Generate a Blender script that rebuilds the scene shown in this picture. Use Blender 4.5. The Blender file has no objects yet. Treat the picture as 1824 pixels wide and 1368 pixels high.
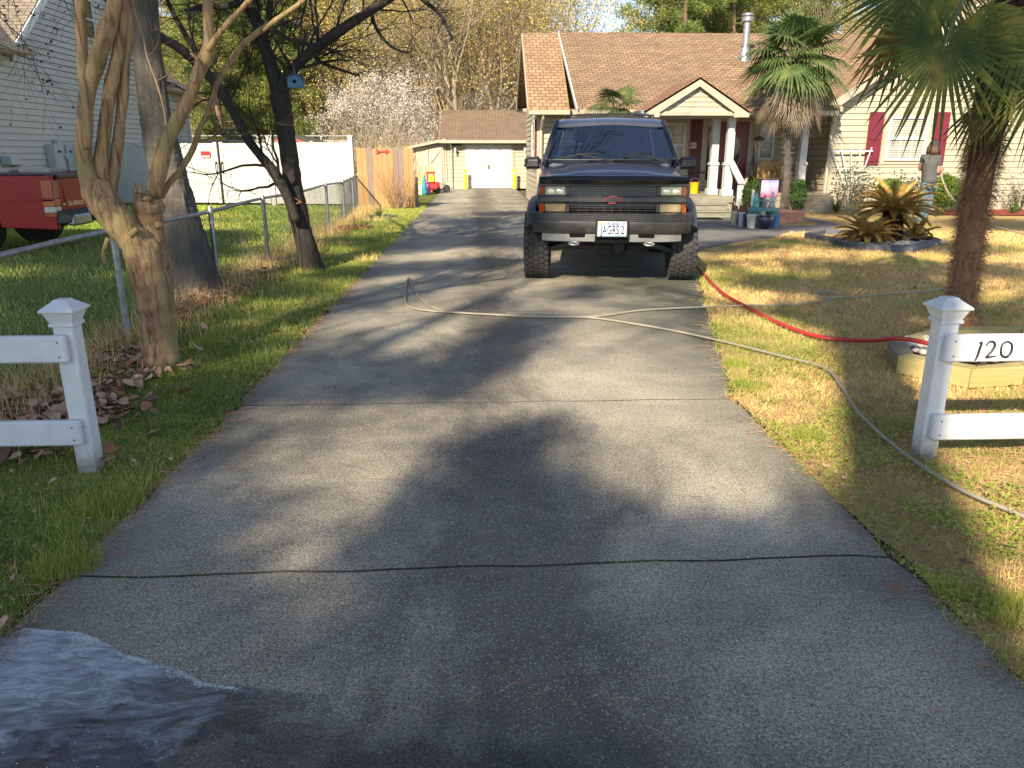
import bpy, math, random
import numpy as np
from mathutils import noise as mnoise
from mathutils import Vector, Matrix, Quaternion
PI=math.pi; R=math.radians
sc=bpy.context.scene
# ---------------------------------------------------------------- camera, sky, sun, exposure
F=1360.;CX,CY=912.,684.;PITCH=math.atan(412/1360.);YAW=math.atan(62*math.cos(PITCH)/1360);H=1.5
cam=bpy.data.cameras.new('camera'); camo=bpy.data.objects.new('camera',cam); sc.collection.objects.link(camo)
cam.sensor_width=36; cam.lens=F/1824*36; cam.clip_end=3000; cam.clip_start=.05
camo.location=(0,0,H); camo.rotation_euler=(PI/2-PITCH,0,-YAW); sc.camera=camo
SUN_EL=R(32); SUN_AZ=R(24)      # light travels towards (sin24, cos24)
world=bpy.data.worlds.new("World"); sc.world=world; world.use_nodes=True
wn=world.node_tree; bg=wn.nodes['Background']; bg.inputs[1].default_value=.12
sky=wn.nodes.new('ShaderNodeTexSky'); sky.sky_type='NISHITA'; sky.sun_disc=False
sky.sun_elevation=SUN_EL; sky.sun_rotation=PI+SUN_AZ; sky.air_density=.75; sky.dust_density=.15; sky.ozone_density=1.8
hsv=wn.nodes.new('ShaderNodeHueSaturation'); hsv.inputs['Saturation'].default_value=.8; wn.links.new(sky.outputs[0],hsv.inputs['Color']); wn.links.new(hsv.outputs[0],bg.inputs[0])
sl=bpy.data.lights.new('sun','SUN'); sl.energy=5.0; sl.angle=R(.53); sl.color=(1,.87,.66)
so=bpy.data.objects.new('sun',sl); sc.collection.objects.link(so); so.location=(-20,-40,30)
LD=Vector((math.sin(SUN_AZ)*math.cos(SUN_EL),math.cos(SUN_AZ)*math.cos(SUN_EL),-math.sin(SUN_EL)))
so.rotation_euler=LD.to_track_quat('-Z','Y').to_euler()
sc.view_settings.view_transform='Standard'; sc.view_settings.look='None'; sc.view_settings.exposure=1.12; sc.view_settings.gamma=1
sc.render.resolution_x=1024; sc.render.resolution_y=768
# ---------------------------------------------------------------- unprojection (photo pixel -> real point on a plane)
_f=(math.sin(YAW)*math.cos(PITCH),math.cos(YAW)*math.cos(PITCH),-math.sin(PITCH))
_r=(math.cos(YAW),-math.sin(YAW),0.)
_u=(_r[1]*_f[2]-_r[2]*_f[1],_r[2]*_f[0]-_r[0]*_f[2],_r[0]*_f[1]-_r[1]*_f[0])
def ray(x,y):
    a=(x-CX)/F;b=(CY-y)/F
    return [_f[i]+a*_r[i]+b*_u[i] for i in range(3)]
def G(x,y,z=0):
    d=ray(x,y);t=(z-H)/d[2];return Vector((d[0]*t,d[1]*t,z))
def at(x,y,Y):
    d=ray(x,y);t=Y/d[1];return Vector((d[0]*t,Y,H+d[2]*t))
def atX(x,y,X):
    d=ray(x,y);t=X/d[0];return Vector((X,d[1]*t,H+d[2]*t))
# ---------------------------------------------------------------- helpers
ORG={}
def link(o): sc.collection.objects.link(o); return o
def props(o,label=None,cat=None,group=None,kind=None):
    if label:o['label']=label
    if cat:o['category']=cat
    if group:o['group']=group
    if kind:o['kind']=kind
    return o
def thing(name,label,cat,loc=(0,0,0),group=None):
    o=link(bpy.data.objects.new(name,None)); o.location=loc; o.empty_display_size=.1
    ORG[o.name]=Vector(loc); return props(o,label,cat,group)
class MB:
    def __init__(s): s.v=[];s.f=[];s.mi=[];s.m=0
    def add(s,vs,fs):
        b=len(s.v); s.v+= [tuple(v) for v in vs]; s.f+=[tuple(b+i for i in f) for f in fs]; s.mi+=[s.m]*len(fs)
    def quad(s,*p): s.add(p,[tuple(range(len(p)))])
    def box(s,c,size,rot=None):
        a,b,h=[x/2 for x in size]; c=Vector(c)
        vs=[Vector((x,y,z)) for z in(-h,h) for x,y in((-a,-b),(a,-b),(a,b),(-a,b))]
        if rot is not None:
            if not isinstance(rot,Matrix): rot=Matrix.Rotation(rot,3,'Z')
            vs=[rot@v for v in vs]
        s.add([v+c for v in vs],[(3,2,1,0),(4,5,6,7),(0,1,5,4),(1,2,6,5),(2,3,7,6),(3,0,4,7)])
    def bb(s,x0,x1,y0,y1,z0,z1): s.box(((x0+x1)/2,(y0+y1)/2,(z0+z1)/2),(abs(x1-x0),abs(y1-y0),abs(z1-z0)))
    def bbox(s,x0,x1,y0,y1,z0,z1,b=.01):
        # bevelled box
        b=min(b,abs(x1-x0)*.45,abs(y1-y0)*.45,abs(z1-z0)*.45)
        c=Vector(((x0+x1)/2,(y0+y1)/2,(z0+z1)/2)); h=Vector((abs(x1-x0)/2,abs(y1-y0)/2,abs(z1-z0)/2))
        vs=[];idx={}
        for sx in(-1,1):
            for sy in(-1,1):
                for sz in(-1,1):
                    S=(sx,sy,sz)
                    for ax in range(3):
                        p=[S[i]*(h[i]-(0 if i==ax else b)) for i in range(3)]
                        idx[(S,ax)]=len(vs); vs.append(c+Vector(p))
        fs=[]
        for ax in range(3):
            o=[i for i in range(3) if i!=ax]
            for sg in(-1,1):
                q=[]
                for a_,b_ in((-1,-1),(1,-1),(1,1),(-1,1)):
                    S=[0,0,0];S[ax]=sg;S[o[0]]=a_;S[o[1]]=b_; q.append(idx[(tuple(S),ax)])
                if (sg>0)!=(ax!=1): q.reverse()
                fs.append(q)
        for ax in range(3):   # edges along axis ax
            o=[i for i in range(3) if i!=ax]
            for a_ in(-1,1):
                for b_ in(-1,1):
                    def K(t,n):
                        S=[0,0,0];S[ax]=t;S[o[0]]=a_;S[o[1]]=b_; return idx[(tuple(S),n)]
                    fs.append([K(-1,o[0]),K(1,o[0]),K(1,o[1]),K(-1,o[1])])
        for sx in(-1,1):
            for sy in(-1,1):
                for sz in(-1,1): fs.append([idx[((sx,sy,sz),k)] for k in range(3)])
        s.add(vs,fs)
    def bar(s,p0,p1,w,h,up=(0,0,1)):
        p0=Vector(p0);p1=Vector(p1);d=(p1-p0).normalized();up=Vector(up)
        if abs(d.dot(up))>.98: up=Vector((0,1,0)) if abs(d.y)<.9 else Vector((1,0,0))
        a=d.cross(up).normalized();b=a.cross(d).normalized(); a=a*w/2;b=b*h/2
        vs=[p+q for p in(p0,p1) for q in(-a-b,a-b,a+b,-a+b)]
        s.add(vs,[(3,2,1,0),(4,5,6,7),(0,1,5,4),(1,2,6,5),(2,3,7,6),(3,0,4,7)])
    def tube(s,pts,rad,n=8,cap=True,flat=1.0):
        pts=[Vector(p) for p in pts]
        if not hasattr(rad,'__len__'): rad=[rad]*len(pts)
        vs=[];a=None;L=len(pts)
        for i,p in enumerate(pts):
            d=(pts[min(i+1,L-1)]-pts[max(i-1,0)])
            if d.length<1e-9:d=Vector((0,0,1))
            d.normalize()
            if a is None: a=d.orthogonal().normalized()
            else:
                a=a-d*a.dot(d)
                a=a.normalized() if a.length>1e-6 else d.orthogonal().normalized()
            b=d.cross(a)
            for k in range(n):
                t=2*PI*k/n; vs.append(p+(a*math.cos(t)+b*math.sin(t)*flat)*rad[i])
        fs=[(i*n+k,i*n+(k+1)%n,(i+1)*n+(k+1)%n,(i+1)*n+k) for i in range(L-1) for k in range(n)]
        if cap: fs.append(tuple(range(n-1,-1,-1))); fs.append(tuple((L-1)*n+k for k in range(n)))
        s.add(vs,fs)
    def lathe(s,c,prof,n=24,sx=1,sy=1,axis='Z'):
        c=Vector(c);vs=[]
        for r,z in prof:
            for k in range(n):
                t=2*PI*k/n; q=Vector((r*math.cos(t)*sx,r*math.sin(t)*sy,z))
                if axis=='X': q=Vector((q.z,q.x,q.y))
                if axis=='Y': q=Vector((q.x,q.z,q.y))
                vs.append(c+q)
        m=len(prof)
        fs=[(i*n+k,i*n+(k+1)%n,(i+1)*n+(k+1)%n,(i+1)*n+k) for i in range(m-1) for k in range(n)]
        fs.append(tuple(range(n-1,-1,-1))); fs.append(tuple((m-1)*n+k for k in range(n)))
        s.add(vs,fs)
    def sphere(s,c,r,n=12,m=8,sx=1,sy=1,sz=1):
        s.lathe(c,[(max(1e-3,r*math.sin(PI*i/m)),-r*math.cos(PI*i/m)*sz) for i in range(m+1)],n,sx,sy)
    def prism(s,poly,a,b,axis='Y'):
        # poly: 2D points; extruded from a to b along axis
        def P(u,v,w):
            return {'Y':(u,w,v),'X':(w,u,v),'Z':(u,v,w)}[axis]
        n=len(poly); vs=[P(u,v,a) for u,v in poly]+[P(u,v,b) for u,v in poly]
        s.add(vs,[tuple(range(n)),tuple(range(2*n-1,n-1,-1))]+[(i,i+n,(i+1)%n+n,(i+1)%n) for i in range(n)])
    def loft(s,secs,closed=True,cap=True):
        n=len(secs[0]); vs=[p for q in secs for p in q]
        rng=range(n) if closed else range(n-1)
        fs=[(i*n+k,i*n+(k+1)%n,(i+1)*n+(k+1)%n,(i+1)*n+k) for i in range(len(secs)-1) for k in rng]
        if cap: fs.append(tuple(range(n-1,-1,-1))); fs.append(tuple((len(secs)-1)*n+k for k in range(n)))
        s.add(vs,fs)
    def gnarl(s,i0,amp,sc,amp2=0,sc2=30,zs=1.):
        for i in range(i0,len(s.v)):
            p=Vector(s.v[i]); q=Vector((p.x,p.y,p.z*zs)); d=mnoise.noise_vector(q*sc)*amp
            if amp2: d+=mnoise.noise_vector(q*sc2)*amp2
            s.v[i]=tuple(p+d)
    def build(s,name,mats,parent=None,smooth=False,loc=None,label=None,cat=None,group=None,kind=None,bevel=0,sub=0,fixn=False,angle=None):
        o=Vector((0,0,0))
        if parent is not None: o=ORG.get(parent.name,o)
        elif loc is not None: o=Vector(loc)
        me=bpy.data.meshes.new(name)
        A=np.array(s.v,dtype=np.float64).reshape(-1,3)-np.array(o)
        me.from_pydata(A.tolist(),[],s.f)
        if not isinstance(mats,(list,tuple)): mats=[mats]
        for m in mats: me.materials.append(m)
        if len(mats)>1: me.polygons.foreach_set('material_index',s.mi)
        if fixn:
            import bmesh
            b=bmesh.new(); b.from_mesh(me); bmesh.ops.recalc_face_normals(b,faces=b.faces); b.to_mesh(me); b.free()
        if smooth: me.polygons.foreach_set('use_smooth',[True]*len(me.polygons))
        if angle: me.set_sharp_from_angle(angle=R(angle))
        ob=link(bpy.data.objects.new(name,me))
        if parent is not None:
            ob.parent=parent; ORG[ob.name]=o
        elif loc is not None: ob.location=o
        if bevel:
            m=ob.modifiers.new('bevel','BEVEL'); m.width=bevel; m.segments=2; m.limit_method='ANGLE'
        if sub:
            m=ob.modifiers.new('sub','SUBSURF'); m.levels=sub; m.render_levels=sub
        return props(ob,label,cat,group,kind)
def fastmesh(name,V,Fc,mats,mi=None,parent=None,loc=None,**kw):
    # V (n,3) array, Fc (m,k) array of equal sized faces
    o=np.zeros(3)
    if parent is not None: o=np.array(ORG.get(parent.name,Vector((0,0,0))))
    elif loc is not None: o=np.array(loc)
    me=bpy.data.meshes.new(name); n,k=Fc.shape
    me.vertices.add(len(V)); me.vertices.foreach_set('co',(V-o).astype(np.float32).ravel())
    me.loops.add(n*k); me.loops.foreach_set('vertex_index',Fc.astype(np.int32).ravel())
    me.polygons.add(n); me.polygons.foreach_set('loop_start',np.arange(0,n*k,k,dtype=np.int32))
    if not isinstance(mats,(list,tuple)): mats=[mats]
    for m in mats: me.materials.append(m)
    if mi is not None: me.polygons.foreach_set('material_index',mi.astype(np.int32))
    me.update(calc_edges=True)
    ob=link(bpy.data.objects.new(name,me))
    if parent is not None: ob.parent=parent; ORG[ob.name]=Vector(o)
    elif loc is not None: ob.location=loc
    return props(ob,**kw)
def dup(root,loc,rotz=0,scale=1,label=None,rot=None):
    r=root.copy(); link(r); r.location=loc; r.rotation_euler=rot if rot else (0,0,rotz)
    r.scale=(scale,)*3 if not hasattr(scale,'__len__') else scale
    if label: r['label']=label
    for ch in list(root.children):
        c=ch.copy(); link(c); c.parent=r
        for g in list(ch.children):
            d=g.copy(); link(d); d.parent=c
    return r
def textmesh(name,txt,size,mat,parent,center,xdir=(1,0,0),zdir=(0,0,1),depth=.002,sx=1.,bold=0,shear=0):
    cu=bpy.data.curves.new('t','FONT'); cu.body=txt; cu.size=size; cu.extrude=depth; cu.align_x='CENTER'; cu.align_y='CENTER'; cu.offset=bold; cu.shear=shear
    o=bpy.data.objects.new('t',cu); link(o)
    dg=bpy.context.evaluated_depsgraph_get(); me=bpy.data.meshes.new_from_object(o.evaluated_get(dg))
    bpy.data.objects.remove(o); x=Vector(xdir).normalized(); z=Vector(zdir).normalized(); nn=x.cross(z)
    org=ORG.get(parent.name,Vector((0,0,0))) if parent else Vector((0,0,0)); c=Vector(center)-org
    for v in me.vertices:
        p=v.co.copy(); v.co=c+x*p.x*sx+z*p.y+nn*p.z
    me.materials.clear(); me.materials.append(mat); me.name=name
    ob=link(bpy.data.objects.new(name,me))
    if parent: ob.parent=parent; ORG[ob.name]=org
    return ob
# ---------------------------------------------------------------- materials
def srgb(r,g,b):
    f=lambda c:(c/255/12.92 if c<=10.3 else ((c/255+.055)/1.055)**2.4)
    return (f(r),f(g),f(b))
class NT:
    def __init__(s,name):
        s.m=bpy.data.materials.new(name); s.m.use_nodes=True; s.t=s.m.node_tree; s.b=s.t.nodes['Principled BSDF']
    def n(s,typ,**kw):
        nd=s.t.nodes.new('ShaderNode'+typ)
        for k,v in kw.items():
            if k in nd.inputs: s.put(nd.inputs[k],v)
            else: setattr(nd,k,v)
        return nd
    def put(s,inp,v):
        if hasattr(v,'is_output') or isinstance(v,bpy.types.NodeSocket): s.t.links.new(v,inp)
        else:
            if inp.type=='RGBA' and len(v)==3: v=(*v,1)
            inp.default_value=v
    def coord(s,scale=(1,1,1),loc=(0,0,0),rot=(0,0,0)):
        tc=s.n('TexCoord'); mp=s.n('Mapping'); s.t.links.new(tc.outputs['Object'],mp.inputs[0])
        mp.inputs['Scale'].default_value=scale; mp.inputs['Location'].default_value=loc; mp.inputs['Rotation'].default_value=rot
        return mp.outputs[0]
    def noise(s,scale,detail=3,rough=.5,vec=None,dist=0):
        nd=s.n('TexNoise'); nd.inputs['Scale'].default_value=scale; nd.inputs['Detail'].default_value=detail; nd.inputs['Roughness'].default_value=rough; nd.inputs['Distortion'].default_value=dist
        s.t.links.new(vec if vec is not None else s.coord(),nd.inputs['Vector']); return nd.outputs[0]
    def ramp(s,fac,stops,interp='LINEAR'):
        nd=s.n('ValToRGB'); s.t.links.new(fac,nd.inputs[0]); cr=nd.color_ramp; cr.interpolation=interp
        while len(cr.elements)<len(stops): cr.elements.new(.5)
        for e,(p,c) in zip(cr.elements,stops):
            e.position=p; e.color=(c,c,c,1) if not hasattr(c,'__len__') else (*c,1)
        return nd.outputs[0]
    def mix(s,fac,a,b,mode='MIX'):
        nd=s.n('Mix',data_type='RGBA',blend_type=mode)
        for i,v in((0,fac),(6,a),(7,b)): s.put(nd.inputs[i],v)
        return nd.outputs[2]
    def math(s,op,a,b=0.,clamp=False):
        nd=s.n('Math',operation=op,use_clamp=clamp); s.put(nd.inputs[0],a); s.put(nd.inputs[1],b); return nd.outputs[0]
    def bump(s,h,strength=.3,dist=.02):
        nd=s.n('Bump'); nd.inputs['Strength'].default_value=strength; nd.inputs['Distance'].default_value=dist
        s.t.links.new(h,nd.inputs['Height']); s.t.links.new(nd.outputs[0],s.b.inputs['Normal'])
    def set(s,**kw):
        M=dict(color='Base Color',rough='Roughness',metal='Metallic',spec='Specular IOR Level',coat='Coat Weight',trans='Transmission Weight',alpha='Alpha',crough='Coat Roughness')
        for k,v in kw.items(): s.put(s.b.inputs[M[k]],v)
        return s
_mc={}
def mat(name,c,rough=.7,metal=0,spec=.5,var=.15,scale=6,coat=0,bump=0,bscale=40,c2=None,crough=.05):
    if name in _mc: return _mc[name]
    t=NT(name); n=t.noise(scale,4,.6)
    a=c2 if c2 else tuple(x*(1-var) for x in c); b=c if c2 else tuple(min(1,x*(1+var)) for x in c)
    t.set(color=t.ramp(n,[(.3,a),(.7,b)]),rough=rough,metal=metal,spec=spec,coat=coat,crough=crough)
    if bump: t.bump(t.noise(bscale,3),bump,.01)
    _mc[name]=t.m; return t.m
def leafmat(name,stops,scale=1.5,rough=.55,trans=.25,spec=.4):
    # foliage: colour clumps from noise, slight per-object tint, some light passing through the leaf
    t=NT(name); n=t.noise(scale,5,.65); col=t.ramp(n,[(p,c) for p,c in stops])
    oi=t.n('ObjectInfo'); hs=t.n('HueSaturation'); t.t.links.new(col,hs.inputs['Color'])
    t.put(hs.inputs['Hue'],t.math('ADD',t.math('MULTIPLY',oi.outputs['Random'],.03),.485)); t.put(hs.inputs['Value'],t.math('ADD',t.math('MULTIPLY',oi.outputs['Random'],.3),.85))
    col=hs.outputs[0]; t.set(color=col,rough=rough,spec=spec)
    tr=t.n('BsdfTranslucent'); t.t.links.new(col,tr.inputs[0]); mx=t.n('MixShader'); mx.inputs[0].default_value=trans
    out=t.t.nodes['Material Output']; t.t.links.new(t.b.outputs[0],mx.inputs[1]); t.t.links.new(tr.outputs[0],mx.inputs[2]); t.t.links.new(mx.outputs[0],out.inputs[0])
    return t.m
def barkmat(name,c1,c2,sx=14,sz=2.5,b=.8,dist=.02,moss=None):
    t=NT(name); v=t.coord((sx,sx,sz)); n=t.noise(1,6,.7,v,.6); n2=t.noise(1.3,4,.6)
    col=t.mix(t.ramp(n2,[(.35,0.),(.7,.6)]),t.ramp(n,[(.3,c1),(.68,c2)]),moss if moss else c1)
    t.set(color=col,rough=.9,spec=.2); t.bump(n,b,dist); return t.m
def shinglemat(name,cols,slope,axis='Y',w=.3,h=.14,mort=.012):
    # courses run along the eave; coordinates taken along the slope
    t=NT(name); k=1/math.cos(slope); tc=t.n('TexCoord'); sp=t.n('SeparateXYZ'); t.t.links.new(tc.outputs['Object'],sp.inputs[0])
    cb=t.n('CombineXYZ')
    if axis=='Y': t.put(cb.inputs[0],sp.outputs[0]); t.put(cb.inputs[1],t.math('MULTIPLY',sp.outputs[1],k))
    else: t.put(cb.inputs[0],sp.outputs[1]); t.put(cb.inputs[1],t.math('MULTIPLY',sp.outputs[0],k))
    v=cb.outputs[0]; br=t.n('TexBrick'); t.t.links.new(v,br.inputs['Vector'])
    br.inputs['Scale'].default_value=1; br.inputs['Brick Width'].default_value=w; br.inputs['Row Height'].default_value=h; br.inputs['Mortar Size'].default_value=mort; br.inputs['Mortar Smooth'].default_value=.3
    br.inputs['Color1'].default_value=(*cols[0],1); br.inputs['Color2'].default_value=(*cols[1],1); br.inputs['Mortar'].default_value=(*[x*.45 for x in cols[1]],1)
    n=t.noise(.35,4,.6); n2=t.noise(55,3,.7)
    wn_=t.noise(2.3,5,.75,v); c=t.mix(t.ramp(n,[(.38,0.),(.70,.7)]),br.outputs[0],cols[2]); c=t.mix(.5,c,t.mix(1.,c,t.ramp(wn_,[(.3,.6),(.7,1.35)]),'MULTIPLY')); c=t.mix(.45,c,t.mix(1.,c,t.ramp(n2,[(.25,.35),(.75,1.6)]),'MULTIPLY'))
    # saw-tooth height: each course thicker at its lower edge
    yy=t.math('FRACT',t.math('DIVIDE',t.n('SeparateXYZ',Vector=v).outputs[1],h)); hgt=t.math('ADD',t.math('MULTIPLY',yy,-1.),t.math('MULTIPLY',br.outputs['Fac'],-.6))
    t.set(color=c,rough=.92,spec=.2); t.bump(hgt,.9,.018); return t.m
def woodmat(name,c1,c2,sc=(40,2,40),rough=.75,b=.25):
    t=NT(name); n=t.noise(1,5,.65,t.coord(sc),.8); t.set(color=t.ramp(n,[(.3,c1),(.7,c2)]),rough=rough,spec=.3); t.bump(n,b,.006); return t.m

M={}
M['white']=mat('white_paint',(.72,.72,.70),.5,var=.05,bump=.15,bscale=30)
M['vinyl']=mat('white_vinyl',(.50,.495,.465),.4,var=.02,scale=2)
M['trim']=mat('cream_trim',(.37,.32,.245),.55,var=.06)
M['trim_white']=mat('white_trim',(.50,.50,.49),.5,var=.04)
M['siding']=mat('cream_siding',(.385,.345,.25),.55,var=.06,scale=1.2)
M['siding_g']=mat('grey_siding',(.47,.465,.44),.55,var=.05,scale=1.2)
M['maroon']=mat('maroon_paint',(.135,.009,.024),.5,var=.2)
M['black']=mat('black_rubber',(.012,.012,.013),.75,var=.3,scale=20)
M['blackp']=mat('black_plastic',(.02,.02,.022),.45,var=.3,scale=14)
M['galv']=mat('galvanised',(.33,.34,.35),.45,metal=.7,var=.25,scale=15)
M['glassd']=mat('dark_window_glass',(.02,.022,.025),.06,spec=.5,var=.3,scale=2)
M['plate_w']=mat('plate_white',(.75,.77,.78),.4,var=.02)
def wall_siding(mb,p0,p1,z0,z1,e,nrm,lim=None,out=.022):
    p0=Vector((*p0,0));p1=Vector((*p1,0));d=(p1-p0);L=d.length;d.normalize();n=Vector((*nrm,0)).normalized()
    z=z0; gv=.10*e
    while z<z1-1e-4:
        zt=min(z+e,z1); a,b=(0,L) if lim is None else lim(z+.0)
        a2,b2=(0,L) if lim is None else lim(zt)
        if b-a>.02:
            if b2<a2: a2=b2=(a2+b2)/2
            q=[p0+d*a+n*out+Vector((0,0,z+gv)),p0+d*b+n*out+Vector((0,0,z+gv)),p0+d*b2+n*.002+Vector((0,0,zt)),p0+d*a2+n*.002+Vector((0,0,zt))]
            mb.quad(*q); i_=-n*.03; mb.quad(p0+d*a+i_+Vector((0,0,z+gv)),p0+d*b+i_+Vector((0,0,z+gv)),q[1],q[0]); mb.quad(p0+d*a+i_+Vector((0,0,z)),p0+d*b+i_+Vector((0,0,z)),p0+d*b+i_+Vector((0,0,z+gv)),p0+d*a+i_+Vector((0,0,z+gv))); mb.quad(p0+d*a+n*.002+Vector((0,0,z)),p0+d*b+n*.002+Vector((0,0,z)),p0+d*b+i_+Vector((0,0,z)),p0+d*a+i_+Vector((0,0,z)))
        z+=e
rnd=random.Random(7)
# ================================================================ SETTING: ground, lawn, driveway, street
def interp(y,pts):
    if y<=pts[0][0]: return pts[0][1]
    for (a,b),(c,d) in zip(pts,pts[1:]):
        if y<=c: return b+(d-b)*(y-a)/(c-a)
    return pts[-1][1]
LPT=[(-2,-2.6),(0.6,-1.95),(2.1,-1.56),(4,-1.51),(40,-1.5)]
RPT=[(-2,2.6),(0.6,2.0),(1.8,1.60),(4.6,1.61),(5.6,1.86),(7.1,2.2),(10.2,2.92),(12.5,3.1),(16,2.6),(20,1.72),(21,1.66),(40,1.66)]
def XL(y): return interp(y,LPT)
def XR(y): return interp(y,RPT)
def wob(v,s=1.): return math.sin(v*3.1*s)*.5+math.sin(v*7.7*s+1)*.3+math.sin(v*17*s+2)*.2
mb=MB(); mb.quad((-400,-400,-.09),(400,-400,-.09),(400,600,-.09),(-400,600,-.09))
t=NT('soil'); t.set(color=t.ramp(t.noise(.8,5,.6),[(.35,(.05,.06,.025)),(.6,(.10,.085,.045))]),rough=.95); mb.build('ground',t.m,kind='structure'); M['soil']=mat('edge_soil',(.075,.05,.032),.95,var=.5,scale=25,bump=1,bscale=50)
# lawn sheets: subdivided, gently uneven; colours by patches of live and dormant grass
def lawnmat(name,stops,sc1=.9):
    t=NT(name); a=t.noise(sc1,6,.68,dist=.4); b=t.noise(60,4,.75); c=t.noise(9,4,.6)
    col=t.ramp(t.math('ADD',t.math('MULTIPLY',a,.7),t.math('MULTIPLY',c,.3)),stops)
    col=t.mix(.8,col,t.ramp(b,[(.3,.35),(.7,1.5)]),'MULTIPLY'); t.set(color=col,rough=.95,spec=.15); t.bump(b,.9,.03); return t.m
M['lawn_l']=lawnmat('lawn_green',[(.36,(.11,.09,.045)),(.44,(.11,.14,.03)),(.56,(.18,.21,.04)),(.68,(.30,.26,.11))])
M['lawn_r']=lawnmat('lawn_dormant',[(.36,(.24,.22,.05)),(.45,(.44,.32,.12)),(.56,(.56,.39,.17)),(.70,(.36,.31,.08))])
M['lawn_n']=lawnmat('lawn_neighbour',[(.35,(.09,.14,.02)),(.5,(.15,.22,.03)),(.65,(.23,.29,.05))])
def sheet(name,x0f,x1f,y0,y1,nx,ny,z,m,amp=.012,jag=(0,0)):
    V=[];Fc=[]
    for j in range(ny+1):
        y=y0+(y1-y0)*j/ny; a=x0f(y)+jag[0]*wob(y); b=x1f(y)+jag[1]*wob(y+3)
        for i in range(nx+1):
            x=a+(b-a)*i/nx; V.append((x,y,z+amp*(math.sin(x*2.1+y*.7)+math.sin(y*1.7-x*1.3))*.5))
    for j in range(ny):
        for i in range(nx): k=j*(nx+1)+i; Fc.append((k,k+1,k+nx+2,k+nx+1))
    return fastmesh(name,np.array(V),np.array(Fc),m,kind='structure')
sheet('lawn',lambda y:-3.05,lambda y:XL(y)-.01,-1.9,36,12,900,-.005,M['lawn_l'],.008,(0,.035))
sheet('verge_soil',lambda y:XL(y)-.3,lambda y:XL(y)+.06,-1.9,35,3,400,-.022,M['soil'],.004)
sheet('edge_soil',lambda y:XR(y)-.06,lambda y:XR(y)+.3,-1.9,12,3,200,-.022,M['soil'],.004)
sheet('lawn_next_door',lambda y:-40,lambda y:-3.0,-1.9,60,60,80,-.012,M['lawn_n'],.01)
sheet('lawn_front',lambda y:XR(y)+.01,lambda y:30,-1.9,10.8,60,500,-.005,M['lawn_r'],.008,(.035,0))
sheet('lawn_house',lambda y:max(3.0,3.02+max(0,y-10.8)*.12+ (max(0,y-12.2))**.8*.72),lambda y:30,10.8,20.8,60,120,-.005,M['lawn_r'],.008)
sheet('back_lawn',lambda y:-3.1,lambda y:-1.5,36,60,8,20,-.012,M['lawn_n'],.01)
mb=MB(); mb.quad((-60,-8.4,-.035),(60,-8.4,-.035),(60,-2.05,-.035),(-60,-2.05,-.035))
mb.build('street',mat('asphalt',(.05,.05,.05),.9,bump=.5,bscale=80),kind='structure')
mb=MB(); mb.quad((-60,-60,-.03),(60,-60,-.03),(60,-8.45,-.03),(-60,-8.45,-.03)); mb.build('verge',M['lawn_n'],kind='structure')
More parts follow.
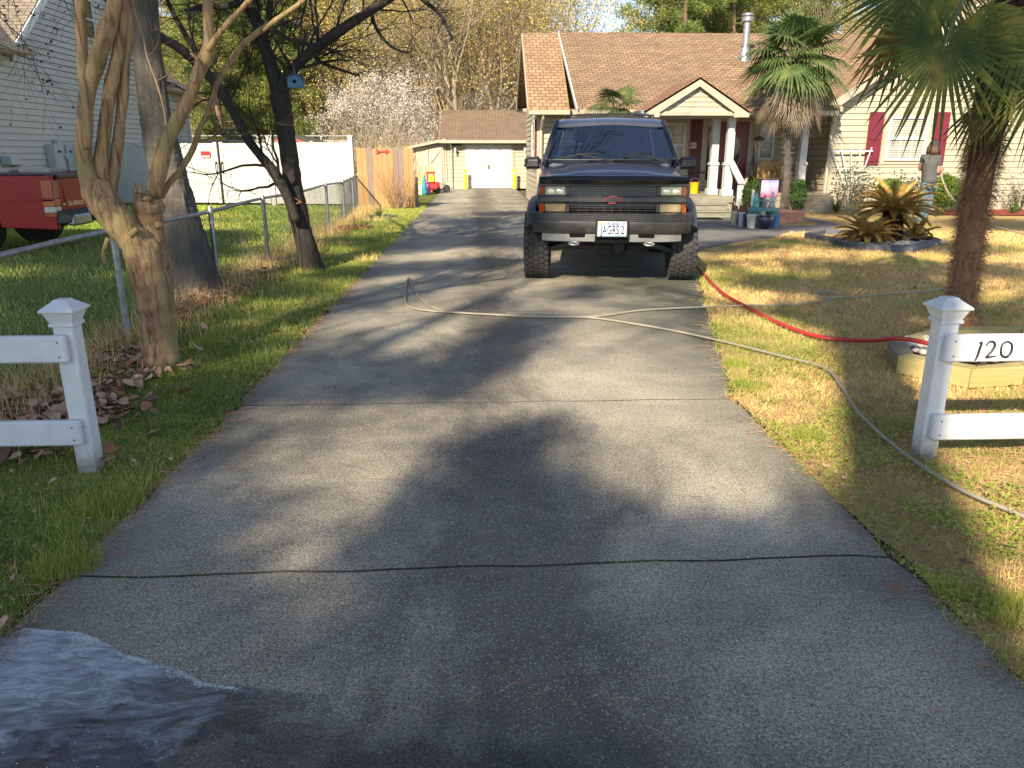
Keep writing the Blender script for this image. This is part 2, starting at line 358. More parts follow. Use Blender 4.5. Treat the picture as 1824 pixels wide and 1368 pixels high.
# --- concrete
def concretemat():
    t=NT('driveway_concrete'); co=t.coord()
    base=t.ramp(t.noise(1.1,5,.6,co,.3),[(.3,(.25,.222,.168)),(.5,(.345,.308,.235)),(.72,(.45,.40,.30))])
    blot=t.ramp(t.noise(.55,6,.72,t.coord(loc=(3.3,1.7,0)),.6),[(.38,1.12),(.5,.85),(.62,.55)])
    base=t.mix(1.,base,blot,'MULTIPLY')
    grain=t.ramp(t.noise(105,4,.85,co),[(.30,.12),(.5,.95),(.70,2.3)]); base=t.mix(.95,base,grain,'MULTIPLY')
    g2=t.ramp(t.noise(45,3,.7,co),[(.3,.75),(.7,1.25)]); base=t.mix(.8,base,g2,'MULTIPLY')
    sp0=t.n('SeparateXYZ',Vector=co); cen=t.math('ABSOLUTE',t.math('SUBTRACT',sp0.outputs[0],.12)); st_=t.math('SUBTRACT',t.math('ADD',t.noise(1.7,6,.7,t.coord((1,.45,1),loc=(1,4,0)),.5),.12),t.math('MULTIPLY',cen,.55)); base=t.mix(t.ramp(st_,[(.34,0.),(.54,.62)]),base,(.055,.05,.038))
    pit=t.ramp(t.noise(230,2,.5,co),[(.30,.9),(.37,0.)]); base=t.mix(pit,base,(.03,.028,.022))
    vo2=t.n('TexVoronoi'); vo2.inputs['Scale'].default_value=115; t.t.links.new(co,vo2.inputs['Vector']); w2=t.n('TexWhiteNoise'); t.t.links.new(vo2.outputs['Position'],w2.inputs['Vector']); base=t.mix(t.math('MULTIPLY',t.math('LESS_THAN',vo2.outputs['Distance'],.33),t.math('MULTIPLY',t.math('GREATER_THAN',w2.outputs['Value'],.72),.7)),base,(.50,.48,.42)); base=t.mix(t.math('MULTIPLY',t.math('LESS_THAN',vo2.outputs['Distance'],.36),t.math('MULTIPLY',t.math('LESS_THAN',w2.outputs['Value'],.22),.8)),base,(.05,.047,.04))
    vo=t.n('TexVoronoi'); vo.inputs['Scale'].default_value=62; t.t.links.new(co,vo.inputs['Vector'])
    wn_=t.n('TexWhiteNoise'); t.t.links.new(vo.outputs['Position'],wn_.inputs['Vector'])
    rare=t.math('GREATER_THAN',wn_.outputs['Value'],.86); near=t.math('LESS_THAN',vo.outputs['Distance'],.17)
    base=t.mix(t.math('MULTIPLY',t.math('MULTIPLY',rare,near),.8),base,(.62,.60,.55))
    # darker algae towards the slab edges and a wet tongue at the front
    sp=t.n('SeparateXYZ',Vector=co); xx=sp.outputs[0]; yy=sp.outputs[1]
    edge=t.math('SUBTRACT',t.math('ABSOLUTE',t.math('SUBTRACT',xx,.05)),1.15); edge=t.math('MULTIPLY',edge,t.math('MULTIPLY',t.noise(3,4,.6,co),3.))
    base=t.mix(t.math('MULTIPLY',t.math('MAXIMUM',edge,0.),.8,True),base,(.085,.09,.065))
    dist=t.math('SQRT',t.math('ADD',t.math('POWER',t.math('DIVIDE',t.math('ADD',xx,.15),.75),2.),t.math('POWER',t.math('DIVIDE',t.math('SUBTRACT',yy,1.25),.55),2.)))
    wet=t.math('SUBTRACT',t.math('ADD',1.25,t.math('MULTIPLY',t.noise(2.6,5,.6,co),.9)),t.math('ADD',dist,.45),True)
    wet=t.ramp(wet,[(.05,0.),(.5,1.)])
    base=t.mix(wet,base,t.mix(1.,base,(.26,.26,.27),'MULTIPLY'))
    t.set(color=base,rough=t.math('SUBTRACT',.82,t.math('MULTIPLY',wet,.70)),spec=.45)
    bh=t.math('ADD',t.noise(170,3,.8,co),t.math('MULTIPLY',t.noise(30,3,.6,co),.5))
    nd=t.n('Bump'); t.t.links.new(bh,nd.inputs['Height']); nd.inputs['Distance'].default_value=.006; t.put(nd.inputs['Strength'],t.math('SUBTRACT',.75,t.math('MULTIPLY',wet,.69))); t.t.links.new(nd.outputs[0],t.b.inputs['Normal'])
    return t.m
M['conc']=concretemat()
M['flaw']=None
JY=[-2.0,.35,2.57,4.56,7.42,10.38,13.4,16.4,19.4,22.4,25.4,28.4,31.5,34.6]
mb=MB()
for a,b in zip(JY,JY[1:]):
    g=.004 if b>2.6 else .005; N=max(4,int((b-a)*6)); NX=24
    tilt=.04 if a<3 else .0
    jl=lambda x,yy:yy+.006*math.sin(x*9+yy)+.003*math.sin(x*31)+(tilt*(x/3.1))*(1 if yy>.4 and yy<3 else 0)
    secs=[]
    y0,y1=a+g,b-g; L=[];Rr=[]
    for i in range(N+1):
        y=y0+(y1-y0)*i/N; ch=.03 if i in(0,N) else 0
        L.append((XL(y)+.012*wob(y,2)+ch,y)); Rr.append((XR(y)+.014*wob(y+9,2)-ch,y))
    bot=[(L[0][0]+(Rr[0][0]-L[0][0])*i/NX,) for i in range(NX+1)]
    bot=[(x[0],jl(x[0],y0)) for x in bot]; top=[(L[-1][0]+(Rr[-1][0]-L[-1][0])*i/NX,) for i in range(NX+1)]
    top=[(x[0],jl(x[0],y1)) for x in top]
    poly=bot[1:-1]+Rr+top[-2:0:-1]+L[::-1]
    n=len(poly); cx=sum(p[0] for p in poly)/n; cy=sum(p[1] for p in poly)/n
    ins=[]
    for i,(x,y) in enumerate(poly):
        d=Vector((cx-x,cy-y)); d=d/max(abs(d.x),abs(d.y)); ins.append((x+d.x*.003,y+d.y*.003))
    vs=[(x,y,-.06) for x,y in poly]+[(x,y,-.006) for x,y in poly]+[(x,y,0) for x,y in ins]
    fs=[]
    for i in range(n):
        k=(i+1)%n; fs+=[(i,k,n+k,n+i),(n+i,n+k,2*n+k,2*n+i)]
    mb.m=1; mb.add(vs,fs); mb.m=0; mb.add(vs,[tuple(range(2*n,3*n))])
mb.build('driveway',[M['conc'],mat('slab_edge_dirt',(.05,.045,.035),.95,var=.5,scale=12)],kind='structure')
mb=MB()
for y in JY[1:]:
    mb.quad((XL(y)+.02,y-.03,-.02),(XR(y)-.02,y-.03,-.02),(XR(y)-.02,y+.05+.0,-.02),(XL(y)+.02,y+.05,-.02))
t=NT('joint_moss'); t.set(color=t.ramp(t.noise(5,4),[(.4,(.010,.009,.007)),(.6,(.03,.038,.008))]),rough=1); mb.build('driveway_joints',t.m,kind='structure')
# paved walk between driveway and porch
mb=MB(); P=[(2.3,12.4)]; 
pts=[(2.0,11.2),(3.03,10.9),(3.3,11.6),(3.7,12.5),(4.4,13.3),(5.6,14.2),(7.0,15.3),(7.9,16.6),(8.0,18.2),(7.6,20.9),(1.9,20.9)]
mb.add([(x,y,-.002-.0) for x,y in pts],[tuple(range(len(pts)))])
t=NT('walk_pavers'); br=t.n('TexBrick'); t.t.links.new(t.coord(),br.inputs[0]); br.inputs['Scale'].default_value=1; br.inputs['Brick Width'].default_value=.24; br.inputs['Row Height'].default_value=.12; br.inputs['Mortar Size'].default_value=.006
br.inputs['Color1'].default_value=(.15,.14,.135,1); br.inputs['Color2'].default_value=(.20,.185,.17,1); br.inputs['Mortar'].default_value=(.07,.07,.06,1)
t.set(color=t.mix(.8,br.outputs[0],t.ramp(t.noise(6,5,.7),[(.3,.6),(.7,1.3)]),'MULTIPLY'),rough=.85); mb.build('walk',t.m,kind='structure',loc=(0,0,.006))
# --- dark stains: an oil-dark centre and tyre lines are part of the concrete colour
# --- puddle of wash water with drying foam
pts=[G(x,y) for x,y in [(-260,1420),(-230,1220),(-60,1165),(0,1136),(45,1121),(95,1124),(140,1128),(180,1141),(225,1168),(265,1178),(320,1196),(345,1215),(420,1222),(520,1235),(640,1240),(760,1255),(860,1290),(920,1340),(950,1400),(950,1500),(-260,1500)]]
mb=MB(); vs=[(p.x,p.y,.004) for p in pts]; mb.add(vs,[tuple(range(len(vs)))][::-1])
t=NT('wash_water'); co=t.coord(); 
n=t.noise(3.2,7,.72,t.coord((1,2.6,1),rot=(0,0,.35)),1.6); sp=t.n('SeparateXYZ',Vector=co)
band=t.math('ADD',t.math('MULTIPLY',t.math('SUBTRACT',sp.outputs[1],1.86),.55),t.math('MULTIPLY',t.math('SUBTRACT',-1.05,sp.outputs[0]),.22)); 
fm=t.math('ADD',n,band); fn=t.noise(1,7,.75,t.coord((9,26,1),rot=(0,0,.3)),1.2); foam=t.math('MULTIPLY',t.ramp(fm,[(.34,0.),(.56,.9)]),t.ramp(fn,[(.36,.12),(.56,.75),(.66,.95)]))
spk=t.ramp(t.noise(70,2,.5,co),[(.70,0.),(.76,.6)]); foam=t.math('MAXIMUM',foam,t.math('MULTIPLY',spk,.6))
dirt=t.ramp(t.noise(2.2,5,.65,co,.8),[(.3,(.025,.027,.03)),(.7,(.085,.08,.075))])
t.set(color=t.mix(foam,dirt,(.50,.55,.57)),rough=t.math('ADD',.035,t.math('MULTIPLY',foam,.4)),spec=1.)
t.bump(t.noise(7,4,.5,co,.6),.03,.02)
al=t.ramp(t.math('ADD',t.math('MULTIPLY',sp.outputs[0],-.62),t.math('MULTIPLY',t.math('SUBTRACT',t.noise(3.5,6,.65,co,.8),.5),.9)),[(.22,0.),(.66,1.)]); t.set(alpha=t.math('MULTIPLY',al,.93))
mb.build('water',t.m,kind='structure')
r0=random.Random(14); mb=MB()
fe=[G(x,y) for x,y in [(-60,1165),(0,1136),(45,1121),(95,1124),(140,1128),(180,1141),(225,1168),(265,1178),(320,1196),(360,1218),(430,1226)]]
for i in range(len(fe)-1):
    for k in range(int(40+230*abs(math.sin(i*1.7+1)))):
        t_=r0.random(); p=fe[i].lerp(fe[i+1],t_); q=abs(r0.gauss(0,1)); p=p+Vector((r0.gauss(0,.006),.004*wob(p.x*6)-q*(.010+.02*(i%3==1)),0)); s_=r0.uniform(.0006,.0022)*(1 if q<1.2 else .6); mb.sphere((p.x,p.y,.004),s_,6,4,r0.uniform(1,2.4),r0.uniform(.7,1.2),.45)
for k in range(420):
    x=-1.6+1.5*r0.random()**1.3; y=1.1+.7*r0.random(); 
    if y>1.86-.28*(x+1.4): continue
    s_=r0.uniform(.0008,.002); mb.sphere((x,y,.0045),s_,6,4,r0.uniform(1,1.8),1,.5)
mb.build('foam',mat('wash_foam',(.42,.46,.44),.35,var=.1,scale=30),kind='stuff',label='pale foam fringe and bubbles along the edge of the wash water',cat='foam')
# red mulch bed along the right wing, planting strip under the chain link fence
mb=MB(); pts=[(10.7,19.8),(11.5,19.1),(13.5,18.75),(16,18.8),(20,19),(20,20.72),(10.7,20.72)]; mb.add([(x,y,.02) for x,y in pts],[tuple(range(len(pts)))])
mb.build('mulch_bed',mat('red_mulch',(.24,.035,.02),.95,var=.5,scale=40,bump=1,bscale=60),kind='structure')
# ================================================================ GARAGE
BR_MAIN=[(.40,.265,.155),(.28,.18,.105),(.235,.15,.09)]
def quadroof(mb,a,b,c,d,th=.08):
    up=[Vector(p) for p in(a,b,c,d)]; dn=[p-Vector((0,0,th)) for p in up]
    mb.add(up+dn,[(0,1,2,3),(7,6,5,4),(0,4,5,1),(1,5,6,2),(2,6,7,3),(3,7,4,0)])
GY=34.5; ge=at(860,251,GY-.35).z; gr=at(860,196,GY+3.2).z
gar=thing('garage','detached cream garage with brown shingle roof and white panel door at driveway end','garage',(1,GY,0))
mb=MB(); wall_siding(mb,(-1.3,GY),(4.2,GY),.3,ge,.17,(0,-1)); wall_siding(mb,(-1.3,GY+6.4),(-1.3,GY),.3,ge,.17,(-1,0)); wall_siding(mb,(4.2,GY),(4.2,GY+6.4),.3,ge,.17,(1,0))
mb.bb(-1.25,4.15,GY+.03,GY+6.4,0,ge-.02); mb.add([(-1.28,GY,ge),(-1.28,GY+6.4,ge),(-1.28,GY+3.2,gr-.1)],[(0,1,2)]); mb.build('wall',M['siding'],gar)
mb=MB(); mb.bb(-1.32,4.22,GY-.03,GY+.02,0,.3); mb.build('foundation',mat('block_foundation',(.45,.38,.26),.8,var=.1),gar)
sl_=math.atan((gr-ge)/3.55)
M['sh_gar']=shinglemat('garage_shingles',[(.25,.18,.125),(.22,.152,.105),(.19,.13,.09)],sl_,w=.3,h=.14)
mb=MB(); quadroof(mb,(-1.6,GY-.35,ge+.05),(4.6,GY-.35,ge+.05),(4.6,GY+3.2,gr),(-1.6,GY+3.2,gr)); quadroof(mb,(4.6,GY+6.75,ge+.05),(-1.6,GY+6.75,ge+.05),(-1.6,GY+3.2,gr),(4.6,GY+3.2,gr)); rf=mb.build('roof',M['sh_gar'],gar)
mb=MB(); mb.bb(-1.62,4.6,GY-.47,GY-.36,ge-.09,ge+.03); mb.build('gutter',M['trim'],gar)
mb=MB(); mb.tube([(-1.18,GY-.4,ge-.05),(-1.1,GY-.2,ge-.25),(-1.1,GY-.07,ge-.3),(-1.1,GY-.07,.1),(-1.1,GY-.2,.03)],.045,6); mb.build('downspout',M['trim'],gar)
d0=at(829,258,GY-.03); d1=at(911,335,GY-.03)
mb=MB()
for k in range(4):
    z0=.02+(d0.z-.02)*k/4; z1=.02+(d0.z-.02)*(k+1)/4-.008
    mb.bb(d0.x,d1.x,GY-.07,GY-.04,z0,z1)
    for i in range(4):
        w=(d1.x-d0.x)/4; xa=d0.x+w*i+.07; xb=d0.x+w*(i+1)-.07
        mb.bbox(xa,xb,GY-.085,GY-.06,z0+.09,z1-.08,.02)
gd=mb.build('garage_door',M['vinyl'],gar)
mb=MB(); mb.bb((d0.x+d1.x)/2-.02,(d0.x+d1.x)/2+.02,GY-.12,GY-.075,.82,1.0); mb.build('handle',M['blackp'],gd)
mb=MB(); mb.bb(d0.x-.11,d0.x-.005,GY-.06,GY+.01,0,d0.z+.0); mb.bb(d1.x+.005,d1.x+.11,GY-.06,GY+.01,0,d0.z); mb.bb(d0.x-.11,d1.x+.11,GY-.062,GY+.01,d0.z+.003,d0.z+.12); mb.build('door_frame',M['trim'],gar)
mb=MB(); p=at(812,257,GY-.03); mb.bb(p.x-.24,p.x+.22,GY-.06,GY-.02,p.z-.06,p.z+.05); mb.build('vent',mat('dark_green_sign',(.02,.035,.02),.6),gar)
for px in(811,935):
    p=at(px,266,GY-.1); l=thing('wall_lamp','small white carriage lamp on the garage wall '+('left of the garage door' if px<850 else 'between garage door and house corner'),'lamp',p,'wall lamps beside the garage door')
    mb=MB(); mb.bb(p.x-.05,p.x+.05,p.y,p.y+.08,p.z-.05,p.z+.12); mb.tube([(p.x,p.y+.04,p.z+.06),(p.x,p.y-.08,p.z+.1),(p.x,p.y-.12,p.z+.02)],.012,5); mb.build('bracket',M['trim_white'],l)
    mb=MB(); mb.lathe((p.x,p.y-.12,p.z),[(.02,.06),(.07,.03),(.06,.0),(.035,-.14),(.01,-.17)],8); mb.build('lamp_shade',M['trim_white'],l)
M['yellow']=mat('yellow_paint',(.75,.50,.01),.45,var=.06)
for i,px in enumerate((830,917)):
    p=G(px,337); p.y=GY-.45; p.x=at(px,330,p.y).x; b=thing('bollard','yellow bollard at the '+('left' if i==0 else 'right')+' jamb of the white garage door','bollard',(p.x,p.y,0),'bollards at the garage door')
    mb=MB(); mb.lathe(b.location,[(.068,0),(.068,.66),(.064,.70),(.072,.705),(.072,.76),(.055,.80),(.02,.82)],16); mb.build('post',M['yellow'],b,True,angle=40)
    mb=MB(); mb.lathe(b.location,[(.0735,.63),(.0735,.67)],16); mb.build('band',M['plate_w'],b)
# lean-to shed
sx0,sx1=at(735,300,GY).x,-1.32; shed=thing('storage_shed','low cream lean-to shed with double beige doors against the garage','shed',((sx0+sx1)/2,GY,0))
zl,zr=at(735,260,GY).z,at(795,248,GY).z
mb=MB(); lim=lambda z:(max(0,(z-zl)/(zr-zl)*(sx1-sx0)) if z>zl else 0,sx1-sx0)
wall_siding(mb,(sx0,GY-.02),(sx1,GY-.02),.02,zr-.02,.14,(0,-1),lim); mb.prism([(sx0,0),(sx1,0),(sx1,zr-.03),(sx0,zl-.03)],GY,GY+3,'Y'); mb.build('wall',M['siding'],shed)
mb=MB(); quadroof(mb,(sx0-.25,GY-.3,zl-.02),(sx1,GY-.3,zr+.05),(sx1,GY+3,zr+.05),(sx0-.25,GY+3,zl-.02),.07); mb.build('roof',M['sh_gar'],shed)
mb=MB(); mb.bar((sx0-.25,GY-.32,zl-.09),(sx1,GY-.32,zr-.02),.03,.11); mb.build('fascia',M['trim'],shed)
dx0,dx1=at(741,300,GY).x,at(788,300,GY).x; dz=at(765,263,GY).z
for sgn in(0,1):
    a=dx0+(dx1-dx0)/2*sgn+.015; b=dx0+(dx1-dx0)/2*(sgn+1)-.015; mb=MB(); y=GY-.06
    mb.bb(a,b,y,y+.03,.1,dz)
    for z in(.1,.95,dz-.1): mb.bb(a,b,y-.02,y-.002,z,z+.1)
    mb.bb(a,a+.09,y-.022,y-.001,.2,dz-.1); mb.bb(b-.09,b,y-.022,y-.001,.2,dz-.1)
    mb.bar((a+.05 if sgn==0 else b-.05,y-.012,dz-.1),(b-.05 if sgn==0 else a+.05,y-.012,1.05),.015,.08,up=(0,1,0)); mb.build('door',mat('beige_door',(.52,.43,.33),.6,var=.05),shed)
mb=MB(); mb.bb(dx0-.1,dx0,GY-.06,GY,.0,dz+.1); mb.bb(dx1,dx1+.1,GY-.06,GY,0,dz+.1); mb.bb(dx0,dx1,GY-.062,GY,dz+.0,dz+.1); mb.build('door_frame',M['trim'],shed)
# ================================================================ MAIN HOUSE
hs=thing('brown_roof_house','cream siding single-storey house with long brown shingle roof, gabled porch and maroon shutters','house',(8,22,0))
HX=1.7; FY=22.4; RY=25.1; RZ=4.93; EZ=2.62
# walls
mb=MB()
wall_siding(mb,(HX,FY),(2.75,FY),.2,2.62,.14,(0,-1)); wall_siding(mb,(2.75,FY),(2.75,FY+.2),.2,2.6,.14,(1,0)); wall_siding(mb,(2.76,FY),(9.36,FY),.45,2.7,.14,(0,-1))
gl=lambda z: (0,27.4-FY) if z<3.05 else ((27.4-FY)*(z-3.05)/(4.85-3.05)*.40,(27.4-FY)-(27.4-FY)*(z-2.7)/(4.85-2.7)*.56)
wall_siding(mb,(HX,27.4),(HX,FY),.2,4.7,.15,(-1,0),lambda z:(0,5.0) if z<2.75 else ((z-2.75)/(4.9-2.75)*2.3,5.0-(z-2.75)/(4.9-2.75)*2.7))
# right wing front gable
WX0=9.33; WX1=17.9; WP=13.6; WZ=2.72; WS=.70
def wl(z):
    if z<WZ: return (0,WX1-WX0)
    return ((z-WZ)/WS,(WX1-WX0)-(z-WZ)/WS)
wall_siding(mb,(WX0,20.75),(WX1,20.75),.22,WZ+3.0,.15,(0,-1),wl)
wall_siding(mb,(WX0,FY),(WX0,20.75),.22,2.7,.15,(-1,0))
mb.bb(HX+.02,17.8,FY+.03,27.3,0,2.6); mb.prism([(FY+.1,2.55),(27.2,2.55),(RY,RZ-.15)],HX+.03,HX+.1,'X'); mb.bb(9.4,17.8,20.79,FY+.1,.1,2.6)
mb.build('wall',M['siding'],hs)
mb=MB(); mb.bb(HX-.01,HX+.5,FY-.01,27.4,0,.2); mb.bb(HX,2.7,FY-.012,FY+.3,0,.2); mb.build('foundation',mat('block_foundation',(.45,.38,.26)),hs); mb=MB(); mb.bb(WX0-.01,WX1,20.73,20.9,0,.22); mb.build('foundation',mat('block_foundation',(.45,.38,.26)),hs)
for x,y in((HX,FY),(WX0,20.75)): mb=MB(); mb.bb(x-.022,x+.09,y-.024,y+.09,.1,2.62); mb.build('corner_board',M['trim'],hs)
mb=MB()
mb.bb(2.68,2.78,FY-.024,FY+.05,.1,2.6); mb.build('corner_board',M['trim'],hs)
# roofs
slL=math.atan((RZ-2.60)/(RY-21.9)); slR=math.atan((RZ-2.5)/(RY-20.1))
M['sh_l']=shinglemat('house_shingles_steep',BR_MAIN,slL,w=.21,h=.15,mort=.014)
M['sh_r']=shinglemat('house_shingles_low',[(.37,.245,.145),(.25,.162,.097),(.20,.13,.08)],slR,w=.21,h=.13,mort=.014)
M['sh_w']=shinglemat('house_shingles_wing',BR_MAIN,math.atan(WS),'X',w=.31,h=.15)
mb=MB(); quadroof(mb,(1.38,21.9,2.64),(2.52,21.9,2.64),(2.52,RY,RZ+.03),(1.38,RY,RZ+.03)); quadroof(mb,(18,28.4,3.05),(1.38,28.4,3.05),(1.38,RY,RZ+.03),(18,RY,RZ+.03)); mb.m=1
quadroof(mb,(2.5,20.1,2.55),(9.15,20.1,2.55),(12.9,RY,RZ+.06),(2.5,RY,RZ+.06))
mb.m=2; pk=WZ+(WP-WX0+.3)*WS
quadroof(mb,(9.03,20.4,WZ-.0),(9.03,26,WZ),(WP,26,pk),(WP,20.4,pk)); quadroof(mb,(WP,20.4,pk),(WP,26,pk),(18.2,26,WZ),(18.2,20.4,WZ))
roof=mb.build('roof',[M['sh_l'],M['sh_r'],M['sh_w']],hs)
mb=MB(); mb.bar((2.5,20.08,2.50),(2.5,RY,RZ+.01),.03,.12); mb.build('flashing',M['trim_white'],roof)
mb=MB(); mb.bar((1.39,22.95-1.05,2.56),(1.39,RY,RZ-.05),.03,.15); mb.bar((1.39,RY,RZ-.05),(1.39,28.4,2.97),.03,.15); mb.bb(1.4,1.72,27.9,28.42,2.86,2.96); mb.add([(1.37,28.42,2.9),(1.37,27.4,2.9),(1.37,27.4,3.4)],[(0,1,2)]); mb.build('fascia',M['trim'],hs); mb=MB()
# wing rake boards
q=Vector((9.02,20.385,WZ-.10)); q2=Vector((WP,20.385,pk-.10)); q3=Vector((18.2,20.385,WZ-.10)); mb.bar(q,q2,.03,.17,up=(0,1,0) ) if False else None
for a,b in((q,q2),(q2,q3)):
    d=(b-a); mb.add([a+Vector((0,0,.07)),b+Vector((0,0,.07)),b-Vector((0,0,.16)),a-Vector((0,0,.16))]+[v+Vector((0,-.03,0)) for v in(a+Vector((0,0,.07)),b+Vector((0,0,.07)),b-Vector((0,0,.16)),a-Vector((0,0,.16)))],[(3,2,1,0),(4,5,6,7),(0,1,5,4),(2,3,7,6),(1,2,6,5),(0,4,7,3)])
mb.build('fascia',M['trim'],hs)
mb=MB(); mb.bb(1.4,2.52,21.78,21.9,2.49,2.6); mb.bb(2.56,9.1,19.98,20.09,2.40,2.51); mb.bb(9.02,9.3,20.2,20.38,2.5,2.62); mb.build('gutter',M['trim'],hs)
mb=MB(); mb.bb(1.4,2.52,21.9,FY-.02,2.5,2.53); mb.bb(2.56,9.3,20.12,FY-.02,2.4,2.43); mb.build('soffit',M['trim'],hs)
mb=MB(); c=at(968,205,21.85); mb.tube([(c.x,21.85,2.5),(c.x,21.9,2.4),(c.x-.02,22.3,2.1),(c.x-.02,22.34,.05)],.045,6); mb.build('downspout',M['trim'],hs)
mb=MB(); mb.tube([(9.1,20.3,2.5),(9.2,20.45,2.3),(9.28,20.68,2.2),(9.28,20.68,.08)],.05,6); mb.build('downspout',M['trim'],hs)
# side window shutters seen edge on
mb=MB(); mb.bb(HX-.05,HX-.02,23.0,24.0,1.15,2.35); w=mb.build('window',M['glassd'],hs); mb=MB()
for y0,y1,z0,z1 in((22.95,23.05,1.1,2.4),(23.95,24.05,1.1,2.4),(23,24,1.08,1.16),(23,24,2.32,2.42)): mb.bb(HX-.07,HX-.022,y0,y1,z0,z1)
mb.build('frame',M['trim_white'],w)
for y in(22.62,24.05): mb=MB(); mb.bb(HX-.06,HX-.02,y,y+.3,1.05,2.4); mb.build('shutter',M['maroon'],hs)
def window(x0,x1,z0,z1,y,nx,nz,parent,blinds=True,fw=.07,trim=M['trim'],tw=.1):
    mb=MB(); mb.bb(x0-tw,x1+tw,y-.03,y-.0,z0-tw,z1+tw); fr=None
    w=mb.build('window',trim,parent)
    mb=MB(); mb.bb(x0+fw*.5,x1-fw*.5,y-.038,y-.034,z0+fw*.5,z1-fw*.5); mb.build('pane',M['glassd'],w)
    if blinds:
        mb=MB(); n=int((z1-z0)/.045)
        for i in range(n):
            z=z0+fw*.6+(z1-z0-fw*1.2)*i/n; mb.quad((x0+fw*.6,y-.041,z),(x1-fw*.6,y-.041,z),(x1-fw*.6,y-.0395,z+.03),(x0+fw*.6,y-.0395,z+.03))
        mb.build('blind',mat('blind_slats',(.42,.40,.34),.5,var=.02),w)
    mb=MB(); y0=y-.075
    mb.bb(x0,x1,y0,y-.032,z0,z0+fw); mb.bb(x0,x1,y0,y-.032,z1-fw,z1); mb.bb(x0,x0+fw,y0,y-.033,z0+fw,z1-fw); mb.bb(x1-fw,x1,y0,y-.033,z0+fw,z1-fw); zm=(z0+z1)/2; mb.bb(x0+fw,x1-fw,y0-.008,y-.034,zm-.035,zm+.035)
    for i in range(1,nx): x=x0+fw+(x1-x0-2*fw)*i/nx; mb.bb(x-.012,x+.012,y-.056,y-.043,z0+fw,z1-fw)
    for k in(0,1):
        a,b=(z0+fw,zm-.035) if k==0 else (zm+.035,z1-fw)
        for j in range(1,nz): z=a+(b-a)*j/nz; mb.bb(x0+fw,x1-fw,y-.055,y-.042,z-.012,z+.012)
    mb.build('frame',M['trim_white'],w); return w
def shutter(x0,x1,z0,z1,y,parent):
    mb=MB(); mb.bb(x0,x1,y-.05,y-.018,z0,z1); m_=.06
    mb2=[(z0+.08,z0+(z1-z0)*.42),(z0+(z1-z0)*.42+.07,z1-.08)]
    for a,b in mb2: mb.bbox(x0+m_,x1-m_,y-.068,y-.045,a,b,.02)
    return mb.build('shutter',M['maroon'],parent)
window(10.80,11.86,1.30,2.42,20.735,3,2,hs)
shutter(10.27,10.66,1.19,2.52,20.735,hs); shutter(12.02,12.42,1.19,2.52,20.735,hs)

# porch: floor, steps, columns, gable, rail
PF=.47
M['deck']=woodmat('deck_boards',(.22,.19,.14),(.32,.28,.20),(2,30,30)); 
mb=MB()
for i in range(24):
    y=19.15+i*.14; mb.bb(3.55 if y<20.3 else 2.85,6.34 if y<20.2 else 9.28,y,y+.132,PF-.04,PF)
mb.bb(2.9,9.28,20.1,22.35,0,PF-.05); mb.bb(3.6,6.3,19.18,20.1,0,PF-.05); mb.build('porch_floor',M['deck'],hs)
M['lumber_g']=woodmat('weathered_lumber',(.16,.15,.12),(.30,.28,.215),(2,30,40))
mb=MB()
for k,(y,z) in enumerate(((18.55,.16),(18.83,.32))):
    mb.bb(3.6,6.12,y-.02,y+.135,z-.035,z); mb.bb(3.6,6.12,y+.142,y+.3,z-.035,z); mb.bb(3.63,6.09,y+.01,y+.04,z-.158,z-.037)
mb.bb(3.63,6.3,19.12,19.145,PF-.15,PF-.005); mb.bb(3.6,3.64,18.5,19.1,0,.28); mb.build('step',M['lumber_g'],hs)
def column(x,y,ztop):
    mb=MB(); mb.bb(x-.085,x+.085,y-.085,y+.085,1.27,ztop); mb.bb(x-.10,x+.10,y-.10,y+.10,PF+.12,1.20); mb.bbox(x-.125,x+.125,y-.125,y+.125,1.2,1.235,.006); mb.bbox(x-.115,x+.115,y-.115,y+.115,1.235,1.27,.006)
    mb.bbox(x-.135,x+.135,y-.135,y+.135,PF,PF+.15,.008); return mb.build('column',M['trim_white'],hs)
column(6.19,19.36,2.42); column(5.98,19.9,2.42); column(3.74,19.36,2.42); c=at(1432,250,20.35); column(c.x,20.35,2.42)
# stair rail
mb=MB(); a=Vector((6.24,19.36,1.30)); b=Vector((6.25,18.42,.80)); mb.bar(a,b,.16,.04); mb.build('handrail',M['trim_white'],hs)
mb=MB(); mb.bb(6.16,6.36,18.42,18.46,.1,.76); mb.bb(6.18,6.34,18.3,18.42,0,.12); mb.build('rail_post',M['trim_white'],hs)
# gable over the steps
gx0,gx1,gp=3.93,6.42,5.2; gz=2.45; gpz=3.2; GYF=18.8
mb=MB(); T=.10
for (xa,xb) in((gx0,gp),(gx1,gp)):
    quadroof(mb,(xa,GYF,gz),(xb,GYF,gpz),(xb,23.0,gpz),(xa,23.0,gz),.07)
mb.build('porch_roof',shinglemat('porch_shingles',[(.29,.16,.095),(.24,.13,.08),(.20,.11,.065)],math.atan((gpz-gz)/1.25),'X',w=.3,h=.14),hs)
mb=MB(); xi0,xi1=4.31,6.2
wall_siding(mb,(xi0,18.95),(xi1,18.95),2.42,2.42+(gpz-.2-2.42)+.0,.11,(0,-1),lambda z:((z-2.42)*1.62,(xi1-xi0)-(z-2.42)*1.62)); mb.build('gable',M['siding'],hs)
mb=MB()
for sgx,xa in((1,gx0),(-1,gx1)):
    A=[(xa,gz-.02),(gp,gpz-.02),(gp,gpz-.22),(xa+sgx*.36,gz-.02-.02),(xa+sgx*.36,gz-.15),(xa,gz-.15)]
    mb.prism(A,18.80,18.86,'Y')
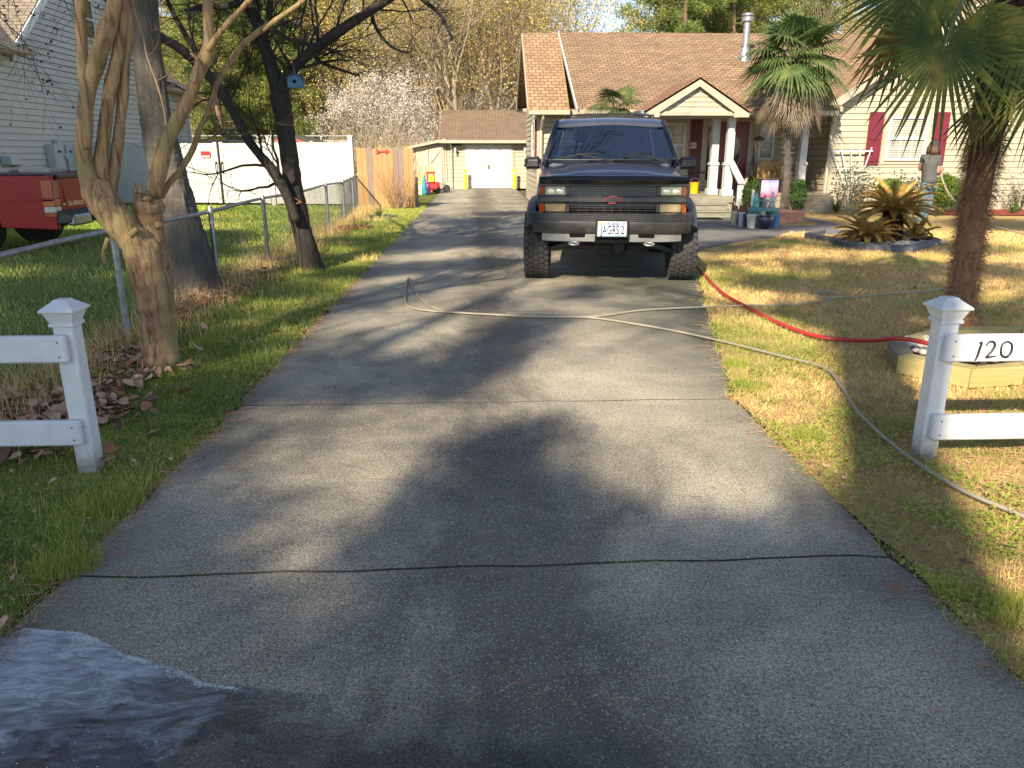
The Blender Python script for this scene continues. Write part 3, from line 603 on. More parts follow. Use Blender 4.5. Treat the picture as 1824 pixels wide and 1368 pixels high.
mb.bb(xi0-.02,xi1+.04,18.87,19.0,2.34,2.43); mb.bb(3.95,4.3,18.86,23,2.36,2.40); mb.bb(6.18,6.4,18.86,20.1,2.36,2.40); mb.build('gable_trim',M['trim'],hs)
mb=MB(); mb.bb(3.80,3.92,18.83,22,2.36,2.46); mb.build('gutter',M['trim_white'],hs)
mb=MB(); mb.bb(3.65,3.83,19.27,19.45,2.3,2.34); mb.bb(3.6,6.33,19.28,19.44,2.30,2.42); mb.build('porch_beam',M['trim'],hs)
# entry wall
mb=MB(); mb.bb(6.02,6.32,FY-.05,FY-.017,PF,2.38); mb.build('accent_panel',mat('dark_maroon',(.09,.01,.02),.5),hs)
window(5.05,5.86,1.1,2.3,FY-.017,2,3,hs,tw=.1)
mb=MB(); mb.bb(6.34,6.42,FY-.08,FY-.017,PF,2.42); mb.bb(6.42,6.76,FY-.06,FY-.017,PF,2.4); mb.bb(7.66,7.76,FY-.08,FY-.017,PF,2.42); mb.bb(6.42,7.66,FY-.082,FY-.017,2.33,2.42); mb.build('door_frame',M['trim'],hs)
mb=MB(); mb.bb(6.5,6.68,FY-.07,FY-.061,.75,2.2); mb.build('sidelight',M['glassd'],hs)
mb=MB(); mb.bb(6.78,7.64,FY-.06,FY-.02,PF,2.32); fd=mb.build('front_door',mat('front_door_red',(.16,.012,.03),.35,var=.1),hs)
mb=MB(); mb.lathe((7.3,FY-.066,1.5),[(.14,-.004),(.14,.004),(.12,.006),(.01,.006)],24,1,2.9,'Y'); mb.build('oval_glass',M['glassd'],fd)
mb=MB(); mb.tube([(7.3+.15*math.cos(k*PI/16),FY-.07,1.5+.43*math.sin(k*PI/16)) for k in range(33)],.016,5,False); mb.build('oval_rim',M['trim'],fd)
mb=MB(); mb.sphere((6.86,FY-.1,1.32),.028,10,6); mb.tube([(6.86,FY-.06,1.1),(6.86,FY-.1,1.1),(6.95,FY-.1,1.1)],.014,6); mb.build('handle',M['galv'],fd)
window(7.95,8.4,1.3,2.35,FY-.017,1,2,hs,blinds=False,tw=.08)
# roof vent pipe
c=at(1328,80,23.2); zb=2.58+(c.y-20.1)*math.tan(slR); mb=MB(); x=c.x; y=c.y
mb.lathe((x,y,zb-.12),[(.2,0),(.19,.14),(.11,.38),(.105,.40),(.13,.42),(.13,.44),(.095,.45),(.095,1.05),(.16,1.07),(.165,1.17),(.12,1.19),(.17,1.22),(.17,1.26),(.02,1.3)],20); mb.build('vent_pipe',M['galv'],roof,True,angle=35)
# ================================================================ NEIGHBOUR HOUSE
NX_=-11.8
nh=thing('grey_siding_house','tall grey siding house with gabled shingle roof behind the red pickup','house',(-14,27,0))
zE=4.02; sl=.805
mb=MB()
# wall in plane X=NX_, gable between y=21.7 and y=30.3
ya,yb,yc=21.5,30.2,33.5; ym=(ya+yb)/2
wall_siding(mb,(NX_,8),(NX_,yc),.2,zE-.3,.16,(1,0),lambda z:(0,yc-8))
wall_siding(mb,(NX_,ya),(NX_,yb),zE-.3,zE+3.6,.16,(1,0),lambda z:(max(0,(z-zE+.2)/sl),(yb-ya)-max(0,(z-zE+.2)/sl)))
mb.bb(NX_-8,NX_-.05,8,yc,0,zE-.2); mb.prism([(ya,zE-.3),(yb,zE-.3),(ym,zE+3.3)],NX_-6,NX_-.03,'X')
mb.bb(NX_-8,NX_-.02,yc-.02,yc,0,zE-.3); mb.build('wall',M['siding_g'],nh)
M['sh_n']=shinglemat('neighbour_shingles',[(.26,.22,.17),(.23,.19,.15),(.20,.17,.13)],math.atan(sl),w=.3,h=.15)
M['sh_n2']=shinglemat('neighbour_shingles_side',[(.26,.21,.17),(.23,.19,.15),(.20,.16,.13)],math.atan(sl),'X',w=.3,h=.15)
mb=MB(); pk=zE+(ym-ya+.3)*sl
quadroof(mb,(NX_-9,ya-.3,zE),(NX_+.2,ya-.3,zE),(NX_+.2,ym,pk),(NX_-9,ym,pk)); quadroof(mb,(NX_+.2,yb+.3,zE),(NX_-9,yb+.3,zE),(NX_-9,ym,pk),(NX_+.2,ym,pk))
mb.m=1
# east facing slopes: front wing (towards the street) and rear wing
mb.add([(NX_+.42,8,zE-.02),(NX_+.42,21.55,zE-.02),(NX_-5,21.55+5.4,zE-.02+5.42*sl),(NX_-5,8,zE-.02+5.42*sl)],[(0,1,2,3)])
mb.add([(NX_+.42,30.0,zE-.18),(NX_+.42,33.1,zE-.18),(NX_-1.6,33.9,zE-.18+2.0*sl),(NX_-1.6,30.0,zE-.18+2.0*sl)],[(0,1,2,3)])
mb.build('roof',[M['sh_n'],M['sh_n2']],nh)
mb=MB()
mb.bb(NX_+.40,NX_+.52,8,21.75,zE-.13,zE-.02); mb.bb(NX_+.40,NX_+.52,30.0,33.15,zE-.3,zE-.19); mb.build('gutter',M['trim'],nh)
mb=MB(); mb.bb(NX_+.02,NX_+.40,8,21.6,zE-.17,zE-.13); mb.bb(NX_+.02,NX_+.07,8,21.0,zE-.45,zE-.18); mb.bb(NX_+.02,NX_+.40,30.3,33.1,zE-.34,zE-.3); mb.bb(NX_+.02,NX_+.06,30.2,33.3,zE-.6,zE-.34); mb.build('soffit',M['trim'],nh)
mb=MB()
for y0,y1 in((ya-.3,ym),(yb+.3,ym)):
    a=Vector((NX_+.215,y0,zE-.02)); b=Vector((NX_+.215,y1,pk-.02)); dz=Vector((0,0,.26)); dx=Vector((.03,0,0))
    mb.add([a,b,b-dz,a-dz,a+dx,b+dx,b+dx-dz,a+dx-dz],[(0,1,2,3),(7,6,5,4),(0,4,5,1),(1,5,6,2),(2,6,7,3),(3,7,4,0)])
mb.build('rake_board',mat('bluish_white_trim',(.70,.72,.76),.5,var=.03),nh,fixn=True)
def nwin(y0,y1,z0,z1):
    mb=MB(); mb.bb(NX_+.02,NX_+.05,y0,y1,z0,z1); w=mb.build('window',M['glassd'],nh); mb=MB()
    for a,b,c,d in((y0-.08,y0,z0-.08,z1+.08),(y1,y1+.08,z0-.08,z1+.08),(y0,y1,z1,z1+.08),(y0,y1,z0-.08,z0),(y0,y1,(z0+z1)/2-.03,(z0+z1)/2+.03)): mb.bb(NX_+.02,NX_+.08,a,b,c,d)
    mb.build('frame',M['trim_white'],w)
nwin(25.3,26.2,4.85,5.9)
mb=MB(); mb.bb(NX_+.02,NX_+.09,yc-.1,yc+.02,0,zE-.6); mb.build('corner_board',M['trim_white'],nh)
# meter cabinets
p0=atX(75,250,NX_); m_=thing('electric_meter','grey electric meter and breaker cabinets on the grey siding wall','meter',(NX_,p0.y+.5,1.2))
g=mat('cabinet_grey',(.42,.44,.45),.5,metal=.1,var=.05)
ys=[(22.35,22.78,.95,1.72,.24),(22.80,23.12,.9,1.85,.12),(23.18,23.5,.95,1.72,.16)]
for i,(a,b,c,d,t_) in enumerate(ys): mb=MB(); mb.bbox(NX_+.02,NX_+.02+t_,a,b,c-.1,d,.012); mb.build('cabinet',g,m_)
mb=MB(); mb.lathe((NX_+.14,23.0,1.4),[(.09,0),(.09,.08),(.08,.13),(.02,.14)],16,axis='X'); mb.build('meter_dial',mat('meter_glass',(.5,.5,.52),.15),m_)
mb=MB(); mb.bb(NX_+.262,NX_+.268,22.5,22.68,1.5,1.56); mb.build('label_plate',M['maroon'],m_); mb=MB(); mb.bb(NX_+.182,NX_+.188,23.28,23.42,1.5,1.56); mb.build('label_plate',M['maroon'],m_)
mb=MB(); mb.bbox(NX_+.02,NX_+.3,20.2,20.62,1.2,1.42,.02); mb.bbox(NX_+.02,NX_+.2,20.64,20.8,1.15,1.4,.02)
mb.build('wall_box',g,loc=(NX_,20.4,1.2),label='small grey utility box low on the siding wall, left of the meter cabinets',cat='utility box')
# ================================================================ WHITE VINYL FENCE + GATE
V0=Vector((-11.7,24.35,0)); V1=Vector((-3.52,23.2,0)); vd=(V1-V0).normalized(); vn=Vector((vd.y,-vd.x,0))
def vx(px,Ydef=24): # point on the fence line seen at pixel column px
    d=ray(px,300); # intersect with line
    den=d[0]*vd.y-d[1]*vd.x; t=(V0.x*vd.y-V0.y*vd.x)/den
    return Vector((d[0]*t,d[1]*t,0))
def vpanel(mb,a,b,top,z0=.06):
    a=Vector(a);b=Vector(b);L=(b-a).length; n=max(1,round(L/.17)); d=(b-a)/n
    for i in range(n): mb.bar(a+d*i+d*.02+Vector((0,0,0))+Vector((0,0,(z0+top)/2)),a+d*(i+1)-d*.02+Vector((0,0,(z0+top)/2)),.022,top-z0-.12)
    for z in(z0+.06,top-.06): mb.bar(a+Vector((0,0,z)),b+Vector((0,0,z)),.05,.13)
def vpost(mb,p,top):
    p=Vector(p); a=math.atan2(vd.y,vd.x); mb.box(p+Vector((0,0,top/2)),(.13,.13,top),a); mb.box(p+Vector((0,0,top+.012)),(.155,.155,.022),a); 
    q=MB(); mb.lathe(p+Vector((0,0,top+.023)),[(.1,0),(.005,.045)],4)
f1=thing('vinyl_fence','white vinyl privacy fence panels between the grey house and the wooden fence','fence',(-7.5,23.8,0))
gA,gB,gC=vx(303),vx(392),vx(490)
pA,pB,pC=vx(300),vx(484),vx(627)
mb=MB(); vpanel(mb,V0,pA,1.78); mb.build('panel',M['vinyl'],f1)
mb=MB(); vpanel(mb,pB+vd*.08,pC,1.78); mb.build('panel',M['vinyl'],f1)
for p,t_ in((V0,1.82),(pA,1.86),(pB,1.93),(pC,1.93)): mb=MB(); vpost(mb,p,t_); mb.build('post',M['vinyl'],f1)
mb=MB()
for s in(.12,.3,.52,.74,.9):
    q=pB+(pC-pB)*s; mb.box(q+Vector((0,0,1.815)),(.10,.06,.03),0)
for s in(.2,.5,.8):
    q=V0+(pA-V0)*s; mb.box(q+Vector((0,0,1.815)),(.10,.06,.03),0)
mb.build('clip',M['galv'],f1)
for nm,a,b,sd in(('white gate leaf carrying a red sign, left of the pair',pA+vd*.1,gB-vd*.03,1),('white gate leaf without a sign, right of the pair',gB+vd*.05,pB-vd*.1,-1)):
    g_=thing('vinyl_gate',nm,'gate',((a.x+b.x)/2,(a.y+b.y)/2,0),'gate leaves in the white fence')
    mb=MB(); vpanel(mb,a+vd*.1,b-vd*.1,1.76,.08); mb.build('panel',M['vinyl'],g_)
    for q in(a+vd*.05,b-vd*.05): mb=MB(); mb.box(q+Vector((0,0,.93)),(.10,.06,1.74),math.atan2(vd.y,vd.x)); mb.build('stile',M['vinyl'],g_)
    q=(b-vd*.05) if sd>0 else (a+vd*.05)
    q=q+vn*.05; mb=MB(); mb.tube([q+Vector((0,0,.95)),q+vn*.05+Vector((0,0,.97)),q+vn*.05+Vector((0,0,1.2)),q+Vector((0,0,1.22))],.014,6); mb.box(q+Vector((0,0,.95)),(.05,.02,.06)); mb.box(q+Vector((0,0,1.22)),(.05,.02,.06)); mb.build('handle',M['blackp'],g_)
s=vx(370); s=s+vn*.05
sg=thing('warning_sign','small red and white warning sign on the white gate','sign',(s.x,s.y,1.5))
zt,zb=at(370,270,s.y).z,at(370,280,s.y).z; hw=.14
def onf(u,z,o=0): return s+vd*u+Vector((0,0,z))+vn*o
mb=MB(); mb.bar(onf(-hw,(zt+zb)/2),onf(hw,(zt+zb)/2),.006,zt-zb+.02); mb.build('board',mat('sign_red',(.70,.02,.03),.4,var=.03),sg)
mb=MB(); mb.bar(onf(-hw+.01,zb+.02,.005),onf(hw-.01,zb+.02,.005),.003,.04); mb.build('lower_band',M['plate_w'],sg)
textmesh('lettering','NO',.07,M['blackp'],sg,onf(0,zt-.035,.006),vd,(0,0,1),.001,1.2,.002); textmesh('lettering','TRESPASSING',.03,M['blackp'],sg,onf(0,zt-.085,.006),vd,(0,0,1),.001,1.1,.001)
# ================================================================ WOODEN FENCE
W0=at(640,300,22.35);W1=at(737,300,22.2); wf=thing('wooden_fence','orange-stained wooden board fence panel with two greyed boards','fence',((W0.x+W1.x)/2,22.3,0))
mo=woodmat('orange_boards',(.34,.18,.075),(.45,.27,.125),(40,40,3)); mg=woodmat('grey_boards',(.19,.13,.11),(.28,.21,.175),(40,40,3))
n=11; mbo=MB(); mbg=MB()
for i in range(n):
    a=W0.x-.05+(W1.x-W0.x+.05)*i/n; b=W0.x-.05+(W1.x-W0.x+.05)*(i+1)/n-.008; y=22.3+.006*math.sin(i*5); h=1.64+.03*math.sin(i*3.7)
    q=mbg if i in(2,7,8) else mbo
    q.prism([(a,.03),(b,.03),(b,h-.04),(b-.035,h),(a+.035,h),(a,h-.04)],y,y+.018,'Y')
mbo.build('boards',mo,wf); mbg.build('grey_board',mg,wf)
mb=MB(); mb.bb(W0.x,W1.x,22.33,22.37,.3,.39); mb.bb(W0.x,W1.x,22.33,22.37,1.25,1.34); mb.build('rail',mo,wf)
mb=MB(); mb.bb(W1.x+.01,W1.x+.10,22.26,22.36,0,.85); mb.build('post',M['blackp'],wf)
p=at(681,270,22.25); ar=thing('arrow_sign','small dark red arrow sign pointing right on the orange fence','sign',(p.x,22.28,p.z))
mb=MB(); pts=[(-.19,.05),(-.14,0),(-.19,-.05),(-.13,-.05),(-.09,-.018),(.09,-.018),(.08,-.07),(.20,0),(.08,.07),(.09,.018),(-.09,.018),(-.13,.05)]
mb.prism([(p.x+u,p.z+v) for u,v in pts],22.27,22.285,'Y'); mb.build('arrow',mat('arrow_red',(.38,.02,.03),.5),ar)
# ================================================================ SHED + BOARD FENCE BEHIND THE WHITE FENCE
bs=thing('garden_shed','dark roofed garden shed peeking over the white vinyl fence','shed',(-8.5,32,0))
pk_=at(512,238,32); l_=at(468,254,32); r_=at(572,253,32)
mb=MB(); quadroof(mb,(l_.x-.3,31.6,l_.z-.12),(pk_.x,31.6,pk_.z),(pk_.x,35,pk_.z),(l_.x-.3,35,l_.z-.12),.08); quadroof(mb,(pk_.x,31.6,pk_.z),(r_.x+.3,31.6,r_.z-.12),(r_.x+.3,35,r_.z-.12),(pk_.x,35,pk_.z),.08); mb.build('roof',mat('dark_shed_roof',(.07,.06,.05),.9),bs,fixn=True)
mb=MB(); mb.prism([(l_.x,0),(r_.x,0),(r_.x,r_.z-.12),(pk_.x,pk_.z-.1),(l_.x,l_.z-.12)],31.9,34.9,'Y'); mb.build('wall',mat('pale_blue_wall',(.5,.56,.62),.6),bs)
for a_,b_ in(((pk_.x,31.62,pk_.z-.14),(r_.x+.25,31.62,r_.z-.24)),((l_.x-.25,31.62,l_.z-.24),(pk_.x,31.62,pk_.z-.14))): mb=MB(); mb.bar(a_,b_,.03,.08); mb.build('fascia',mat('shed_red_trim',(.4,.09,.06),.6),bs)
bf=thing('board_fence','weathered tan board fence far behind the white vinyl fence','fence',(-9,36,0))
a=at(345,241,36); b=at(628,243,36); mb=MB(); n=90
for i in range(n):
    x=a.x+(b.x-a.x)*i/n; mb.bb(x,x+(b.x-a.x)/n-.012,36,36.02,.0,2.05+.0*i)
mb.build('boards',woodmat('tan_boards',(.30,.24,.18),(.46,.38,.30),(40,40,3)),bf)
mb=MB(); mb.bb(a.x-.5,b.x,35.95,35.99,2.2,2.24); 
for i in range(6): x=a.x+(b.x-a.x)*i/5; mb.bb(x-.03,x+.03,35.93,35.99,0,2.24)
mb.build('rail',M['galv'],bf)
# ================================================================ CHAIN LINK FENCE
cf=thing('chain_link_fence','grey chain link fence running from the street beside the trees to the wooden fence','fence',(-3,12,0))
CX_=lambda y:-3.0-.5*max(0,(y-17)/6.2)**1.3 if y>17 else -3.0
CH=.88; ymin,ymax=2.2,23.0
mb=MB(); ys=[ymin+(ymax-ymin)*i/30 for i in range(31)]
mb.tube([(CX_(y),y,CH+.012*math.sin(y*1.3)) for y in ys],.021,10)
for y in(5.6,8.2,11.9,14.9,18.2): mb.tube([(CX_(y),y-.03,CH+.012*math.sin(y*1.3)),(CX_(y),y+.03,CH+.012*math.sin(y*1.3))],.024,10)
mb.build('top_rail',M['galv'],cf,True)
for i,y in enumerate((3.9,6.44,8.82,11.0,13.4,15.6,17.7,20.3,22.95)):
    mb=MB(); x=CX_(y)+.028; lean=.0; mb.lathe((x,y,0),[(.027,-.02),(.027,CH-.03),(.03,CH-.03),(.03,CH+.035),(.015,CH+.06)],10); mb.build('post',M['galv'],cf,True,angle=40)
    mb=MB()
    for z in(.12,.32,.52,.72): mb.tube([(x-.03,y-.02,z),(x+.028,y-.005,z+.005),(x+.028,y+.01,z+.005),(x-.03,y+.025,z)],.0028,4)
    mb.build('tie',M['galv'],cf)
# woven wire
def linkmesh():
    s=.058; V=[];Fc=[]
    zz=[.015,CH-.02]; Hh=zz[1]-zz[0]
    nn=int((ymax-ymin)/s)+1
    for k in range(-int(Hh/s)-1,nn+1):
        for sgn in(1,-1):
            y0=ymin+k*s; y1=y0+Hh
            za,zb=(zz[0],zz[1]) if sgn>0 else (zz[1],zz[0])
            if y0<ymin: f=(ymin-y0)/Hh; za=za+(zb-za)*f; y0=ymin
            if y1>ymax: f=(y1-ymax)/max(1e-6,(y1-y0)); zb=zb-(zb-za)*f; y1=ymax
            if y1<=y0+.01: continue
            segs=5 if y0<14 else 2
            w=.0019; pr=[]
            for i in range(segs+1):
                f=i/segs; y=y0+(y1-y0)*f; z=za+(zb-za)*f; x=CX_(y)+sgn*.0016+.006*math.sin(y*2.2+z*3)
                b=len(V); V.extend([(x-w,y,z-w),(x+w,y,z-w),(x,y,z+w*1.4)])
                if pr:
                    a=pr[0]
                    for q in range(3): Fc.append((a+q,a+(q+1)%3,b+(q+1)%3,b+q))
                pr=[b]
    return np.array(V),np.array(Fc)
V,Fc=linkmesh(); fastmesh('mesh_panel',V,Fc,mat('fence_wire',(.16,.165,.16),.5,metal=.5,var=.4,scale=8),parent=cf)
# ================================================================ WHITE POST AND RAIL FENCES
def capped_post(root,x,y,h,rot=0):
    w=.046; c=Vector((x,y,0))
    mb=MB(); mb.bbox(x-w,x+w,y-w,y+w,.02,h-.10,.006); mb.bb(x-w-.004,x+w+.004,y-w-.004,y+w+.004,.55,.552) if False else None
    mb.build('post',M['fpaint'],root); 
    mb=MB(); mb.bb(x-w+.002,x+w-.002,y-w+.002,y+w-.002,-.05,.03); mb.build('post_foot',mat('bare_post_foot',(.34,.30,.24),.85,var=.3,scale=20),root)
    mb=MB(); z=h-.10
    P=lambda r,z_:[(x-r,y-r,z_),(x+r,y-r,z_),(x+r,y+r,z_),(x-r,y+r,z_)]
    mb.loft([P(.05,z-.015),P(.056,z-.012),P(.056,z+.002),P(.050,z+.004),P(.053,z+.012),P(.068,z+.05),P(.070,z+.054),P(.080,z+.058),P(.080,z+.066),P(.074,z+.072),P(.034,z+.102),P(.031,z+.108),P(.026,z+.110)])
    mb.build('post_cap',M['fpaint'],root)
t=NT('fence_paint'); co=t.coord(); n=t.noise(9,4,.6); chip=t.ramp(t.noise(14,5,.75,t.coord((1,1,2.6))),[(.63,0.),(.67,.85)])
t.set(color=t.mix(chip,t.ramp(n,[(.3,(.56,.565,.57)),(.7,(.65,.65,.64))]),(.42,.40,.36)),rough=.5,spec=.4); t.bump(t.noise(1,4,.6,t.coord((4,60,60))),.25,.004); M['fpaint']=t.m
spz=t.n('SeparateXYZ',Vector=co).outputs[2]; dn=t.math('SUBTRACT',t.math('ADD',t.math('MULTIPLY',t.noise(16,5,.7),.22),.03),spz,True); t.set(color=t.mix(t.ramp(dn,[(.0,0.),(.10,.75)]),t.mix(t.ramp(t.noise(2.5,5,.7,t.coord((1,1,.4))),[(.5,0.),(.8,.35)]),t.b.inputs['Base Color'].links[0].from_socket,(.42,.43,.36)),(.22,.19,.12)))
def nails(root,pts):
    for x,y,z in pts: mb=MB(); mb.lathe((x,y,z),[(.0045,-.0015),(.0045,.0008),(.002,.0012)],8,axis='Y'); mb.build('nail',mat('rusty_nail',(.16,.10,.07),.7),root)
def rail(root,x0,x1,y,z0,z1,tag=None):
    mb=MB(); mb.bbox(x0,x1,y-.04,y,z0,z1,.008); return mb.build('rail',M['fpaint'],root)
# left
q=G(158,838); lf=thing('post_and_rail_fence','white painted post and rail fence end left of the driveway','fence',(q.x,q.y,0),'white fences flanking the driveway mouth')
Lx,Ly=q.x+.0,q.y+.03; hL=at(118,536,Ly).z; capped_post(lf,Lx,Ly,hL)
yr=Ly-.048; 
zt=at(60,600,yr-.04).z; zb=at(60,648,yr-.04).z; rail(lf,-3.4,Lx+.02,yr,zb,zt)
zt2=at(60,752,yr-.04).z; zb2=at(60,796,yr-.04).z; rail(lf,-3.4,Lx+.02,yr,zb2,zt2); nails(lf,[(Lx-.012,yr-.0405,z) for z in(zb+.03,zt-.03,zb2+.03,zt2-.03)]); capped_post(lf,Lx-1.35,Ly,hL)
# right
q=G(1650,815); rfn=thing('post_and_rail_fence','white painted post and rail fence with house number right of the driveway','fence',(q.x,q.y,0),'white fences flanking the driveway mouth')
Rx,Ry=q.x-.0,q.y+.03; hR=at(1702,532,Ry).z; capped_post(rfn,Rx,Ry,hR); yr=Ry-.048
zt=at(1750,597,yr-.04).z; zb=at(1750,645,yr-.04).z; rail(rfn,Rx-.026,3.9,yr,zb,zt); 
zt2=at(1750,740,yr-.04).z; zb2=at(1750,784,yr-.04).z; rail(rfn,Rx-.026,3.9,yr,zb2,zt2); nails(rfn,[(Rx+.012,yr-.0405,z) for z in(zb+.03,zt-.03,zb2+.03,zt2-.03)]); capped_post(rfn,Rx+1.4,Ry,hR)
# digits 1 2 0 as black strokes on the upper rail
def stroke(mb,pts,w,y):
    P=[at(px,py,y) for px,py in pts]
    mb.tube([p for p in P],w,8,flat=1)
yd=yr-.043; 
digs=dict(one=[(1744,611),(1749,610),(1745,622),(1741,634),(1737,642)],two=[(1757,616),(1762,609),(1770,609),(1772,616),(1766,626),(1757,636),(1762,636),(1774,634)],
 zero=[(1793,609),(1786,613),(1783,623),(1784,632),(1790,636),(1797,633),(1802,624),(1802,613),(1797,609),(1791,609)])
for k,pts in digs.items():
    mb=MB(); P=[at(px,py,yd) for px,py in pts]
    # smooth the stroke
    Q=[]
    for i in range(len(P)-1):
        for s in range(5): 
            t_=s/5; p0=P[max(0,i-1)];p1=P[i];p2=P[i+1];p3=P[min(len(P)-1,i+2)]
            Q.append(.5*((2*p1)+(p2-p0)*t_+(2*p0-5*p1+4*p2-p3)*t_*t_+(3*p1-p0-3*p2+p3)*t_**3))
    Q.append(P[-1]); n=len(Q)
    mb.tube(Q,[.0034+.0028*math.sin(PI*i/(n-1)) for i in range(n)],8); mb.build('digit',mat('black_metal',(.012,.012,.02),.4,var=.1),rfn,True)
# ================================================================ SUV
def carpaint(name,c,flake=.0,rough=.32,coat=.7,dustm=.22):
    t=NT(name); n=t.noise(3,4,.6); dust=t.ramp(t.noise(11,5,.7),[(.45,0.),(.8,dustm)])
    t.set(color=t.mix(dust,t.ramp(n,[(.3,tuple(x*.85 for x in c)),(.7,c)]),(.16,.15,.14)),rough=rough,metal=flake,coat=coat,crough=.08); return t.m
M['suv']=carpaint('dark_blue_paint',(.028,.030,.062),.25)
M['plas']=mat('faded_grey_plastic',(.05,.048,.048),.38,var=.35,scale=6,c2=(.018,.018,.019))
M['plas_l']=mat('silvery_valance',(.17,.17,.17),.5,var=.3,scale=4)
M['deep']=mat('grille_black',(.003,.003,.0035),.8,spec=.15)
M['orange']=mat('amber_lens',(.42,.075,.012),.2,spec=.6,var=.15,scale=30,coat=.5)
def lensmat(name,a,b):
    t=NT(name); v=t.coord((1,1,1)); w=t.n('TexWave'); w.inputs['Scale'].default_value=22; w.inputs['Distortion'].default_value=.4; t.t.links.new(v,w.inputs['Vector'])
    t.set(color=t.mix(t.ramp(t.noise(7,3,.6),[(.35,0.),(.65,1.)]),a,b),rough=.18,metal=.25,coat=.8); t.bump(w.outputs[0],.25,.006); return t.m
M['lens']=lensmat('headlamp_lens',(.20,.20,.16),(.42,.42,.35)); M['lens2']=lensmat('turn_lens',(.24,.17,.09),(.42,.32,.19))
def glassmat(name,tint,fac=.12,rough=.02):
    t=NT(name); tr=t.n('BsdfTransparent'); tr.inputs[0].default_value=(*tint,1); gl=t.n('BsdfGlossy'); gl.inputs['Roughness'].default_value=rough; gl.inputs[0].default_value=(.85,.92,1,1)
    fr=t.n('Fresnel'); fr.inputs[0].default_value=1.55; m_=t.math('ADD',fr.outputs[0],fac,True); mx=t.n('MixShader'); t.put(mx.inputs[0],m_)
    t.t.links.new(tr.outputs[0],mx.inputs[1]); t.t.links.new(gl.outputs[0],mx.inputs[2]); t.t.links.new(mx.outputs[0],t.t.nodes['Material Output'].inputs[0]); return t.m
M['auto']=glassmat('vehicle_glass',(.16,.22,.28),.2)
SX=1.565; SB=8.7
suv=thing('parked_suv','lifted dark blue suv with black bug shield parked on the driveway facing the street','suv',(SX,SB+2.3,0))
def sz(py,Y): return at(1090,py,Y).z
def mir(ps): return ps+[(-x,y,z) for x,y,z in reversed(ps)]
def suvloft(mb,rows):
    mb.loft([[(SX+x,y,z) for x,y,z in mir([(w,y,zb),(w+.012,y,(zb+zt)/2),(w,y,zt-.09),(w-.05,y,zt-.02),(w-.14,y,zt+.0)])] for y,w,zb,zt in rows])
zh=sz(314,SB+.12)
mb=MB()
suvloft(mb,[(SB+.16,.80,.90,zh-.05),(SB+.18,.85,.90,zh-.01),(SB+.35,.865,.90,zh+.0)]); suvloft(mb,[(SB+.35,.865,.96,zh+.0),(SB+1.2,.885,.96,zh+.08)])
suvloft(mb,[(SB+1.2,.885,.58,zh+.08),(SB+1.6,.90,.56,zh+.09),(SB+3.2,.90,.56,zh+.09)]); suvloft(mb,[(SB+3.2,.90,.92,zh+.09),(SB+4.1,.90,.92,zh+.08)]); suvloft(mb,[(SB+4.1,.90,.6,zh+.08),(SB+4.6,.88,.62,zh+.06)])
mb.build('body',M['suv'],suv,bevel=.01)
# hood with raised centre and creases
V=[];Fc=[];nx,ny=32,14
for j in range(ny+1):
    f=j/ny; y=SB+.14+1.24*f; w=.80+.015*f
    for i in range(nx+1):
        u=-1+2*i/nx; x=u*w; z=zh+.01+.075*f+.045*(1-u*u)-.03*(1-f)**3
        c=abs(x); ed=.46+.10*f; z+=.016/(1+math.exp(-(ed-c)*60)); 
        if abs(u)>.94: z-=.02*(abs(u)-.94)/.06
        if j==0: z-=.03
        V.append((SX+x,y,z))
for j in range(ny):
    for i in range(nx): k=j*(nx+1)+i; Fc.append((k,k+1,k+nx+2,k+nx+1))
mb=MB(); mb.add(V,Fc); mb.build('hood',M['suv'],suv,True)
# bug shield
mb=MB(); secs=[]
for i in range(25):
    u=-1+2*i/24; x=SX+u*.835; yo=SB+.06+.10*abs(u)**3; zt=sz(312,SB+.1)-.015*abs(u)**4; zb=sz(329,SB+.1)
    secs.append([(x,yo+.05,zb),(x,yo+.0,zb+.01),(x,yo-.012,(zt+zb)/2),(x,yo+.015,zt-.012),(x,yo+.06,zt),(x,yo+.10,zt-.02)])
mb.loft(secs); mb.build('bug_shield',mat('smoked_acrylic',(.006,.006,.008),.09,spec=.7,var=.1),suv,True,angle=50)
# grille face
zT=sz(331,SB+.12); zB=sz(379,SB+.12); y0=SB+.12
mb=MB(); mb.bb(SX-.80,SX+.80,y0+.058,y0+.09,zB-.02,zT+.01); mb.build('grille_backing',M['deep'],suv)
z1=sz(349,y0); z2=sz(362,y0); hx=at(966,340,y0).x-SX; hxi=at(1013,340,y0).x-SX; gxi=at(1022,340,y0).x-SX; gxt=.80
mb=MB()
mb.bbox(SX-.835,SX+.835,y0-.035,y0+.06,z2,z1,.018)
mb.bbox(SX-.835,SX+.835,y0+.0,y0+.06,zT-.008,zT+.022,.006); mb.bbox(SX-.835,SX+.835,y0-.01,y0+.06,zB-.03,zB,.006)
for s in(-1,1):
    a,b=sorted((SX+s*abs(hxi)*.985,SX+s*abs(gxi))); mb.bbox(a,b,y0-.01,y0+.058,z1+.001,zT-.009,.01); mb.bbox(a,b,y0-.01,y0+.058,zB+.001,z2-.001,.01)
mb.build('grille_surround',M['plas'],suv)
for nm,za,zb_ in(('grille',z1,zT),('grille',zB,z2)):
    mb=MB(); a,b=SX-abs(gxi)+.01,SX+abs(gxi)-.01
    for k in(1,2,3): z=za+(zb_-za)*k/4; mb.bb(a,b,y0+.012,y0+.03,z-.003,z+.003)
    for k in range(1,10): x=a+(b-a)*k/10; mb.bb(x-.003,x+.003,y0+.026,y0+.04,za,zb_)
    mb.build(nm,mat('grille_bars',(.045,.045,.046),.35),suv)
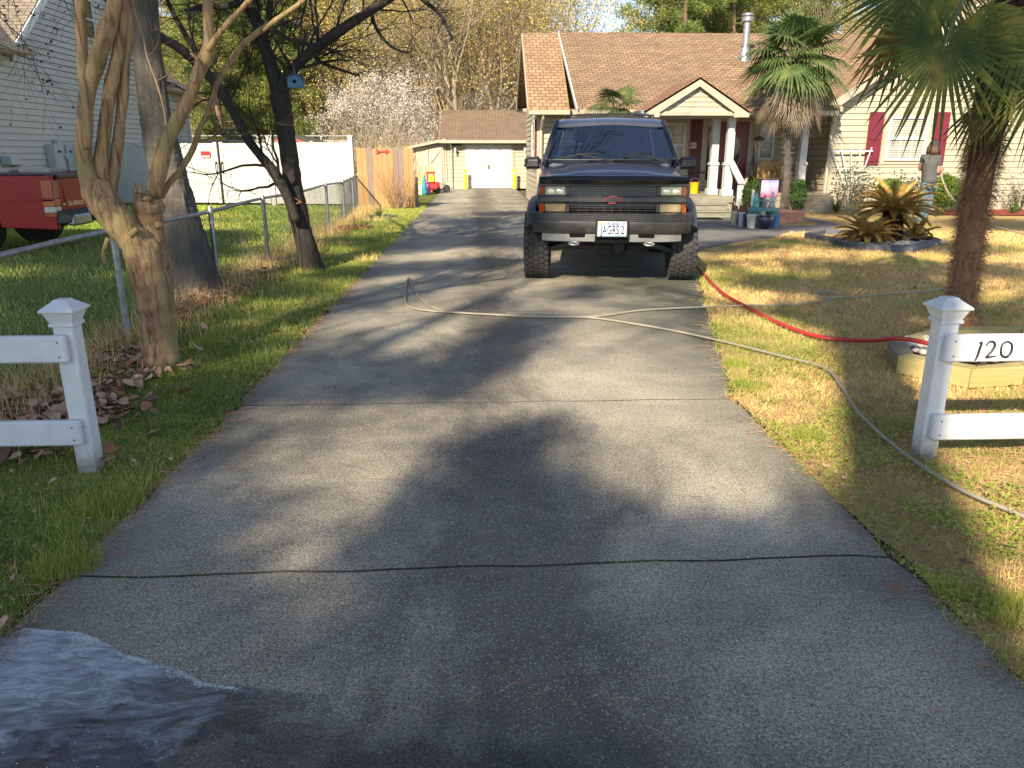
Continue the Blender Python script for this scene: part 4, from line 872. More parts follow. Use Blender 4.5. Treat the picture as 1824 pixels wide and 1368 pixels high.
for s in(-1,1):
    for za,zb_,m_,nm in((z1+.004,zT-.01,M['lens'],'headlight'),(zB+.004,z2-.004,M['lens2'],'turn_signal')):
        a,b=sorted((SX+s*abs(hxi)*.98,SX+s*.77)); mb=MB(); mb.bbox(a,b,y0-.012,y0+.05,za,zb_,.012); L=mb.build(nm,m_,suv)
        if nm=='headlight':
            for q in(.3,.72): mb=MB(); mb.lathe(((a+(b-a)*q),y0-.0125,(za+zb_)/2-.005),[(.036,.001),(.034,-.001),(.02,-.0018),(.002,-.002)],16,1.25,.8,'Y'); mb.build('reflector',mat('reflector_glint_paint',(.60,.60,.50),.15,metal=.4,var=.2,scale=60,coat=.6),L,True)  # bright lobes of the lamp reflectors painted as pale discs on the opaque lens
        a,b=sorted((SX+s*.775,SX+s*.836)); mb=MB(); mb.loft([[(a if s>0 else b,y0-.01,za),(b if s>0 else a,y0+.06,za),(b if s>0 else a,y0+.16,za),(a if s>0 else b,y0+.10,za)],[(a if s>0 else b,y0-.01,zb_),(b if s>0 else a,y0+.06,zb_),(b if s>0 else a,y0+.16,zb_),(a if s>0 else b,y0+.10,zb_)]]); mb.build('side_marker',M['orange'],suv,fixn=True)
# bow tie badge
bp=[(-.105,-.022),(-.045,-.022),(-.045,-.046),(.035,-.046),(.035,-.022),(.095,-.022),(.105,.022),(.045,.022),(.045,.046),(-.035,.046),(-.035,.022),(-.095,.022)]
bz=(z1+z2)/2; mb=MB(); mb.prism([(SX+u*1.0,bz+v*.92) for u,v in bp],y0-.052,y0-.036,'Y'); bt=mb.build('badge',mat('badge_red',(.42,.02,.03),.3),suv)
mb=MB(); mb.prism([(SX+u*.9,bz+v*.72) for u,v in bp],y0-.056,y0-.0525,'Y'); mb.build('badge_fill',mat('badge_dark',(.03,.03,.035),.3),bt)
# bumper
zb0=sz(381,SB); zb1=sz(396,SB); zb2=sz(418,SB); zb3=sz(433,SB)
def xl(mb,prof,W,back=.20,n=28,tw=.0):
    secs=[]
    for i in range(n+1):
        u=-1+2*i/n; x=SX+u*W; yo=back*abs(u)**5+.015*u*u; zz=tw*abs(u)**6
        secs.append([(x,SB+yo+a,b+(zz if k>-1 else 0)) for k,(a,b) in enumerate(prof)])
    mb.loft(secs)
ribs=[]; z=zb0-.004
for k in range(4): ribs+=[(-.004,z),(-.004,z-.014),(.004,z-.016),(.004,z-.02)]; z-=.0205
mb=MB(); xl(mb,[(.13,zb0+.002),(.02,zb0+.004)]+ribs+[(.13,z)],.915); mb.build('bumper_pad',M['plas'],suv,fixn=True)
mb=MB(); xl(mb,[(.13,z-.002),(.008,z-.002),(.004,z-.02),(.012,zb2+.07),(.03,zb2+.015),(.05,zb2),(.13,zb2)],.912); mb.build('bumper',M['plas'],suv,True,fixn=True,angle=35)
mb=MB(); xl(mb,[(.16,zb2-.002),(.052,zb2-.002),(.06,zb3+.01),(.075,zb3),(.16,zb3)],.80,.12); mb.build('valance',M['plas_l'],suv,True,fixn=True,angle=35)
mb=MB(); mb.bbox(SX-.19,SX+.19,SB+.02,SB+.2,zb3-.01,zb2+.0,.01); mb.build('skid_plate',M['deep'],suv)
for s in(-1,1): mb=MB(); mb.bbox(SX+s*.39-.09,SX+s*.39+.09,SB+.04,SB+.1,zb2-.035,zb2+.012,.012); mb.build('fog_opening',M['deep'],suv)
for s in(-1,1):
    mb=MB(); c=Vector((SX+s*.425,SB+.06,zb3-.012)); mb.tube([c+Vector((.055*math.cos(t*PI/8),0.03*math.sin(t*PI/8)-.03,.012*math.sin(t*PI/8))) for t in range(17)],.011,6,False); mb.build('tow_hook',M['galv'],suv,True)
# plate
pc=at(1086,408,SB-.03); mb=MB(); mb.bbox(SX-.185,SX+.185,SB-.03,SB+.02,pc.z-.098,pc.z+.098,.01); pf=mb.build('plate_frame',M['blackp'],suv)
mb=MB(); mb.bbox(SX-.16,SX+.16,SB-.037,SB-.031,pc.z-.082,pc.z+.082,.004); mb.build('licence_plate',M['plate_w'],pf)
nav=mat('plate_navy',(.012,.03,.11),.5); 
textmesh('plate_lettering','JAGRS 2',.135,nav,pf,(SX+.004,SB-.041,pc.z-.014),(1,0,0),(0,0,1),.003,.56,.0018)
textmesh('plate_lettering','VIRGINIA',.042,mat('plate_blue',(.03,.12,.35),.5),pf,(SX,SB-.040,pc.z+.057),(1,0,0),(0,0,1),.002,.95,.0012)
mb=MB(); mb.bb(SX-.145,SX-.11,SB-.039,SB-.0375,pc.z+.045,pc.z+.072); mb.build('sticker',mat('sticker_yellow',(.7,.5,.03),.5),pf)
mb=MB(); mb.bb(SX+.11,SX+.145,SB-.039,SB-.0375,pc.z+.045,pc.z+.072); mb.build('sticker',mat('sticker_pink',(.7,.2,.3),.5),pf)
mb=MB(); mb.bb(SX-.15,SX+.15,SB-.0385,SB-.0375,pc.z-.078,pc.z-.066); mb.build('plate_band',mat('plate_green',(.25,.55,.45),.5),pf)
# greenhouse (hollow): pillars, roof, glass, interior
yW0,yW1=SB+1.34,SB+1.98; zW0=sz(286,yW0); zW1=sz(219,yW1); zR=sz(211,yW1+.35); yE=SB+4.55
wb,wt=.845,.70
def gp(u,f,y=None):  # point on the windshield
    return Vector((SX+u*(wb+(wt-wb)*f),yW0+(yW1-yW0)*f-.07*(1-u*u)*1.0+.07,zW0+(zW1-zW0)*f))
mb=MB()
secs=[]
for y,w,z in((yW1-.06,.66,zR-.075),(yW1+.05,.69,zR-.035),(yW1+.3,.71,zR-.005),(yW1+1.2,.72,zR+.005),(yE-.25,.71,zR-.01),(yE-.12,.69,zR-.05)):
    secs.append([(SX+x,y,zz) for x,zz in((w+.03,z-.05),(w+.005,z-.02),(w-.09,z+.0),(0,z+.018),(-w+.09,z+.0),(-w-.005,z-.02),(-w-.03,z-.05),(-w+.05,z-.055),(0,z-.03),(w-.05,z-.055))])
mb.loft(secs); mb.build('roof',M['suv'],suv,True,fixn=True,angle=40)
mb=MB()
for s in(-1,1):
    a=gp(s,0);b=gp(s,1)+Vector((0,0,0)); mb.tube([a+Vector((0,.03,-.04)),(a+b)/2+Vector((s*.008,.02,0)),b+Vector((0,.02,.02))],.034,8)
    for yy,lean in((SB+2.72,.0),(SB+3.55,.0),(yE-.15,.2)):
        mb.bar((SX+s*.855,yy+lean,zh+.05),(SX+s*.715,yy,zR-.07),.05,.09)
    mb.bar((SX+s*.865,yW0+.1,zh+.06),(SX+s*.865,yE-.05,zh+.06),.05,.06)
mb.bar((SX-.7,yE-.14,zR-.08),(SX+.7,yE-.14,zR-.08),.08,.08); mb.bar((SX-.84,yE+.02,zh+.08),(SX+.84,yE+.02,zh+.08),.1,.2); mb.build('pillars',M['suv'],suv,True,angle=40)
V=[];Fc=[];nx,ny=14,8
for j in range(ny+1):
    for i in range(nx+1): V.append(gp((-1+2*i/nx)*.97,j/ny)+Vector((0,-.012,.006)))
for j in range(ny):
    for i in range(nx): k=j*(nx+1)+i; Fc.append((k,k+1,k+nx+2,k+nx+1))
mb=MB(); mb.add(V,Fc); ws=mb.build('windshield',M['auto'],suv,True)
mb=MB() # black frit edge
for e in([gp(-.97+1.94*i/14,1) for i in range(15)],[gp(-.97+1.94*i/14,0) for i in range(15)],[gp(-.97,i/8) for i in range(9)],[gp(.97,i/8) for i in range(9)]): mb.tube([p+Vector((0,-.016,.008)) for p in e],.012,6)
mb.build('seal',M['blackp'],ws,True)
for s in(-1,1):
    for ya,yb_ in((yW0+.42,SB+2.68),(SB+2.78,SB+3.5),(SB+3.6,yE-.2)):
        mb=MB(); mb.quad((SX+s*.865,ya-(.3 if ya<SB+2 else 0),zh+.09),(SX+s*.865,yb_,zh+.09),(SX+s*.735,yb_,zR-.10),(SX+s*.735,ya+.12,zR-.10)); mb.build('side_window',M['auto'],suv)
mb=MB(); mb.quad((SX-.78,yE+.02,zh+.18),(SX+.78,yE+.02,zh+.18),(SX+.66,yE-.14,zR-.11),(SX-.66,yE-.14,zR-.11)); mb.build('rear_window',M['auto'],suv)
dk=mat('interior_grey',(.09,.105,.13),.8,var=.2); mb=MB(); mb.bbox(SX-.78,SX+.78,yW0+.08,yW0+.45,zh-.1,zW0+.045,.05); mb.bb(SX-.8,SX+.8,yW0+.3,yE-.1,.75,.85); mb.build('dashboard',dk,suv)
for s in(-1,1):
    mb=MB(); x=SX+s*.37; mb.bbox(x-.24,x+.24,yW0+1.0,yW0+1.14,.95,zh+.36,.06); mb.bbox(x-.12,x+.12,yW0+1.03,yW0+1.12,zh+.38,zh+.54,.04); mb.bbox(x-.24,x+.24,yW0+.6,yW0+1.05,.85,1.05,.05); mb.build('seat',dk,suv)
mb=MB(); mb.bbox(SX-.68,SX+.68,yW0+1.9,yW0+2.04,.85,zh+.3,.05); mb.build('rear_bench',dk,suv)
mb=MB(); c=Vector((SX+.37,yW0+.52,zh+.16)); mb.tube([c+Vector((.18*math.cos(t*PI/10),.05*math.sin(t*PI/10),.17*math.sin(t*PI/10))) for t in range(21)],.014,6,False); mb.tube([c,c+Vector((0,-.25,-.1))],.03,6); mb.tube([c+Vector((-.17,0,0)),c+Vector((.17,0,0))],.014,6); mb.build('steering_wheel',M['blackp'],suv)
mb=MB(); c=gp(0,.86)+Vector((0,.08,0)); mb.bbox(c.x-.11,c.x+.11,c.y,c.y+.03,c.z-.03,c.z+.03,.012); mb.build('rear_view_mirror',M['blackp'],suv)
for (x0,x1,z_) in((-.72,-.05,0),(.02,.62,0)): # wipers
    mb=MB(); a=Vector((SX+x1+.08,yW0-.03,zW0-.01)); b=Vector((SX+(x0+x1)/2,yW0+.0,zW0+.075)); mb.tube([a,b],.010,6); mb.tube([Vector((SX+x0+.02,yW0+.055,zW0+.012)),b+Vector((0,-.0,.005)),Vector((SX+x1-.1,yW0+.02,zW0+.09))],.010,6); mb.build('wiper',M['blackp'],suv)
for s in(-1,1): # side mirrors
    c=at(955 if s<0 else 1240,290,yW0+.28); c.x=SX+s*1.0; mb=MB(); mb.bbox(c.x-.105,c.x+.105,c.y-.05,c.y+.07,c.z-.075,c.z+.072,.035); mm=mb.build('side_mirror',M['blackp'],suv,bevel=.01); mb=MB(); mb.bar((c.x-s*.08,c.y,c.z-.04),(SX+s*.82,c.y+.02,c.z-.05),.07,.06); mb.build('mirror_arm',M['blackp'],mm)
mb=MB() # roof rack
for s in(-1,1): mb.tube([(SX+s*.60,yW1+.30,zR+.01),(SX+s*.60,yW1+.42,zR+.045),(SX+s*.60,yE-.5,zR+.045),(SX+s*.60,yE-.35,zR)],.012,6)
for y in(yW1+.5,yW1+1.3,yE-.55): mb.tube([(SX-.6,y,zR+.04),(SX-.3,y,zR+.06),(SX+.3,y,zR+.06),(SX+.6,y,zR+.04)],.012,6)
mb.build('roof_rack',M['blackp'],suv)
# flares, underbody, wheels
for s in(-1,1):
    for yc in(SB+.80,SB+3.66):
        mb=MB(); secs=[]
        for i in range(13):
            t_=PI*(.16+.68*i/12); c,s_=math.cos(t_),math.sin(t_); 
            def P(r,xo): return (SX+s*xo,yc-r*c,.42+r*s_)
            secs.append([P(.47,.86),P(.475,.985),P(.50,1.0),P(.56,.96),P(.60,.885)])
        mb.loft(secs); mb.build('fender_flare',M['plas'],suv,True,fixn=True,angle=40)
mb=MB(); mb.bb(SX-.78,SX+.78,SB+.2,SB+4.5,.62,.90); mb.bb(SX-.42,SX+.42,SB+.18,SB+4.4,.52,.62); mb.build('underbody',M['deep'],suv)
mb=MB(); mb.tube([(SX-.8,SB+.8,.42),(SX-.25,SB+.8,.40),(SX+.25,SB+.8,.40),(SX+.8,SB+.8,.42)],.05,8); mb.sphere((SX+.12,SB+.8,.40),.13,12,8)
for s in(-1,1): mb.bar((SX+s*.25,SB+.75,.5),(SX+s*.75,SB+.75,.36),.2,.05); mb.bar((SX+s*.62,SB+.9,.40),(SX+s*.55,SB+.9,.75),.07,.07)
mb.build('front_axle',M['blackp'],suv); mb=MB(); mb.tube([(SX-.8,SB+3.66,.42),(SX+.8,SB+3.66,.42)],.06,8); mb.sphere((SX,SB+3.66,.42),.15,12,8); mb.build('rear_axle',M['blackp'],suv)
mb=MB(); mb.tube([(SX-.86,SB+3.0,.55),(SX-1.0,SB+2.9,.54)],.035,10); mb.build('exhaust_pipe',M['galv'],suv)
M['tyre']=mat('tyre_rubber',(.033,.032,.031),.85,var=.35,scale=25,bump=.4,bscale=60)
def wheel(parent,x,y,r,w,s,rim_r=.2,tread=True,rimm=None):
    mb=MB(); prof=[(rim_r,-w*.36),(rim_r+.02,-w*.46),(r*.82,-w*.52),(r-.035,-w*.49),(r-.012,-w*.42),(r-.012,w*.42),(r-.035,w*.49),(r*.82,w*.52),(rim_r+.02,w*.46),(rim_r,w*.36)]
    mb.lathe((x,y,r),prof,48,axis='X')
    T=mb.build('wheel',M['tyre'],parent,True,angle=50)
    if tread:
        mb=MB(); n=34
        for k in range(n):
            for j,u in enumerate((-.40,-.22,0,.22,.40)):
                t_=2*PI*(k+(.5 if j%2 else 0)+(.15 if u>0 else 0))/n; rr=r-.011; rot=Matrix.Rotation(-t_,3,'X')
                c=Vector((x+u*w,y+rr*math.sin(t_)*-1 if False else y-rr*math.sin(t_),r+rr*math.cos(t_)))
                rot=Matrix.Rotation(t_,3,'X')@Matrix.Rotation(.45*(1 if j%2 else -1),3,'Z')
                mb.box(c,(w*.17,2*PI*r/n*.66,.026),rot)
        mb.build('tread',M['tyre'],T)
    mb=MB(); xo=x+s*w*.2; mb.lathe((xo,y,r),[(rim_r,-.1),(rim_r+.012,.06),(rim_r-.01,.06),(rim_r-.03,.0),(.09,.02),(.07,.05),(.02,.055)] if s>0 else [(.02,-.055),(.07,-.05),(.09,-.02),(rim_r-.03,0),(rim_r-.01,-.06),(rim_r+.012,-.06),(rim_r,.1)],24,axis='X'); mb.build('rim',rimm or M['galv'],T,True,angle=40)
    return T
for s in(-1,1):
    for y in(SB+.80,SB+3.66): wheel(suv,SX+s*.88,y,.405,.30,s)
suv.rotation_euler=(0,0,-R(7.5)); suv.location=Vector((SX-.055,SB,0))+Matrix.Rotation(-R(7.5),3,'Z')@Vector((0,2.3,0))
# ================================================================ RED PICKUP
TX=-6.33; TY=12.0; tW=1.98
M['red']=carpaint('dark_red_paint',(.30,.002,.012),.0,.3,.08,.0); M['red'].node_tree.nodes['Principled BSDF'].inputs['Specular IOR Level'].default_value=.25
zt=at(95,311,TY).z; zb=at(95,430,TY).z
tr=thing('pickup_truck','dark red pickup truck seen from the rear corner beyond the chain link fence','pickup',(TX-2.6,TY+tW/2,0))
def arch_poly(x0,x1,zlo,zhi,axc,ar,azc):
    pts=[(x0,zhi),(x0,zlo)]
    if axc is not None:
        for i in range(13):
            t_=PI*i/12; px=axc-ar*math.cos(t_); pz=azc+ar*math.sin(t_); pts.append((px,max(zlo,pz)))
    pts+= [(x1,zlo),(x1,zhi)]; return pts
wr=.40; axR=TX-1.30
mb=MB(); # bed sides with cut wheel arches
for y0_,y1_ in((TY,TY+.09),(TY+tW-.09,TY+tW)): mb.prism(arch_poly(TX-2.05,TX,zb+.17,zt-.015,axR,.47,.42),y0_,y1_,'Y')
mb.bb(TX-2.02,TX-1.96,TY+.09,TY+tW-.09,.6,zt-.02); mb.bb(TX-2.05,TX-.02,TY+.09,TY+tW-.09,.62,.68); mb.build('bed',M['red'],tr,bevel=.012,fixn=True)
mb=MB(); mb.bbox(TX-2.05,TX,TY-.012,TY-.002,.80,.83,.004); mb.build('side_moulding',M['red'],tr)
mb=MB(); mb.prism([(TY+.16,.60),(TY+tW-.16,.60),(TY+tW-.16,zt-.03),(TY+.16,zt-.03)],TX-.045,TX+.004,'X'); mb.bbox(TX+.004,TX+.012,TY+.3,TY+tW-.3,.70,zt-.17,.004); tg=mb.build('tailgate',M['red'],tr,bevel=.012)
mb=MB(); mb.bbox(TX-.06,TX+.022,TY+.16,TY+tW-.16,zt-.07,zt+.005,.015); mb.build('tailgate_cap',M['blackp'],tg)
mb=MB(); mb.bbox(TX+.008,TX+.022,TY+tW/2-.12,TY+tW/2+.12,zt-.26,zt-.16,.004); mb.build('handle',M['blackp'],tg)
chrome=mat('chrome_letters',(.6,.6,.62),.2,metal=.9,var=.05)
textmesh('tailgate_lettering','SILVERADO',.095,chrome,tg,(TX+.0125,TY+.62,.70+.045),(0,1,0),(0,0,1),.002,1.0,.001,shear=.2)
mb=MB(); mb.bbox(TX+.012,TX+.017,TY+.225,TY+.28,.73,.76,.004); mb.build('badge',chrome,tg)
for y0_,s in((TY,-1),(TY+tW,1)):
    ya,yb_=(y0_-.012,y0_+.15) if s<0 else (y0_-.15,y0_+.012)
    za,zc=at(85,384,TY).z-.03,at(85,321,TY).z; H_=zc-za
    for f0,f1,mm in((.5,1.,mat('tail_lens_red',(.28,.005,.01),.12,spec=.7,coat=1)),(.30,.49,M['orange']),(.13,.29,mat('reverse_lens',(.45,.45,.42),.15,coat=1)),(0,.125,mat('tail_lens_red',(.28,.005,.01)))):
        mb=MB(); mb.bbox(TX-.16,TX+.02,ya,yb_,za+H_*f0,za+H_*f1,.01); mb.build('tail_light',mm,tr)
mb=MB(); bz0=at(150,424,TY+.5).z; bz0=.42; secs=[]
mb.prism([(TX+.0,.46),(TX+.20,.48),(TX+.24,.60),(TX+.05,.66),(TX-.3,.66),(TX-.3,.5)],TY+.02,TY+tW-.02,'Y'); mb.build('rear_bumper',M['blackp'],tr,bevel=.02,fixn=True)
for ya,yb_ in((TY+.03,TY+.55),(TY+tW-.55,TY+tW-.03)):
    mb=MB(); mb.bbox(TX+.13,TX+.262,ya,yb_,.44,.60,.03); mb.build('bumper_corner',mat('worn_chrome',(.30,.33,.32),.35,metal=.6,var=.3,scale=8),tr)
mb=MB(); mb.bbox(TX+.205,TX+.225,TY+tW/2-.16,TY+tW/2+.16,.49,.64,.004); mb.build('licence_plate',mat('plate_dull',(.38,.40,.42),.4),tr)
textmesh('plate_lettering','VAL 4192',.08,nav,tr,(TX+.228,TY+tW/2,.56),(0,1,0),(0,0,1),.001,.7,.001)
mb=MB()
for f in(.25,.75): mb.bbox(TX-1.9,TX-.06,TY+tW*f-.35,TY+tW*f+.35,zt-.05,zt-.02,.01)
mb.build('bed_cover',M['blackp'],tr)
mb=MB(); 
for y in(TY+.04,TY+tW-.04): mb.bbox(TX-2.0,TX-.1,y-.045,y+.045,zt-.013,zt+.012,.01)
mb.bbox(TX-2.0,TX-1.85,TY+.05,TY+tW-.05,zt+.0,zt+.12,.02); mb.build('bed_rail_cap',M['blackp'],tr)
mb=MB()
for x0 in(-1.35,-.72): mb.bbox(TX+x0,TX+x0+.5,TY+.5,TY+.95,zt+.01,zt+.075,.015)
mb.build('latched_box',mat('beige_plastic',(.35,.32,.26),.6),tr)
# cab
mb=MB(); c0,c1=TX-4.0,TX-2.1
mb.loft([[(c0-.55,y,z) for y,z in((TY,.5),(TY,1.12),(TY+tW,1.12),(TY+tW,.5))],[(c0,y,z) for y,z in((TY,.5),(TY,1.2),(TY+tW,1.2),(TY+tW,.5))],[(c1,y,z) for y,z in((TY,.5),(TY,1.22),(TY+tW,1.22),(TY+tW,.5))]])
mb.prism(arch_poly(TX-5.3,TX-4.0,.5,1.08,TX-4.72,.46,.42),TY,TY+.1,'Y'); mb.prism(arch_poly(TX-5.3,TX-4.0,.5,1.08,TX-4.72,.46,.42),TY+tW-.1,TY+tW,'Y'); mb.bb(TX-5.3,TX-4.0,TY+.1,TY+tW-.1,.75,1.09)
mb.loft([[(c0+.15,y,z) for y,z in((TY+.1,1.2),(TY+.2,1.66),(TY+tW-.2,1.66),(TY+tW-.1,1.2))],[(c1-.1,y,z) for y,z in((TY+.1,1.22),(TY+.2,1.68),(TY+tW-.2,1.68),(TY+tW-.1,1.22))]])
mb.build('cab',M['red'],tr,bevel=.02,fixn=True)
mb=MB(); mb.quad((c0+.3,TY+.085,1.26),(c1-.3,TY+.085,1.27),(c1-.35,TY+.165,1.6),(c0+.45,TY+.165,1.6)); mb.build('side_window',M['glassd'],tr)
mb=MB(); mb.quad((c1-.095,TY+.25,1.28),(c1-.095,TY+tW-.25,1.28),(c1-.095,TY+tW-.3,1.6),(c1-.095,TY+.3,1.6)); mb.build('rear_window',M['glassd'],tr)
mb=MB(); mb.bb(TX-5.2,TX-.1,TY+.3,TY+tW-.3,.42,.62); mb.bb(TX-2.0,TX-.3,TY+.1,TY+tW-.1,.62,.66); mb.bb(axR-.46,axR+.46,TY+.1,TY+.4,.64,.88); mb.build('frame',M['deep'],tr)
for x in(axR,TX-4.72):
    for y,s in((TY+.13,-1),(TY+tW-.13,1)):
        mb=MB(); prof=[(.2,-.1),(.22,-.12),(.34,-.125),(wr,-.10),(wr,.10),(.34,.125),(.22,.12),(.2,.1)]; mb.lathe((x,y,wr),prof,36,axis='Y'); T=mb.build('wheel',M['tyre'],tr,True,angle=50)
        mb=MB(); mb.lathe((x,y,wr),[(.205,s*.02),(.2,s*.09),(.15,s*.05),(.06,s*.06),(.05,s*.10),(.01,s*.10)],24,axis='Y'); mb.build('rim',M['galv'],T,True,angle=40)
# ================================================================ HOSES
def smooth(P,n=6):
    Q=[]
    for i in range(len(P)-1):
        p0=P[max(0,i-1)];p1=P[i];p2=P[i+1];p3=P[min(len(P)-1,i+2)]
        for s in range(n):
            t_=s/n; Q.append(.5*((2*p1)+(p2-p0)*t_+(2*p0-5*p1+4*p2-p3)*t_*t_+(3*p1-p0-3*p2+p3)*t_**3))
    Q.append(P[-1]); return Q
P=[(1243,474,.02),(1262,498,.025),(1290,524,.03),(1340,552,.03),(1400,581,.03),(1460,600,.035),(1520,606,.035),(1560,606,.10),(1590,603,.17),(1620,605,.18),(1650,611,.18),(1690,622,.16),(1740,628,.12)]
P=[G(x,y,z) for x,y,z in P]; mb=MB(); mb.tube(smooth(P),.018,8)
mb.build('red_hose',mat('red_rubber',(.40,.03,.025),.45,var=.1),None,True,loc=P[0],label='red hose from the suv tyre across the lawn to the timber planter',cat='hose')
hm=mat('beige_hose',(.27,.24,.185),.6,var=.15)
P=[(1824+260,1030),(1824,920),(1700,866),(1600,800),(1530,736),(1500,690),(1468,655),(1400,636),(1300,611),(1200,589),(1100,572),(1040,565),(950,564),(870,560),(800,556),(745,551),(724,541),(722,520),(727,494),(732,507),(752,533),(790,553),(900,561),(1050,564),(1150,552),(1300,545),(1400,543),(1460,538),(1488,530),(1490,524),(1470,521),(1452,523),(1466,531),(1520,529),(1580,524),(1660,517),(1720,506)]
def hz(x): return .016 if x<1290 and x>590 else .03
P=[G(x,y,hz(x)) for x,y in P]; mb=MB(); mb.tube(smooth(P),.0100,7); mb.build('beige_hose',hm,None,True,loc=P[5],label='long beige hose looping over the driveway and the right lawn',cat='hose')
# ================================================================ TIMBER PLANTER WITH PEBBLES
pl=[G(1577,637),G(1594,664),G(1724,692),G(1822,686),Vector((4.7,5.0,0)),Vector((4.95,5.5,0)),Vector((4.5,5.98,0)),Vector((3.75,5.98,0))]
pt=thing('timber_planter','low polygon planter of pale green treated timbers around the shaggy palm','planter',(4,6,0))
mt=woodmat('treated_timber',(.30,.25,.085),(.42,.35,.15),(3,3,50),.7); me_=woodmat('timber_endgrain',(.16,.14,.09),(.26,.22,.14),(30,30,30))
cc=sum(pl,Vector())/len(pl)
for i in range(len(pl)):
    a,b=pl[i],pl[(i+1)%len(pl)]; ai=a+(cc-a).normalized()*.14; bi=b+(cc-b).normalized()*.14; h=.13
    g_=(b-a).normalized()*.002
    mb=MB(); mb.add([a+g_,b-g_,bi-g_,ai+g_]+[v+Vector((0,0,h)) for v in(a+g_,b-g_,bi-g_,ai+g_)],[(3,2,1,0),(4,5,6,7),(0,1,5,4),(1,2,6,5),(2,3,7,6),(3,0,4,7)]); mb.build('timber',me_ if i==0 else mt,pt,bevel=.006,fixn=True)
mb=MB(); mb.add([p+(cc-p).normalized()*.13+Vector((0,0,.07)) for p in pl],[tuple(range(len(pl)))]); mb.build('soil_fill',mat('dark_soil',(.06,.045,.03),.95,var=.4,scale=20),pt)
def pebbles(name,label,cen,rad,n,z,sz_,seed,acc=None):
    r=random.Random(seed); mb=MB()
    for _ in range(n):
        a=r.uniform(0,2*PI); q=math.sqrt(r.random()); x=cen[0]+rad[0]*q*math.cos(a); y=cen[1]+rad[1]*q*math.sin(a)
        if acc and not acc(x,y): continue
        s=sz_*r.uniform(.5,1.3); mb.sphere((x,y,z+s*.3),s,7,5,r.uniform(.8,1.4),r.uniform(.7,1.2),.6)
    o=mb.build(name,mat('white_pebbles',(.55,.50,.43),.6,var=.3,scale=9),None,True,kind='stuff',label=label,cat='pebbles'); return o
pebbles('pebbles','white and tan pebbles filling the timber planter by the palm',(3.6,5.4),(.42,.38),260,.10,.032,3,lambda x,y:x>3.2 and y>5.0 and y<5.75)
# ================================================================ SMALL THINGS BY THE PORCH
def pot(px0,px1,py0,py1,Y,m_,name,label,cat='pot',prof=None,plant=None,group=None):
    a=at(px0,py1,Y);b=at(px1,py0,Y); x=(a.x+b.x)/2; r=(b.x-a.x)/2; h=b.z
    z0=0
    t_=thing(name,label,cat,(x,Y,z0),group); mb=MB(); pr=prof or [(.72,0),(.78,.3),(.93,.86),(1.0,.87),(1.0,1.0),(.88,1.0),(.85,.9)]
    mb.lathe((x,Y,z0),[(r*u,h*v) for u,v in pr],20); mb.build('bowl',m_,t_,True,angle=40)
    mb=MB(); mb.lathe((x,Y,z0),[(r*.86,h*.88),(.01,h*.90)],16); mb.build('soil',mat('dark_soil',(.06,.045,.03)),t_); return t_,x,r,h
blue=mat('glazed_navy',(.008,.012,.04),.1,spec=.8,coat=1); 
pot(1301,1314,376,397,16.6,mat('cream_plastic',(.50,.46,.28),.5),'plant_pot','small cream pot standing nearest the porch steps')
pot(1314,1327,378,401,16.3,mat('pale_blue_plastic',(.42,.50,.62),.5),'plant_pot','pale blue-white pot right of the small cream pot')
pot(1322,1333,381,404,16.1,mat('charcoal_plastic',(.03,.035,.045),.5),'plant_pot','charcoal pot half hidden by the white pot')
pot(1328,1349,382,406,15.9,mat('white_plastic',(.55,.54,.50),.5),'plant_pot','off-white flared pot left of the big navy glazed pot')
pot(1345,1378,383,409,15.8,blue,'plant_pot','big glossy navy glazed pot in front of the teal turtle bench',prof=[(.5,0),(.6,.08),(.88,.45),(1.0,.72),(.96,.86),(.86,.93),(.98,.97),(.98,1.0),(.84,1.0),(.82,.93)])
pot(1374,1391,382,405,16.1,mat('sky_blue_plastic',(.10,.22,.38),.4),'plant_pot','sky blue pot right of the big navy pot')
a=at(1388,376,17.2);b=at(1434,392,17.2); tp=thing('window_box','terracotta pink rectangular planter at the foot of the porch palm','planter',((a.x+b.x)/2,17.2,0)); mb=MB(); h=a.z
mb.loft([[(a.x+o,17.2+o,z),(b.x-o,17.2+o,z),(b.x-o,17.5-o,z),(a.x+o,17.5-o,z)] for z,o in((0,.05),(h-.05,.015),(h-.05,0),(h,0),(h,.03),(h-.04,.03))]); mb.build('box',mat('terracotta_pink',(.52,.25,.17),.7,var=.2,scale=12),tp)
